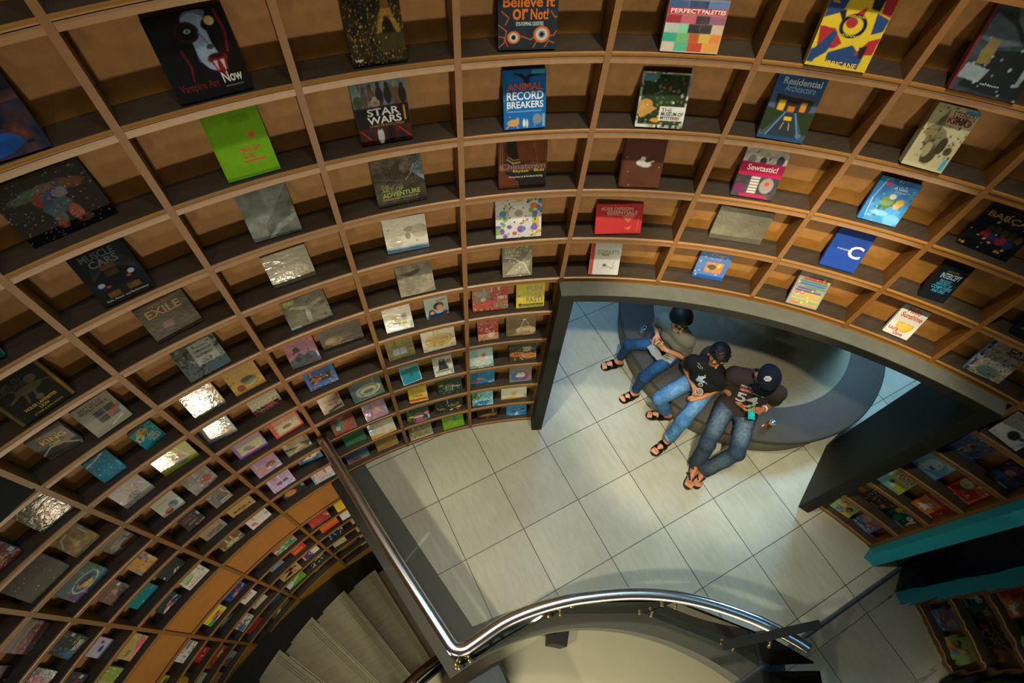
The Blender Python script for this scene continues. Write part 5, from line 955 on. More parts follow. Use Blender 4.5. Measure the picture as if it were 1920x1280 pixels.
for n, line in enumerate(BOOKS.strip().split('\n')):
    v = line.split('|')
    if len(v) < 11: continue
    book(n + 1, v[0], *(float(x) for x in v[1:8]), v[8], [o for o in v[9].split(';') if o], v[10])
# ================================================================ people
from mathutils.bvhtree import BVHTree
V3 = lambda *a: np.array(a, float)
def nrm(v): return v / np.linalg.norm(v)

class Field:
    """a sum of rounded shapes sampled on a grid and skinned as one continuous surface"""
    def __init__(s, h=0.0055): s.p = []; s.h = h
    def rc(s, a, b, r1, r2=None, k=0.02, sub=False): s.p.append(('c', np.array(a, float), np.array(b, float), r1, r1 if r2 is None else r2, k, sub)); return s
    def el(s, c, ax, r, k=0.02, sub=False): s.p.append(('e', np.array(c, float), np.array(ax, float), np.array(r, float), None, k, sub)); return s
    def plane(s, c, n): s.p.append(('p', np.array(c, float), nrm(np.array(n, float)), None, None, 0, True)); return s
    def limit(s, c, n, box): s.p.append(('l', np.array(c, float), nrm(np.array(n, float)), box, None, 0, True)); return s
    def bounds(s):
        lo, hi = [], []
        for q in s.p:
            if q[6]: continue
            if q[0] == 'c':
                m = max(q[3], q[4]); lo += [np.minimum(q[1], q[2]) - m]; hi += [np.maximum(q[1], q[2]) + m]
            else:
                m = q[3].max(); lo += [q[1] - m]; hi += [q[1] + m]
        return np.min(lo, 0) - 0.03, np.max(hi, 0) + 0.03
    def mesh(s, ripple=0.0, seed=0):
        lo, hi = s.bounds(); h = s.h
        n = np.ceil((hi - lo) / h).astype(int) + 1
        D = np.full(n, 0.06, np.float32)
        ax = [(lo[i] + h * np.arange(n[i])).astype(np.float32) for i in range(3)]
        for q in s.p:
            k = q[5]; pad = 0.03 + k
            if q[0] == 'c': m = max(q[3], q[4]); b0 = np.minimum(q[1], q[2]) - m - pad; b1 = np.maximum(q[1], q[2]) + m + pad
            elif q[0] == 'e': m = q[3].max(); b0 = q[1] - m - pad; b1 = q[1] + m + pad
            elif q[0] == 'l': b0 = q[1] - q[3]; b1 = q[1] + q[3]
            else: b0, b1 = lo, hi
            i0 = np.clip(((b0 - lo) / h).astype(int), 0, n - 1); i1 = np.clip(((b1 - lo) / h).astype(int) + 2, 1, n)
            if np.any(i1 <= i0): continue
            sl = tuple(slice(a, b) for a, b in zip(i0, i1))
            X = ax[0][sl[0]][:, None, None]; Y = ax[1][sl[1]][None, :, None]; Z = ax[2][sl[2]][None, None, :]
            if q[0] == 'c':
                a, b = q[1], q[2]; d = b - a; L2 = max(float(d @ d), 1e-9)
                t = np.clip(((X - a[0]) * d[0] + (Y - a[1]) * d[1] + (Z - a[2]) * d[2]) / L2, 0, 1)
                v = np.sqrt((X - a[0] - t * d[0]) ** 2 + (Y - a[1] - t * d[1]) ** 2 + (Z - a[2] - t * d[2]) ** 2) - (q[3] + (q[4] - q[3]) * t)
            elif q[0] == 'e':
                c, A, r = q[1], q[2], q[3]
                u = [((X - c[0]) * A[i][0] + (Y - c[1]) * A[i][1] + (Z - c[2]) * A[i][2]) / r[i] for i in range(3)]
                g = np.sqrt(u[0] ** 2 + u[1] ** 2 + u[2] ** 2)
                g2 = np.sqrt((u[0] / r[0]) ** 2 + (u[1] / r[1]) ** 2 + (u[2] / r[2]) ** 2) + 1e-6
                v = g * (g - 1) / g2
            else:
                c, nn = q[1], q[2]
                v = (X - c[0]) * nn[0] + (Y - c[1]) * nn[1] + (Z - c[2]) * nn[2]
                D[sl] = np.maximum(D[sl], v); continue
            if q[6]:
                D[sl] = np.maximum(D[sl], -v)
            else:
                o = D[sl]
                if k > 0:
                    hh = np.clip(0.5 + 0.5 * (v - o) / k, 0, 1)
                    D[sl] = v * (1 - hh) + o * hh - k * hh * (1 - hh)
                else: D[sl] = np.minimum(o, v)
        if ripple:
            rng = np.random.RandomState(seed)
            for f in (26, 43, 71):
                w = rng.randn(3); w = w / np.linalg.norm(w) * f; ph = rng.rand() * 6
                w2 = rng.randn(3) * f * .35
                D += (ripple * 26 / f) * np.sin(ax[0][:, None, None] * w[0] + ax[1][None, :, None] * w[1] + ax[2][None, None, :] * w[2] + ph
                          + 1.4 * np.sin(ax[0][:, None, None] * w2[0] + ax[1][None, :, None] * w2[1] + ax[2][None, None, :] * w2[2])).astype(np.float32)
        # surface nets
        S = D < 0
        c = S[:-1, :-1, :-1].astype(np.int8)
        for dx, dy, dz in ((1, 0, 0), (0, 1, 0), (0, 0, 1), (1, 1, 0), (1, 0, 1), (0, 1, 1), (1, 1, 1)):
            c = c + S[dx:n[0] - 1 + dx, dy:n[1] - 1 + dy, dz:n[2] - 1 + dz]
        act = (c > 0) & (c < 8)
        I = np.argwhere(act); vid = np.full(act.shape, -1, np.int32); vid[act] = np.arange(len(I))
        acc = np.zeros((len(I), 3)); cnt = np.zeros(len(I))
        cor = [(x, y, z) for x in (0, 1) for y in (0, 1) for z in (0, 1)]
        for a in range(8):
            for b in range(a + 1, 8):
                ca, cb = np.array(cor[a]), np.array(cor[b])
                if np.abs(ca - cb).sum() != 1: continue
                da = D[tuple((I + ca).T)]; db = D[tuple((I + cb).T)]
                m = (da < 0) != (db < 0)
                t = da[m] / (da[m] - db[m])
                acc[m] += ca + (cb - ca) * t[:, None]; cnt[m] += 1
        P = lo + h * (I + acc / np.maximum(cnt, 1)[:, None])
        faces = []
        for axis in range(3):
            u, w = (axis + 1) % 3, (axis + 2) % 3
            sa = [slice(None)] * 3; sb = [slice(None)] * 3; sa[axis] = slice(0, -1); sb[axis] = slice(1, None)
            E = np.argwhere(S[tuple(sa)] != S[tuple(sb)])
            E = E[(E[:, u] > 0) & (E[:, w] > 0) & (E[:, u] < n[u] - 1) & (E[:, w] < n[w] - 1)]
            if not len(E): continue
            inside = S[tuple(E.T)]
            def vv(du, dw):
                J = E.copy(); J[:, u] -= du; J[:, w] -= dw; return vid[tuple(J.T)]
            q = np.stack([vv(1, 1), vv(0, 1), vv(0, 0), vv(1, 0)], 1)
            q[~inside] = q[~inside][:, ::-1]
            faces.append(q)
        F = np.concatenate(faces); F = F[(F >= 0).all(1)]
        return P, F

def field_obj(name, f, material, parent, ripple=0.0, seed=0, relax=2, cols=None):
    P, F = f.mesh(ripple, seed)
    # a little smoothing of the vertex positions
    for _ in range(relax):
        acc = np.zeros_like(P); cnt = np.zeros(len(P))
        for k in range(4):
            a, b = F[:, k], F[:, (k + 1) % 4]
            np.add.at(acc, a, P[b]); np.add.at(acc, b, P[a]); np.add.at(cnt, a, 1); np.add.at(cnt, b, 1)
        P = P * 0.55 + 0.45 * acc / np.maximum(cnt, 1)[:, None]
    me = bpy.data.meshes.new(name); me.from_pydata(P.tolist(), [], F.tolist())
    me.polygons.foreach_set('use_smooth', [True] * len(F))
    if cols is not None:
        a = me.attributes.new('ink', 'FLOAT_COLOR', 'POINT'); c4 = np.ones((len(P), 4), np.float32); c4[:, :3] = cols(P); a.data.foreach_set('color', c4.ravel())
    me.materials.append(material)
    o = link(name, me)
    if parent is not None:
        o.parent = parent; o.matrix_parent_inverse = parent.matrix_world.inverted()
    return o, P, F

def cloth_mat(name, color, c2, amt=0.35, sc=60, rough=0.85, **k):
    m = mat(name, color, rough, noise=((sc, sc, sc), amt, c2), bump=(220, 0.12, 0.003), spec=0.25); return m
def denim_mat(name):
    m = bpy.data.materials.new(name); m.use_nodes = True; nt = m.node_tree; p = nt.nodes['Principled BSDF']
    a = nt.nodes.new('ShaderNodeAttribute'); a.attribute_name = 'ink'
    tc = nt.nodes.new('ShaderNodeTexCoord'); nz = nt.nodes.new('ShaderNodeTexNoise'); nz.inputs['Scale'].default_value = 34; nz.inputs['Detail'].default_value = 6
    nt.links.new(tc.outputs['Object'], nz.inputs['Vector'])
    mr = nt.nodes.new('ShaderNodeMapRange'); mr.inputs[1].default_value = 0.3; mr.inputs[2].default_value = 0.7; mr.inputs[3].default_value = 0.7; mr.inputs[4].default_value = 1.2
    nt.links.new(nz.outputs[0], mr.inputs[0]); hv = nt.nodes.new('ShaderNodeHueSaturation')
    nt.links.new(a.outputs['Color'], hv.inputs['Color']); nt.links.new(mr.outputs[0], hv.inputs['Value']); nt.links.new(hv.outputs[0], p.inputs['Base Color'])
    p.inputs['Roughness'].default_value = 0.85; p.inputs['Specular IOR Level'].default_value = 0.2
    n2 = nt.nodes.new('ShaderNodeTexNoise'); n2.inputs['Scale'].default_value = 55; n2.inputs['Detail'].default_value = 4; nt.links.new(tc.outputs['Object'], n2.inputs['Vector'])
    b = nt.nodes.new('ShaderNodeBump'); b.inputs['Strength'].default_value = 0.4; b.inputs['Distance'].default_value = 0.008
    nt.links.new(n2.outputs[0], b.inputs['Height']); nt.links.new(b.outputs[0], p.inputs['Normal'])
    return m
M_DENIM = denim_mat('washed_denim')
def skin_mat(name, color, c2):
    m = mat(name, color, 0.5, noise=((14, 14, 14), 0.35, c2), bump=(260, 0.05, 0.002), spec=0.4)
    p = m.node_tree.nodes['Principled BSDF']; p.inputs['Subsurface Weight'].default_value = 0.08; p.inputs['Subsurface Radius'].default_value = (0.01, 0.004, 0.002)
    return m
M_HAIR = mat('black_hair', '0c0b0a', 0.5, noise=((160, 160, 30), 0.6, '221e1a'), bump=(120, 0.35, 0.006), spec=0.25)
M_SOLE = mat('black_rubber', '101112', 0.6, noise=((80, 80, 80), 0.3, '1c1e20'), spec=0.3)
M_EYE = mat('dark_eye', '0d0a08', 0.3)
M_LIPS = mat('lips', '8a4a3c', 0.5)
M_NAVY = cloth_mat('navy_cap_cloth', '0f1626', '090d18', 0.4, 90)

def hand(f, W, d, n, side, sc=1.0, curl=(0.5, 0.6, 0.7, 0.8), thumb=0.6, spread=0.1):
    """five-fingered hand: wrist W, direction d to the knuckles, n out of the palm, side points to the thumb"""
    d = nrm(d); n = nrm(n - d * (n @ d)); s = np.cross(d, n); s = s if s @ side > 0 else -s
    L = 0.078 * sc; W = np.array(W, float)
    offs = (0.026, 0.009, -0.009, -0.025); lens = (0.066, 0.074, 0.068, 0.054)
    kn = [W + d * L * (1.0 - 0.05 * abs(i - 1)) + s * o * sc for i, o in enumerate(offs)]
    for q in kn: f.rc(W + (q - W) * 0.12, q, 0.0155 * sc, 0.0125 * sc, 0.012)
    for i, q in enumerate(kn):
        c = curl[i]; base = nrm(d + s * spread * (1.2 - i * 0.8) * 0.5); p = q; ang = c * 0.75
        for j, fr in enumerate((0.42, 0.33, 0.25)):
            dv = nrm(base * math.cos(ang) + n * math.sin(ang)); e = p + dv * lens[i] * sc * fr
            f.rc(p, e, (0.0092 - 0.0008 * j) * sc, (0.0086 - 0.0009 * j) * sc, 0.005); p = e; ang += c * 0.95
    t0 = W + d * L * 0.30 + s * 0.020 * sc
    t1 = t0 + nrm(s * 0.9 + d * 0.8 + n * thumb * 0.6) * 0.036 * sc
    t2 = t1 + nrm(s * 0.25 + d * 1.0 + n * thumb) * 0.030 * sc
    t3 = t2 + nrm(-s * 0.1 + d * 0.9 + n * thumb * 1.2) * 0.024 * sc
    f.rc(t0, t1, 0.0135 * sc, 0.0110 * sc, 0.012); f.rc(t1, t2, 0.0105 * sc, 0.0098 * sc, 0.005); f.rc(t2, t3, 0.0096 * sc, 0.0078 * sc, 0.005)

def sandal(parent, heel, toe, width, straps, name='sandal', flip=False, sole_t=0.022, z0=0.0, toeside=1):
    """rubber sole with bands over the foot"""
    heel = np.array([heel[0], heel[1], 0.0]); toe = np.array([toe[0], toe[1], 0.0])
    ax = toe - heel; L = np.linalg.norm(ax); ax = ax / L; sd = np.array([-ax[1], ax[0], 0])
    prof = [(0.0, .30), (.03, .62), (.10, .80), (.25, .80), (.42, .72), (.58, .82), (.72, 1.0), (.84, .98), (.93, .76), (.985, .42), (1.0, .15)]
    bm = bmesh.new(); lo = []; hi = []
    out = [(t, w) for t, w in prof] + [(t, -w) for t, w in reversed(prof)]
    for t, w in out:
        q = heel + ax * L * t + sd * width / 2 * w
        lo.append(bm.verts.new((q[0], q[1], z0 + 0.001))); hi.append(bm.verts.new((q[0], q[1], z0 + sole_t)))
    m = len(out)
    for i in range(m): bm.faces.new((lo[i], lo[(i + 1) % m], hi[(i + 1) % m], hi[i]))
    f1 = bm.faces.new(hi); f2 = bm.faces.new(lo[::-1]); bmesh.ops.triangulate(bm, faces=[f1, f2])
    so = obj(name, bm, M_SOLE); so.parent = parent; so.matrix_parent_inverse = parent.matrix_world.inverted()
    for st in straps:
        bm = bmesh.new()
        if flip:
            a = heel + ax * L * st[0]; z = z0 + sole_t
            for s in (-1, 1):
                b = heel + ax * L * st[1] + sd * s * width * 0.46
                mid = (a + b) / 2
                tube(bm, [(a[0], a[1], z + .006), (mid[0] * .6 + a[0] * .4, mid[1] * .6 + a[1] * .4, z + st[2]), (mid[0] * .4 + b[0] * .6, mid[1] * .4 + b[1] * .6, z + st[2]), (b[0], b[1], z - 0.004)], [0.006, 0.009, 0.010, 0.009], 8)
        else:
            t, hgt, wd = st
            pts = []
            for k in range(9):
                u = -1 + 2 * k / 8
                q = heel + ax * L * t + sd * u * width * 0.50
                pts.append((q[0], q[1], z0 + sole_t * 0.6 + hgt * math.sqrt(max(0, 1 - u * u))))
            a = [bm.verts.new(tuple(np.array(p) - ax * wd / 2)) for p in pts]; b = [bm.verts.new(tuple(np.array(p) + ax * wd / 2)) for p in pts]
            for i in range(8): bm.faces.new((a[i], a[i + 1], b[i + 1], b[i]))
            r = bmesh.ops.solidify(bm, geom=bm.faces[:], thickness=0.005)
        k2 = obj('strap', bm, M_SOLE, smooth=True); k2.parent = so; k2.matrix_parent_inverse = so.matrix_world.inverted()
    return so

def foot(f, ank, toe, sc, z0=0.02):
    ank = np.array(ank, float); toe = np.array(toe, float)
    ax = toe - ank; ax[2] = 0; L = np.linalg.norm(ax); ax /= L; sd = np.array([-ax[1], ax[0], 0])
    heel = ank - ax * 0.045 * sc; heel[2] = z0 + 0.028
    ball = toe - ax * 0.05 * sc; ball[2] = z0 + 0.020
    f.rc(ank, heel, 0.034 * sc, 0.028 * sc, 0.02)
    f.rc(ank - V3(0, 0, .02), ball + V3(0, 0, 0.012), 0.034 * sc, 0.022 * sc, 0.025)
    f.rc(heel, ball + sd * 0.018 * sc, 0.027 * sc, 0.020 * sc, 0.02); f.rc(heel, ball - sd * 0.018 * sc, 0.027 * sc, 0.020 * sc, 0.02)
    for i, o in enumerate((-0.032, -0.016, 0.0, 0.016, 0.031)):
        l = (0.040, 0.046, 0.050, 0.050, 0.054)[i] * sc
        r = (0.0085, 0.009, 0.0092, 0.0098, 0.0125)[i] * sc
        b = ball + sd * o * sc * foot.side; f.rc(b, b + ax * l + V3(0, 0, -0.006), r, r * 0.95, 0.006)
foot.side = 1

def head(f, c, face, up, sc):
    fc = nrm(face); up = nrm(up - fc * (up @ fc)); rt = np.cross(fc, up)
    A = [rt, fc, up]
    f.el(c + up * 0.028 * sc - fc * 0.010 * sc, A, (0.074 * sc, 0.092 * sc, 0.086 * sc), 0.0)       # skull
    f.el(c - up * 0.030 * sc + fc * 0.022 * sc, A, (0.060 * sc, 0.062 * sc, 0.072 * sc), 0.03)      # face
    f.el(c - up * 0.088 * sc + fc * 0.048 * sc, A, (0.026 * sc, 0.024 * sc, 0.022 * sc), 0.03)      # chin
    f.rc(c + up * 0.002 * sc + fc * 0.080 * sc, c - up * 0.032 * sc + fc * 0.098 * sc, 0.008 * sc, 0.0125 * sc, 0.012)  # nose
    f.el(c - up * 0.058 * sc + fc * 0.080 * sc, A, (0.024 * sc, 0.008 * sc, 0.009 * sc), 0.01)      # mouth
    for s in (-1, 1):
        f.el(c + rt * s * 0.078 * sc - up * 0.010 * sc - fc * 0.006 * sc, [rt, nrm(fc - rt * s * .5), up], (0.010 * sc, 0.017 * sc, 0.030 * sc), 0.008)  # ears
        f.el(c + rt * s * 0.031 * sc + fc * 0.074 * sc + up * 0.006 * sc, A, (0.016 * sc, 0.010 * sc, 0.010 * sc), 0.006)
        f.el(c + rt * s * 0.032 * sc + fc * 0.078 * sc + up * 0.024 * sc, A, (0.022 * sc, 0.010 * sc, 0.007 * sc), 0.012)
    return fc, up, rt

def face_details(parent, c, fc, up, rt, sc):
    for s in (-1, 1):
        bm = bmesh.new(); bmesh.ops.create_uvsphere(bm, u_segments=10, v_segments=8, radius=1)
        M = Matrix((Vector(rt) * 0.011 * sc, Vector(fc) * 0.005 * sc, Vector(up) * 0.0038 * sc)).transposed().to_4x4()
        M.translation = Vector(c + rt * s * 0.031 * sc + fc * 0.0815 * sc + up * 0.004 * sc); bm.transform(M)
        e = obj('eye', bm, M_EYE, smooth=True); e.parent = parent; e.matrix_parent_inverse = parent.matrix_world.inverted()
        bm = bmesh.new()
        tube(bm, [c + rt * s * x * sc + fc * y * sc + up * z * sc for x, y, z in ((0.014, 0.0905, 0.024), (0.030, 0.0885, 0.031), (0.047, 0.078, 0.025))], [0.0022 * sc, 0.0028 * sc, 0.0014 * sc], 6)
        e = obj('eyebrow', bm, M_HAIR, smooth=True); e.parent = parent; e.matrix_parent_inverse = parent.matrix_world.inverted()
    bm = bmesh.new(); bmesh.ops.create_uvsphere(bm, u_segments=12, v_segments=8, radius=1)
    M = Matrix((Vector(rt) * 0.021 * sc, Vector(fc) * 0.006 * sc, Vector(up) * 0.006 * sc)).transposed().to_4x4()
    M.translation = Vector(c - up * 0.058 * sc + fc * 0.0855 * sc); bm.transform(M)
    e = obj('lips', bm, M_LIPS, smooth=True); e.parent = parent; e.matrix_parent_inverse = parent.matrix_world.inverted()

def person(name, J, sc, face, up, hands, cfg):
    root = empty('person', (float(J['pelvis'][0]), float(J['pelvis'][1]), 0.0)); bpy.context.view_layer.update()
    tag(root, cfg['label'], 'person', None)
    lat = nrm(J['lsh'] - J['rsh']); spine = nrm(J['neck'] - J['pelvis'])
    fwd = nrm(np.cross(lat, spine)); fwd = fwd if fwd @ (V3(*J['pelvis']) * 0 + np.append(J['rknee'][:2] + J['lknee'][:2] - 2 * J['pelvis'][:2], 0)) > 0 else -fwd
    b = Field()
    pel, ch, nk = J['pelvis'], J['chest'], J['neck']
    def torso(f, g, k=0.05):
        f.rc(J['rhip'] * .7 + pel * .3, J['lhip'] * .7 + pel * .3, 0.088 * sc + g, None, k)
        for s in (-1, 1):
            f.rc(pel + lat * s * 0.045 * sc + spine * 0.05, ch + lat * s * 0.060 * sc, 0.080 * sc + g, 0.088 * sc + g, k)
            f.rc(ch + lat * s * 0.060 * sc, nk + lat * s * 0.07 * sc - spine * 0.085 * sc, 0.086 * sc + g, 0.060 * sc + g, k)
        f.rc(J['rsh'], J['lsh'], 0.046 * sc + g, None, k)
        f.rc(J['rsh'] + lat * .05, nk - spine * 0.02, 0.046 * sc + g, 0.040 * sc + g, k); f.rc(J['lsh'] - lat * .05, nk - spine * 0.02, 0.046 * sc + g, 0.040 * sc + g, k)
    torso(b, -0.012)
    hc = J['head']; 
    b.rc(nk - spine * 0.04, hc - V3(0, 0, 0.03), 0.048 * sc, 0.044 * sc, 0.03)
    fc, upv, rt = head(b, hc, V3(*face), V3(*up), sc * cfg.get('hs', 1))
    for s in 'rl':
        b.rc(J[s + 'sh'], J[s + 'elb'], 0.043 * sc, 0.034 * sc, 0.03)
        b.rc(J[s + 'elb'], J[s + 'wri'], 0.036 * sc, 0.0235 * sc, 0.015)
        b.rc(J[s + 'hip'], J[s + 'knee'], 0.070 * sc, 0.048 * sc, 0.03)
        b.rc(J[s + 'knee'], J[s + 'ank'], 0.046 * sc, 0.030 * sc, 0.02)
        foot.side = 1 if s == 'r' else -1
        foot(b, J[s + 'ank'], J[s + 'toe'], sc, cfg.get(s + 'z', 0.022))
        d, n, sd, curl, th = hands[s]
        hand(b, J[s + 'wri'] + nrm(V3(*d)) * 0.006, V3(*d), V3(*n), V3(*sd), sc * 0.98, curl, th)
    body, P, F = field_obj('body', b, cfg['skin'], root, relax=1)
    # shirt
    f = Field(); torso(f, 0.010 + cfg.get('loose', 0.0))
    for s in 'rl':
        e = J[s + 'sh'] + (J[s + 'elb'] - J[s + 'sh']) * cfg.get('sleeve', 0.62); dv = nrm(J[s + 'elb'] - J[s + 'sh'])
        f.rc(J[s + 'sh'], e + dv * 0.04, 0.060 * sc, 0.064 * sc, 0.03)
        f.limit(e, dv, np.array([0.085, 0.085, 0.085]) * sc)
    hem = pel - spine * cfg.get('hem', 0.02)
    f.plane(hem, -spine)
    f.el(nk + spine * 0.045 + fwd * 0.02, np.eye(3), (0.062 * sc, 0.062 * sc, 0.062 * sc), 0, True)
    shirt, SP, SF = field_obj('t_shirt', f, cfg['shirt'], root, ripple=0.0022, seed=cfg['seed'])
    # trousers
    f = Field(); g = cfg.get('leg', 0.014)
    f.rc(J['rhip'] * .7 + pel * .3, J['lhip'] * .7 + pel * .3, 0.092 * sc + 0.004, None, 0.04)
    f.rc(pel, pel + spine * 0.07, 0.098 * sc, 0.096 * sc, 0.04)
    for s in 'rl':
        a, k, h2 = J[s + 'ank'], J[s + 'knee'], J[s + 'hip']
        f.rc(h2, k, 0.074 * sc + g, 0.054 * sc + g, 0.035)
        e = k + (a - k) * cfg.get(s + 'cut', 0.82)
        f.rc(k, e, 0.052 * sc + g, cfg.get('ankr', 0.040) * sc + g, 0.02)
        f.limit(e, a - k, np.array([0.075] * 3))
    f.limit(pel + spine * 0.085, spine, np.array([0.2, 0.2, 0.2]))
    tc = cfg['denim']
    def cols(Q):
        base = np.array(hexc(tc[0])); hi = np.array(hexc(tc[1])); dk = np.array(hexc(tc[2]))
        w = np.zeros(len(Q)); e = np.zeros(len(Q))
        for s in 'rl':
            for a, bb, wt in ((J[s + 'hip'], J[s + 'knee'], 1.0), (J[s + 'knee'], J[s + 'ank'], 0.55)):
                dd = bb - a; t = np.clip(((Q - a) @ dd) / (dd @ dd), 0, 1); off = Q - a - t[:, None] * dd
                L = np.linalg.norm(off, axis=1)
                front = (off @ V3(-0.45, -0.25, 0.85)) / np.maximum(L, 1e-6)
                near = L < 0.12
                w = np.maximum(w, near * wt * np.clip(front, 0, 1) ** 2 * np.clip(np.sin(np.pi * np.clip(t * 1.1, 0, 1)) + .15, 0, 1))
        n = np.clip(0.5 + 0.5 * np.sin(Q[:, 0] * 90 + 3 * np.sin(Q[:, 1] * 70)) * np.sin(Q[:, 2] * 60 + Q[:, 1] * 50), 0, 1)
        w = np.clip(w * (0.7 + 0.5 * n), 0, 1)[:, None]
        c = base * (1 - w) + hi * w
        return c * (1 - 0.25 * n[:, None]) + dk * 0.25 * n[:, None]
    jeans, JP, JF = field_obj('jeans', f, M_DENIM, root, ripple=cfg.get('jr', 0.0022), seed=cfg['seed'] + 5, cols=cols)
    return dict(root=root, shirt=(SP, SF, shirt), jeans=(JP, JF, jeans), body=(P, F, body), fc=fc, up=upv, rt=rt, lat=lat, spine=spine, fwd=fwd, hc=hc)

def hair_obj(pr, sc, low, fringe, name='hair', material=None, grow=0.010):
    hc, fc, up, rt = pr['hc'], pr['fc'], pr['up'], pr['rt']
    f = Field(0.005); A = [rt, fc, up]
    f.el(hc + up * 0.030 * sc - fc * 0.012 * sc, A, ((0.074 + grow) * sc, (0.092 + grow) * sc, (0.086 + grow * 1.2) * sc), 0)
    f.plane(hc + up * low * sc, nrm(-up * 1.0 + fc * 0.0 + fc * fringe))
    if name == 'hair' and grow > 0.008:
        rng = np.random.RandomState(9)
        for i in range(70):
            a = rng.uniform(-1.9, 1.9); e = rng.uniform(-0.25, 1.4) if i > 26 else rng.uniform(0.62, 0.85)
            if i <= 26: a = rng.uniform(-1.25, 1.25)
            dv = rt * math.sin(a) * math.cos(e) + fc * math.cos(a) * math.cos(e) + up * math.sin(e)
            p = hc + up * 0.030 * sc - fc * 0.012 * sc + (rt * (rt @ dv) * 0.080 + fc * (fc @ dv) * 0.100 + up * (up @ dv) * 0.092) * sc
            q = p + (dv * 0.004 - up * (0.014 if i <= 26 else 0.004) + rt * rng.uniform(-.012, .012) + fc * 0.004) * sc
            f.rc(p, q, 0.012 * sc, 0.004 * sc, 0.006)
    o, P, F = field_obj(name, f, material or M_HAIR, pr['root'], ripple=0.0016, seed=4, relax=1)
    return o

def bvh_of(t):
    P, F = t[0], t[1]
    return BVHTree.FromPolygons([tuple(p) for p in P], [tuple(q) for q in F])

def px_ray(u, v):
    d = Vector(((u - 960) / F_PX, (v - 640) / F_PX, 1.0))
    return (right * d.x + down * d.y + fwd * d.z).normalized()

def decal(bvh, quad, items, parent, name='print', off=0.004):
    """print on cloth. quad: corners TL TR BR BL seen from the viewpoint; items: (verts in unit square, faces, colour)"""
    V, Fc, C = [], [], []
    q = [np.array(p, float) for p in quad]
    for verts, faces, col in items:
        n0 = len(V); ok = True; tmp = []
        for x, y in verts:
            p = (q[3] * (1 - x) + q[2] * x) * (1 - y) + (q[0] * (1 - x) + q[1] * x) * y
            h = bvh.ray_cast(CAM, px_ray(p[0], p[1]))
            if h[0] is None: ok = False; break
            nn = h[1] if h[1].dot(CAM - h[0]) > 0 else -h[1]
            tmp.append(h[0] + nn * off)
        if not ok: continue
        V += tmp; C += [hexc(col)] * len(tmp); Fc += [tuple(i + n0 for i in f) for f in faces]
    if not V: return None
    o = ink_mesh(name, V, Fc, np.array(C), M_INK, None)
    o.parent = parent; o.matrix_parent_inverse = parent.matrix_world.inverted()
    return o

def disc(cx, cy, rx, ry, n=14):
    v = [(cx, cy)] + [(cx + rx * math.cos(2 * math.pi * i / n), cy + ry * math.sin(2 * math.pi * i / n)) for i in range(n)]
    return v, [(0, 1 + i, 1 + (i + 1) % n) for i in range(n)]
def gridquad(x0, y0, x1, y1, n=6):
    v = [(x0 + (x1 - x0) * i / n, y0 + (y1 - y0) * j / n) for j in range(n + 1) for i in range(n + 1)]
    return v, [(j * (n + 1) + i, j * (n + 1) + i + 1, (j + 1) * (n + 1) + i + 1, (j + 1) * (n + 1) + i) for j in range(n) for i in range(n)]
def stroke(pts, w):
    v, f = [], []
    for i, (x, y) in enumerate(pts):
        a = np.array(pts[min(i + 1, len(pts) - 1)]) - np.array(pts[max(i - 1, 0)]); a = a / (np.linalg.norm(a) + 1e-9)
        v += [(x - a[1] * w, y + a[0] * w), (x + a[1] * w, y - a[0] * w)]
    for i in range(len(pts) - 1): f.append((2 * i, 2 * i + 1, 2 * i + 3, 2 * i + 2))
    return v, f
SKIN_A = skin_mat('skin', 'c98a62', 'a46a45'); SKIN_B = skin_mat('skin', 'bd7f55', '96603a'); SKIN_C = skin_mat('skin', 'a86c48', '844e32')
TEE_GREY = cloth_mat('grey_jersey', '77776c', '5f5f56', 0.4, 40)
TEE_BLACK = cloth_mat('black_jersey', '141415', '0b0b0c', 0.4, 40)
TEE_BROWN = cloth_mat('charcoal_brown_jersey', '332a27', '231c1a', 0.4, 40)
DOWN = (0, 0, -1)

# ---- boy with the puzzle cube
J = {'head': V3(3.013, 3.541, 1.060), 'neck': V3(3.045, 3.545, 0.930), 'rsh': V3(3.011, 3.695, 0.860), 'lsh': V3(3.089, 3.386, 0.840), 'relb': V3(3.071, 3.790, 0.590), 'rwri': V3(2.944, 3.649, 0.700), 'lelb': V3(3.111, 3.348, 0.570), 'lwri': V3(2.945, 3.456, 0.660), 'chest': V3(3.089, 3.534, 0.720), 'pelvis': V3(3.149, 3.506, 0.510), 'rhip': V3(3.088, 3.583, 0.505), 'lhip': V3(3.093, 3.437, 0.505), 'rknee': V3(2.748, 3.759, 0.460), 'rank': V3(2.725, 3.789, 0.095), 'rtoe': V3(2.557, 3.828, 0.030), 'lknee': V3(2.673, 3.375, 0.460), 'lank': V3(2.662, 3.389, 0.095), 'ltoe': V3(2.521, 3.399, 0.030)}
CUBE = V3(2.902, 3.557, 0.700)
hA = {'r': ((-0.35, -0.75, 0.05), (-0.3, -0.45, -0.75), (-1, 0.2, 0.5), (0.7, 0.7, 0.75, 0.8), 0.9),
      'l': ((-0.35, 0.80, 0.12), (-0.1, 0.35, 0.9), (-1, -0.2, 0.4), (0.75, 0.8, 0.85, 0.9), 0.9)}
pa = person('person', J, 0.93, (-0.38, -0.85, -0.22), (-0.1, -0.25, 0.95), hA, dict(label='person in a grey T-shirt and blue jeans twisting a puzzle cube on the bench', skin=SKIN_A, shirt=TEE_GREY, seed=11, loose=0.006,
     leg=0.010, hs=1.22, ankr=0.040, rcut=0.80, lcut=0.82, denim=('1c3a5c', '2f5a86', '12263e'), hem=-0.01))
face_details(pa['root'], pa['hc'], pa['fc'], pa['up'], pa['rt'], 1.135)
hair_obj(pa, 1.135, 0.010, 0.85, grow=0.020)
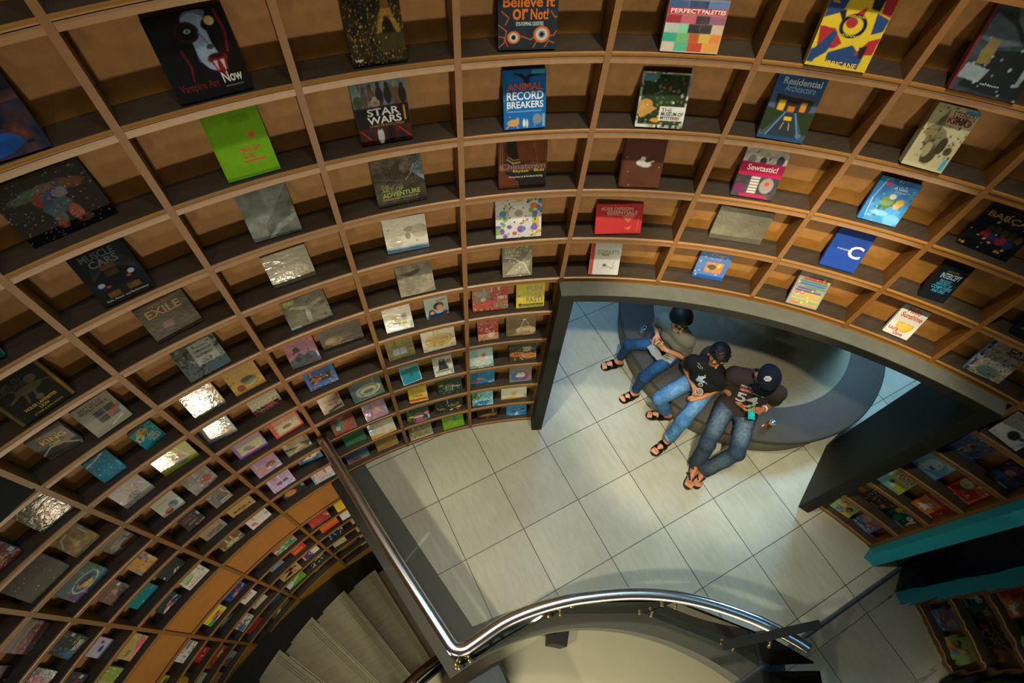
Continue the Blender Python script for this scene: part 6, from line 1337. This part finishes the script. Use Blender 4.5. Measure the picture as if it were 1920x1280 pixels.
sandal(pa['root'], J['rank'] + V3(0.075, -0.016, 0), J['rtoe'] + V3(-0.014, 0.003, 0), 0.104, [(0.46, 0.086, 0.062), (0.72, 0.060, 0.046)])
sandal(pa['root'], J['lank'] + V3(0.078, -0.006, 0), J['ltoe'] + V3(-0.014, 0, 0), 0.104, [(0.46, 0.086, 0.062), (0.72, 0.060, 0.046)])
# pale mask pulled under the chin
M_MASK = mat('pale_blue_mask', 'b9ccd2', 0.8)
f = Field(0.005); A_ = [pa['rt'], pa['fc'], pa['up']]; c0 = pa['hc'] - pa['up'] * 0.100 + pa['fc'] * 0.052
f.el(c0, A_, (0.046, 0.040, 0.022), 0); f.el(c0 - pa['fc'] * 0.02 + pa['up'] * 0.004, A_, (0.045, 0.045, 0.03), 0, True)
field_obj('face_mask', f, M_MASK, pa['root'], relax=1)

# puzzle cube between the hands
cb = empty('puzzle_cube', CUBE)
tag(cb, 'palm-sized puzzle cube of green, yellow, red and white squares, held over the lap', 'puzzle cube')
M_CBK = mat('cube_black_plastic', '141414', 0.4)
s = 0.027
bm = bmesh.new(); add_box(bm, -s, s, -s, s, -s, s); bmesh.ops.bevel(bm, geom=bm.edges[:], offset=0.004, segments=2, affect='EDGES'); obj('core', bm, M_CBK, cb)
cc = {c: mat('sticker_' + c, h, 0.35) for c, h in (('green', '22b040'), ('yellow', 'e0d020'), ('red', 'd02a30'), ('white', 'd8d8d4'), ('blue', '2040b0'), ('orange', 'e07020'))}
pat = {'+z': ['white', 'green', 'green', 'yellow', 'red', 'red', 'white', 'red', 'red'], '-y': ['red', 'red', 'white', 'red', 'red', 'red', 'white', 'red', 'green'],
       '-x': ['yellow', 'green', 'green', 'yellow', 'red', 'red', 'yellow', 'red', 'white'], '+x': ['orange'] * 9, '+y': ['blue'] * 9}
cube_faces = {'+z': ((1, 0, 0), (0, 1, 0), (0, 0, 1)), '-y': ((1, 0, 0), (0, 0, 1), (0, -1, 0)), '-x': ((0, -1, 0), (0, 0, 1), (-1, 0, 0)), '+x': ((0, 1, 0), (0, 0, 1), (1, 0, 0)), '+y': ((-1, 0, 0), (0, 0, 1), (0, 1, 0))}
for fk, (u, w, n) in cube_faces.items():
    bm = bmesh.new(); ms = sorted(set(pat[fk])); u, w, n = map(Vector, (u, w, n))
    for i in range(9):
        x, y = (i % 3 - 1) * 0.0178, (i // 3 - 1) * 0.0178; h = 0.0078
        q = [bm.verts.new(n * (s + 0.0006) + u * (x + a * h) + w * (y + b * h)) for a, b in ((-1, -1), (1, -1), (1, 1), (-1, 1))]
        bm.faces.new(q).material_index = ms.index(pat[fk][i])
    obj('sticker_face', bm, [cc[m] for m in ms], cb, recalc=False)
cb.rotation_euler = (0.35, 0.3, 0.5)

# white cloth with dark stripes over the lap
bv = bvh_of(pa['jeans']); bv2 = bvh_of(pa['body'])
def drape(name, corners, n, m_, stripes=None):
    bm = bmesh.new(); q = [Vector(c) for c in corners]; g = []
    rng = np.random.RandomState(3)
    for j in range(n + 1):
        row = []
        for i in range(n + 1):
            x, y = i / n, j / n
            p = (q[0] * (1 - x) + q[1] * x) * (1 - y) + (q[3] * (1 - x) + q[2] * x) * y
            h = bv.ray_cast(Vector((p.x, p.y, 1.0)), Vector((0, 0, -1)))
            z = (h[0].z + 0.012) if h[0] is not None and h[0].z > 0.42 else p.z
            z = max(z, p.z) + 0.006 * math.sin(9 * x + 4 * y) + 0.004 * math.sin(17 * y - 6 * x)
            row.append(bm.verts.new((p.x, p.y, z)))
        g.append(row)
    for j in range(n):
        for i in range(n):
            fc = bm.faces.new((g[j][i], g[j][i + 1], g[j + 1][i + 1], g[j + 1][i])); fc.smooth = True
            if stripes and j in stripes: fc.material_index = 1
    bmesh.ops.solidify(bm, geom=bm.faces[:], thickness=0.004)
    return obj(name, bm, m_)
M_CLOTH = mat('off_white_cotton', 'c9c9c0', 0.9, noise=((40, 40, 40), 0.25, '9c9c94')); M_STRIPE = mat('dark_stripe', '2a2c30', 0.9)
tag(drape('folded_cloth', [(2.846, 3.621, 0.55), (2.845, 3.454, 0.545), (2.92, 3.43, 0.56), (2.93, 3.62, 0.585)], 16, [M_CLOTH, M_STRIPE]), 'off-white cloth draped over the lap under the puzzle cube', 'cloth')
tag(drape('striped_towel', [(2.885, 3.455, 0.55), (2.945, 3.352, 0.55), (3.02, 3.37, 0.60), (2.97, 3.46, 0.585)], 16, [M_CLOTH, M_STRIPE], (7, 12)), 'cream towel with dark stripes under the forearm of the grey-shirted person', 'towel')

def can(loc, label, c1, c2, r=0.0315, h=0.118, tilt=0):
    t = empty('drink_can', loc); tag(t, label, 'can', 'drink cans on the bench'); t.rotation_euler = (0, 0, tilt)
    bm = bmesh.new(); lathe(bm, [(0.001, 0.004), (r * .72, 0.004), (r * .80, 0.0), (r, 0.010), (r, h - 0.014), (r * .86, h - 0.003)], 28)
    obj('body', bm, mat('can_print', c1, 0.3, 0.3, noise=((30, 30, 24), 0.95, c2, 0.42, 0.55)), t)
    bm = bmesh.new(); lathe(bm, [(r * .86, h - 0.003), (r * .88, h), (r * .80, h), (r * .78, h - 0.006), (0.0005, h - 0.006)], 28); li = obj('lid', bm, mat('can_lid', 'a9bcc6', 0.25, 0.9), t)
    bm = bmesh.new(); lathe(bm, [(0.010, h - 0.0052), (0.0005, h - 0.0052)], 16, (0.012, 0.004)); obj('opening', bm, M_EYE, li)
    return t
can((2.965, 3.835, 0.42), 'pale green and silver drink can standing on the bench beside the grey-shirted person', '9fc4b4', '3f7f8c')
can((3.472, 2.395, 0.42), 'dark drink can with yellow and red marks at the lone end of the bench', '23252a', 'c8a43a')
bm = bmesh.new(); bmesh.ops.create_uvsphere(bm, u_segments=14, v_segments=10, radius=0.016); bmesh.ops.scale(bm, vec=(1.5, 0.8, 0.6), verts=bm.verts)
for v in bm.verts: v.co += Vector((0, 0, 0.0102)) + v.co.normalized() * 0.003 * math.sin(v.co.x * 400 + v.co.y * 300)
wr_ = obj('snack_wrapper', bm, mat('wrapper_print', 'b8b0a4', 0.35, noise=((90, 90, 90), 0.9, 'a02a24', 0.45, 0.6)), smooth=True, loc=(3.440, 2.424, 0.4195))
tag(wr_, 'crumpled red and white snack wrapper beside the dark drink can', 'wrapper')

# ---- boy in the black T-shirt
J = {'head': V3(3.103, 3.070, 1.050), 'neck': V3(3.100, 3.066, 0.920), 'rsh': V3(2.987, 3.188, 0.850), 'lsh': V3(3.141, 2.902, 0.820), 'relb': V3(3.030, 3.223, 0.600), 'rwri': V3(2.961, 3.040, 0.630), 'lelb': V3(3.193, 2.905, 0.580), 'lwri': V3(2.991, 2.905, 0.570), 'chest': V3(3.073, 3.027, 0.720), 'pelvis': V3(3.105, 3.040, 0.510), 'rhip': V3(3.059, 3.123, 0.505), 'lhip': V3(3.093, 2.944, 0.505), 'rknee': V3(2.670, 3.112, 0.460), 'rank': V3(2.831, 3.034, 0.095), 'rtoe': V3(2.715, 3.104, 0.030), 'lknee': V3(2.743, 2.814, 0.440), 'lank': V3(2.661, 2.785, 0.095), 'ltoe': V3(2.483, 2.754, 0.030)}
J['rtoe'] = J['rank'] + (J['rtoe'] - J['rank']) * V3(1.35, 1.35, 1); J['rtoe'][2] = 0.03
hB = {'r': ((-0.05, -0.85, -0.35), (-0.75, -0.35, 0.35), (-0.3, 0, 1), (0.8, 0.85, 0.9, 0.95), 1.0),
      'l': ((-0.80, 0.42, -0.12), (-0.1, -0.2, -0.95), (-0.3, 0.9, 0), (0.3, 0.35, 0.4, 0.45), 0.4)}
pb = person('person', J, 0.90, (-0.58, -0.68, -0.22), (-0.2, -0.25, 0.95), hB, dict(label='person in a black T-shirt and light blue rolled-up jeans, seated between the other two', skin=SKIN_B, shirt=TEE_BLACK, seed=23, loose=0.008,
     leg=0.018, hs=1.2, ankr=0.046, rcut=0.80, lcut=0.84, denim=('3c6a94', '6f9cc0', '27486c'), jr=0.004, hem=-0.02))
face_details(pb['root'], pb['hc'], pb['fc'], pb['up'], pb['rt'], 1.08)
hair_obj(pb, 1.08, 0.020, 0.85, grow=0.012)
for s_, c_ in (('r', 0.80), ('l', 0.84)):
    a, k = J[s_ + 'ank'], J[s_ + 'knee']; e = k + (a - k) * (c_ - 0.03); dv = nrm(a - k)
    bm = bmesh.new(); tube(bm, [e - dv * 0.022, e - dv * .02, e + dv * 0.018, e + dv * 0.02], [0.052, 0.0585, 0.0585, 0.052], 20, cap=False)
    cu = obj('rolled_cuff', bm, cloth_mat('denim_inside', '6f95b4', '4a6c8c', 0.5, 50), smooth=True); cu.parent = pb['root']; cu.matrix_parent_inverse = pb['root'].matrix_world.inverted()
ax = nrm((J['rank'] - J['rtoe']) * V3(1, 1, 0))
sandal(pb['root'], J['rank'] + ax * 0.078, J['rtoe'] - ax * 0.016, 0.102, [(0.46, 0.086, 0.062), (0.72, 0.060, 0.046)])
ax = nrm((J['lank'] - J['ltoe']) * V3(1, 1, 0))
sandal(pb['root'], J['lank'] + ax * 0.078, J['ltoe'] - ax * 0.016, 0.106, [(0.46, 0.086, 0.055), (0.70, 0.062, 0.046)])
def C3p(x, y): return (1260 + x * .13282, 630 + y * .13282)
bs = bvh_of(pb['shirt'])
sp = []
for cx, cy, rx, ry, c in ((.48, .60, .20, .10, '9fb4c8'), (.60, .66, .16, .08, 'b8c4cc'), (.40, .44, .24, .10, '7f9cb8'), (.62, .40, .22, .07, 'a9b8c4'), (.75, .70, .12, .04, 'c4ccd0'), (.28, .60, .08, .12, '8fa8c0'), (.52, .18, .17, .13, 'b4bcc0'), (.52, .18, .10, .08, '2a2c2e')):
    sp.append((*disc(cx, cy, rx, ry), c))
for pts in ([(.18, .52), (.10, .42), (.22, .34)], [(.86, .36), (.98, .30)], [(.40, .30), (.30, .14), (.36, .04)], [(.70, .78), (.84, .84)]): sp.append((*stroke(pts, .025), '9fb4c8'))
decal(bs, [C3p(345, 480), C3p(510, 520), C3p(490, 740), C3p(310, 700)], sp, pb['shirt'][2])
sp = [(*stroke([(.1, .9), (.4, .95), (.3, .6), (.55, .7), (.6, .35), (.9, .4), (.85, .05)], .03), 'a8aca8'), (*stroke([(.05, .5), (.25, .4), (.4, .2), (.7, .12)], .03), 'a8aca8')]
decal(bs, [C3p(350, 375), C3p(445, 385), C3p(440, 475), C3p(345, 455)], sp, pb['shirt'][2])
cp = empty('white_cup', (2.985, 2.968, 0.585)); tag(cp, 'small white cup tilted in the right hand of the black-shirted person', 'cup')
bm = bmesh.new(); lathe(bm, [(0.001, 0.0), (0.030, 0.0), (0.036, 0.07), (0.034, 0.07), (0.028, 0.004), (0.001, 0.004)], 28); obj('wall', bm, mat('white_card', 'cfcfc8', 0.6), cp)
bm = bmesh.new(); lathe(bm, [(0.033, 0.058), (0.0005, 0.058)], 28); obj('dark_drink', bm, M_EYE, cp)
cp.rotation_euler = (0.25, -0.35, 0)

# ---- man in the navy cap
J = {'head': V3(3.245, 2.672, 1.210), 'neck': V3(3.290, 2.722, 1.050), 'rsh': V3(3.164, 2.873, 0.980), 'lsh': V3(3.411, 2.538, 0.960), 'relb': V3(3.209, 2.858, 0.660), 'rwri': V3(3.191, 2.666, 0.710), 'lelb': V3(3.521, 2.535, 0.660), 'lwri': V3(3.353, 2.516, 0.720), 'chest': V3(3.327, 2.712, 0.820), 'pelvis': V3(3.275, 2.697, 0.525), 'rhip': V3(3.161, 2.731, 0.520), 'lhip': V3(3.313, 2.575, 0.520), 'rknee': V3(2.792, 2.514, 0.480), 'rank': V3(2.780, 2.455, 0.100), 'rtoe': V3(2.590, 2.310, 0.030), 'lknee': V3(3.002, 2.321, 0.450), 'lank': V3(2.790, 2.360, 0.115), 'ltoe': V3(2.663, 2.278, 0.045)}
hC = {'r': ((0.05, -0.88, 0.10), (0.75, -0.15, 0.55), (0.2, -0.3, 0.9), (0.7, 0.75, 0.8, 0.85), 0.8),
      'l': ((-0.92, 0.05, 0.10), (-0.25, 0.25, 0.85), (0, 1, 0.6), (0.7, 0.75, 0.8, 0.85), 0.8)}
pc = person('person', J, 1.06, (-0.32, -0.55, -0.77), (-0.36, -0.60, 0.70), hC, dict(label='person in a navy cap and dark number 54 shirt looking down at a phone', skin=SKIN_C, shirt=TEE_BROWN, seed=37, loose=0.012,
     leg=0.018, hs=1.08, ankr=0.056, rcut=1.0, lcut=0.99, denim=('1f2c3c', '667c86', '131c28'), jr=0.003, hem=-0.04, sleeve=0.66, rz=0.022, lz=0.034))
face_details(pc['root'], pc['hc'], pc['fc'], pc['up'], pc['rt'], 1.145)
hair_obj(pc, 1.145, -0.0, 0.9, grow=0.004)
hc, fc, up, rt = pc['hc'], pc['fc'], pc['up'], pc['rt']
f = Field(0.005); f.el(hc + up * 0.040 - fc * 0.008, [rt, fc, up], (0.099, 0.119, 0.106), 0); f.plane(hc + up * 0.022, -up)
capo, CP, CF = field_obj('cap', f, M_NAVY, pc['root'], ripple=0.0008, seed=3)
bm = bmesh.new(); g = []
for j in range(7):
    row = []
    for i in range(13):
        a = math.radians(-62 + 124 * i / 12); r0 = 0.086 + 0.073 * j / 6 * math.cos(a * 0.75)
        p = hc + up * (0.026 - 0.018 * (j / 6) - 0.020 * abs(math.sin(a)) ** 2 * (j / 6)) + fc * (r0 * math.cos(a) * 1.12 + 0.012) + rt * r0 * math.sin(a) * 1.02
        row.append(bm.verts.new(tuple(p)))
    g.append(row)
for j in range(6):
    for i in range(12): bm.faces.new((g[j][i], g[j][i + 1], g[j + 1][i + 1], g[j + 1][i]))
bmesh.ops.solidify(bm, geom=bm.faces[:], thickness=0.004)
br = obj('brim', bm, M_NAVY, smooth=True); br.parent = capo; br.matrix_parent_inverse = capo.matrix_world.inverted()
bc_ = bvh_of((CP, CF))
hexa = [(0.5 + 0.5 * math.cos(math.radians(60 * i)), 0.5 + 0.5 * math.sin(math.radians(60 * i))) for i in range(6)]
hq = [C3p(1295, 560), C3p(1410, 560), C3p(1410, 640), C3p(1295, 640)]
decal(bc_, hq, [([(0.5, 0.5)] + hexa, [(0, 1 + i, 1 + (i + 1) % 6) for i in range(6)], 'c9ccd4')], capo, 'badge', 0.004)
tv, tf = text_mesh('NIGHT', True); tv2, tf2 = text_mesh('RIDER', True)
decal(bc_, hq, [([(.18 + .64 * x, .52 + .22 * y) for x, y in tv], tf, '2a3048'), ([(.18 + .64 * x, .24 + .22 * y) for x, y in tv2], tf2, '2a3048')], capo, 'badge_lettering', 0.0055)
bs = bvh_of(pc['shirt'])
def tx(s_, b, col): v, f_ = text_mesh(s_, b); return (v.tolist(), f_, col)
decal(bs, [C3p(985, 675), C3p(1315, 790), C3p(1305, 812), C3p(978, 697)], [tx('MOTORCYCLE', True, 'cfcfcc')], pc['shirt'][2])
decal(bs, [C3p(968, 700), C3p(1152, 765), C3p(1134, 822), C3p(952, 757)], [(*gridquad(0, 0, 1, 1), 'b02430')], pc['shirt'][2], 'print', 0.003)
decal(bs, [C3p(982, 718), C3p(1122, 768), C3p(1112, 806), C3p(968, 756)], [tx('aprilia', True, 'e8e4e0')], pc['shirt'][2], 'print', 0.005)
decal(bs, [C3p(1150, 788), C3p(1305, 832), C3p(1292, 866), C3p(1140, 822)], [tx('racing', True, 'd0d0cc')], pc['shirt'][2])
decal(bs, [C3p(932, 772), C3p(1238, 868), C3p(1196, 988), C3p(894, 892)], [tx('54', True, 'b4b4b4')], pc['shirt'][2], 'print', 0.006)
sandal(pc['root'], (2.790, 2.462), (2.572, 2.298), 0.098, [(0.82, 0.42, 0.060)], 'flip_flop', True)
sandal(pc['root'], (2.842, 2.388), (2.648, 2.268), 0.098, [(0.82, 0.42, 0.062)], 'flip_flop', True, z0=0.0)
bm = bmesh.new(); a, k = J['lwri'], J['lelb']; dv = nrm(k - a)
tube(bm, [a + dv * 0.01, a + dv * 0.012, a + dv * 0.028, a + dv * .03], [0.024, 0.031, 0.031, 0.024], 18, cap=False)
wb = obj('wristband', bm, mat('white_band', 'd4d4d0', 0.5), smooth=True); wb.parent = pc['root']; wb.matrix_parent_inverse = pc['root'].matrix_world.inverted()
ph = empty('smartphone', (3.212, 2.540, 0.745)); tag(ph, 'smartphone with a lit turquoise screen held in both hands', 'phone')
bm = bmesh.new(); add_box(bm, -0.036, 0.036, -0.072, 0.072, -0.004, 0.004); bmesh.ops.bevel(bm, geom=bm.edges[:], offset=0.003, segments=2, affect='EDGES'); obj('case', bm, M_CBK, ph)
M_SCREEN = mat('lit_screen', '0e8f8c', 0.15, noise=((40, 22, 10), 0.8, '0a4a48', 0.45, 0.6))
p_ = M_SCREEN.node_tree.nodes['Principled BSDF']; p_.inputs['Emission Color'].default_value = (0.02, 0.55, 0.52, 1); p_.inputs['Emission Strength'].default_value = 0.5
bm = bmesh.new(); add_box(bm, -0.032, 0.032, -0.066, 0.066, 0.0041, 0.0046); sc_ = obj('screen', bm, M_SCREEN, ph)
bm = bmesh.new(); add_box(bm, -0.030, 0.030, 0.030, 0.058, 0.0047, 0.005); obj('screen_banner', bm, mat('screen_dark_green', '14502c', 0.2), sc_)
ph.rotation_euler = (0.35, 0.1, -0.55)
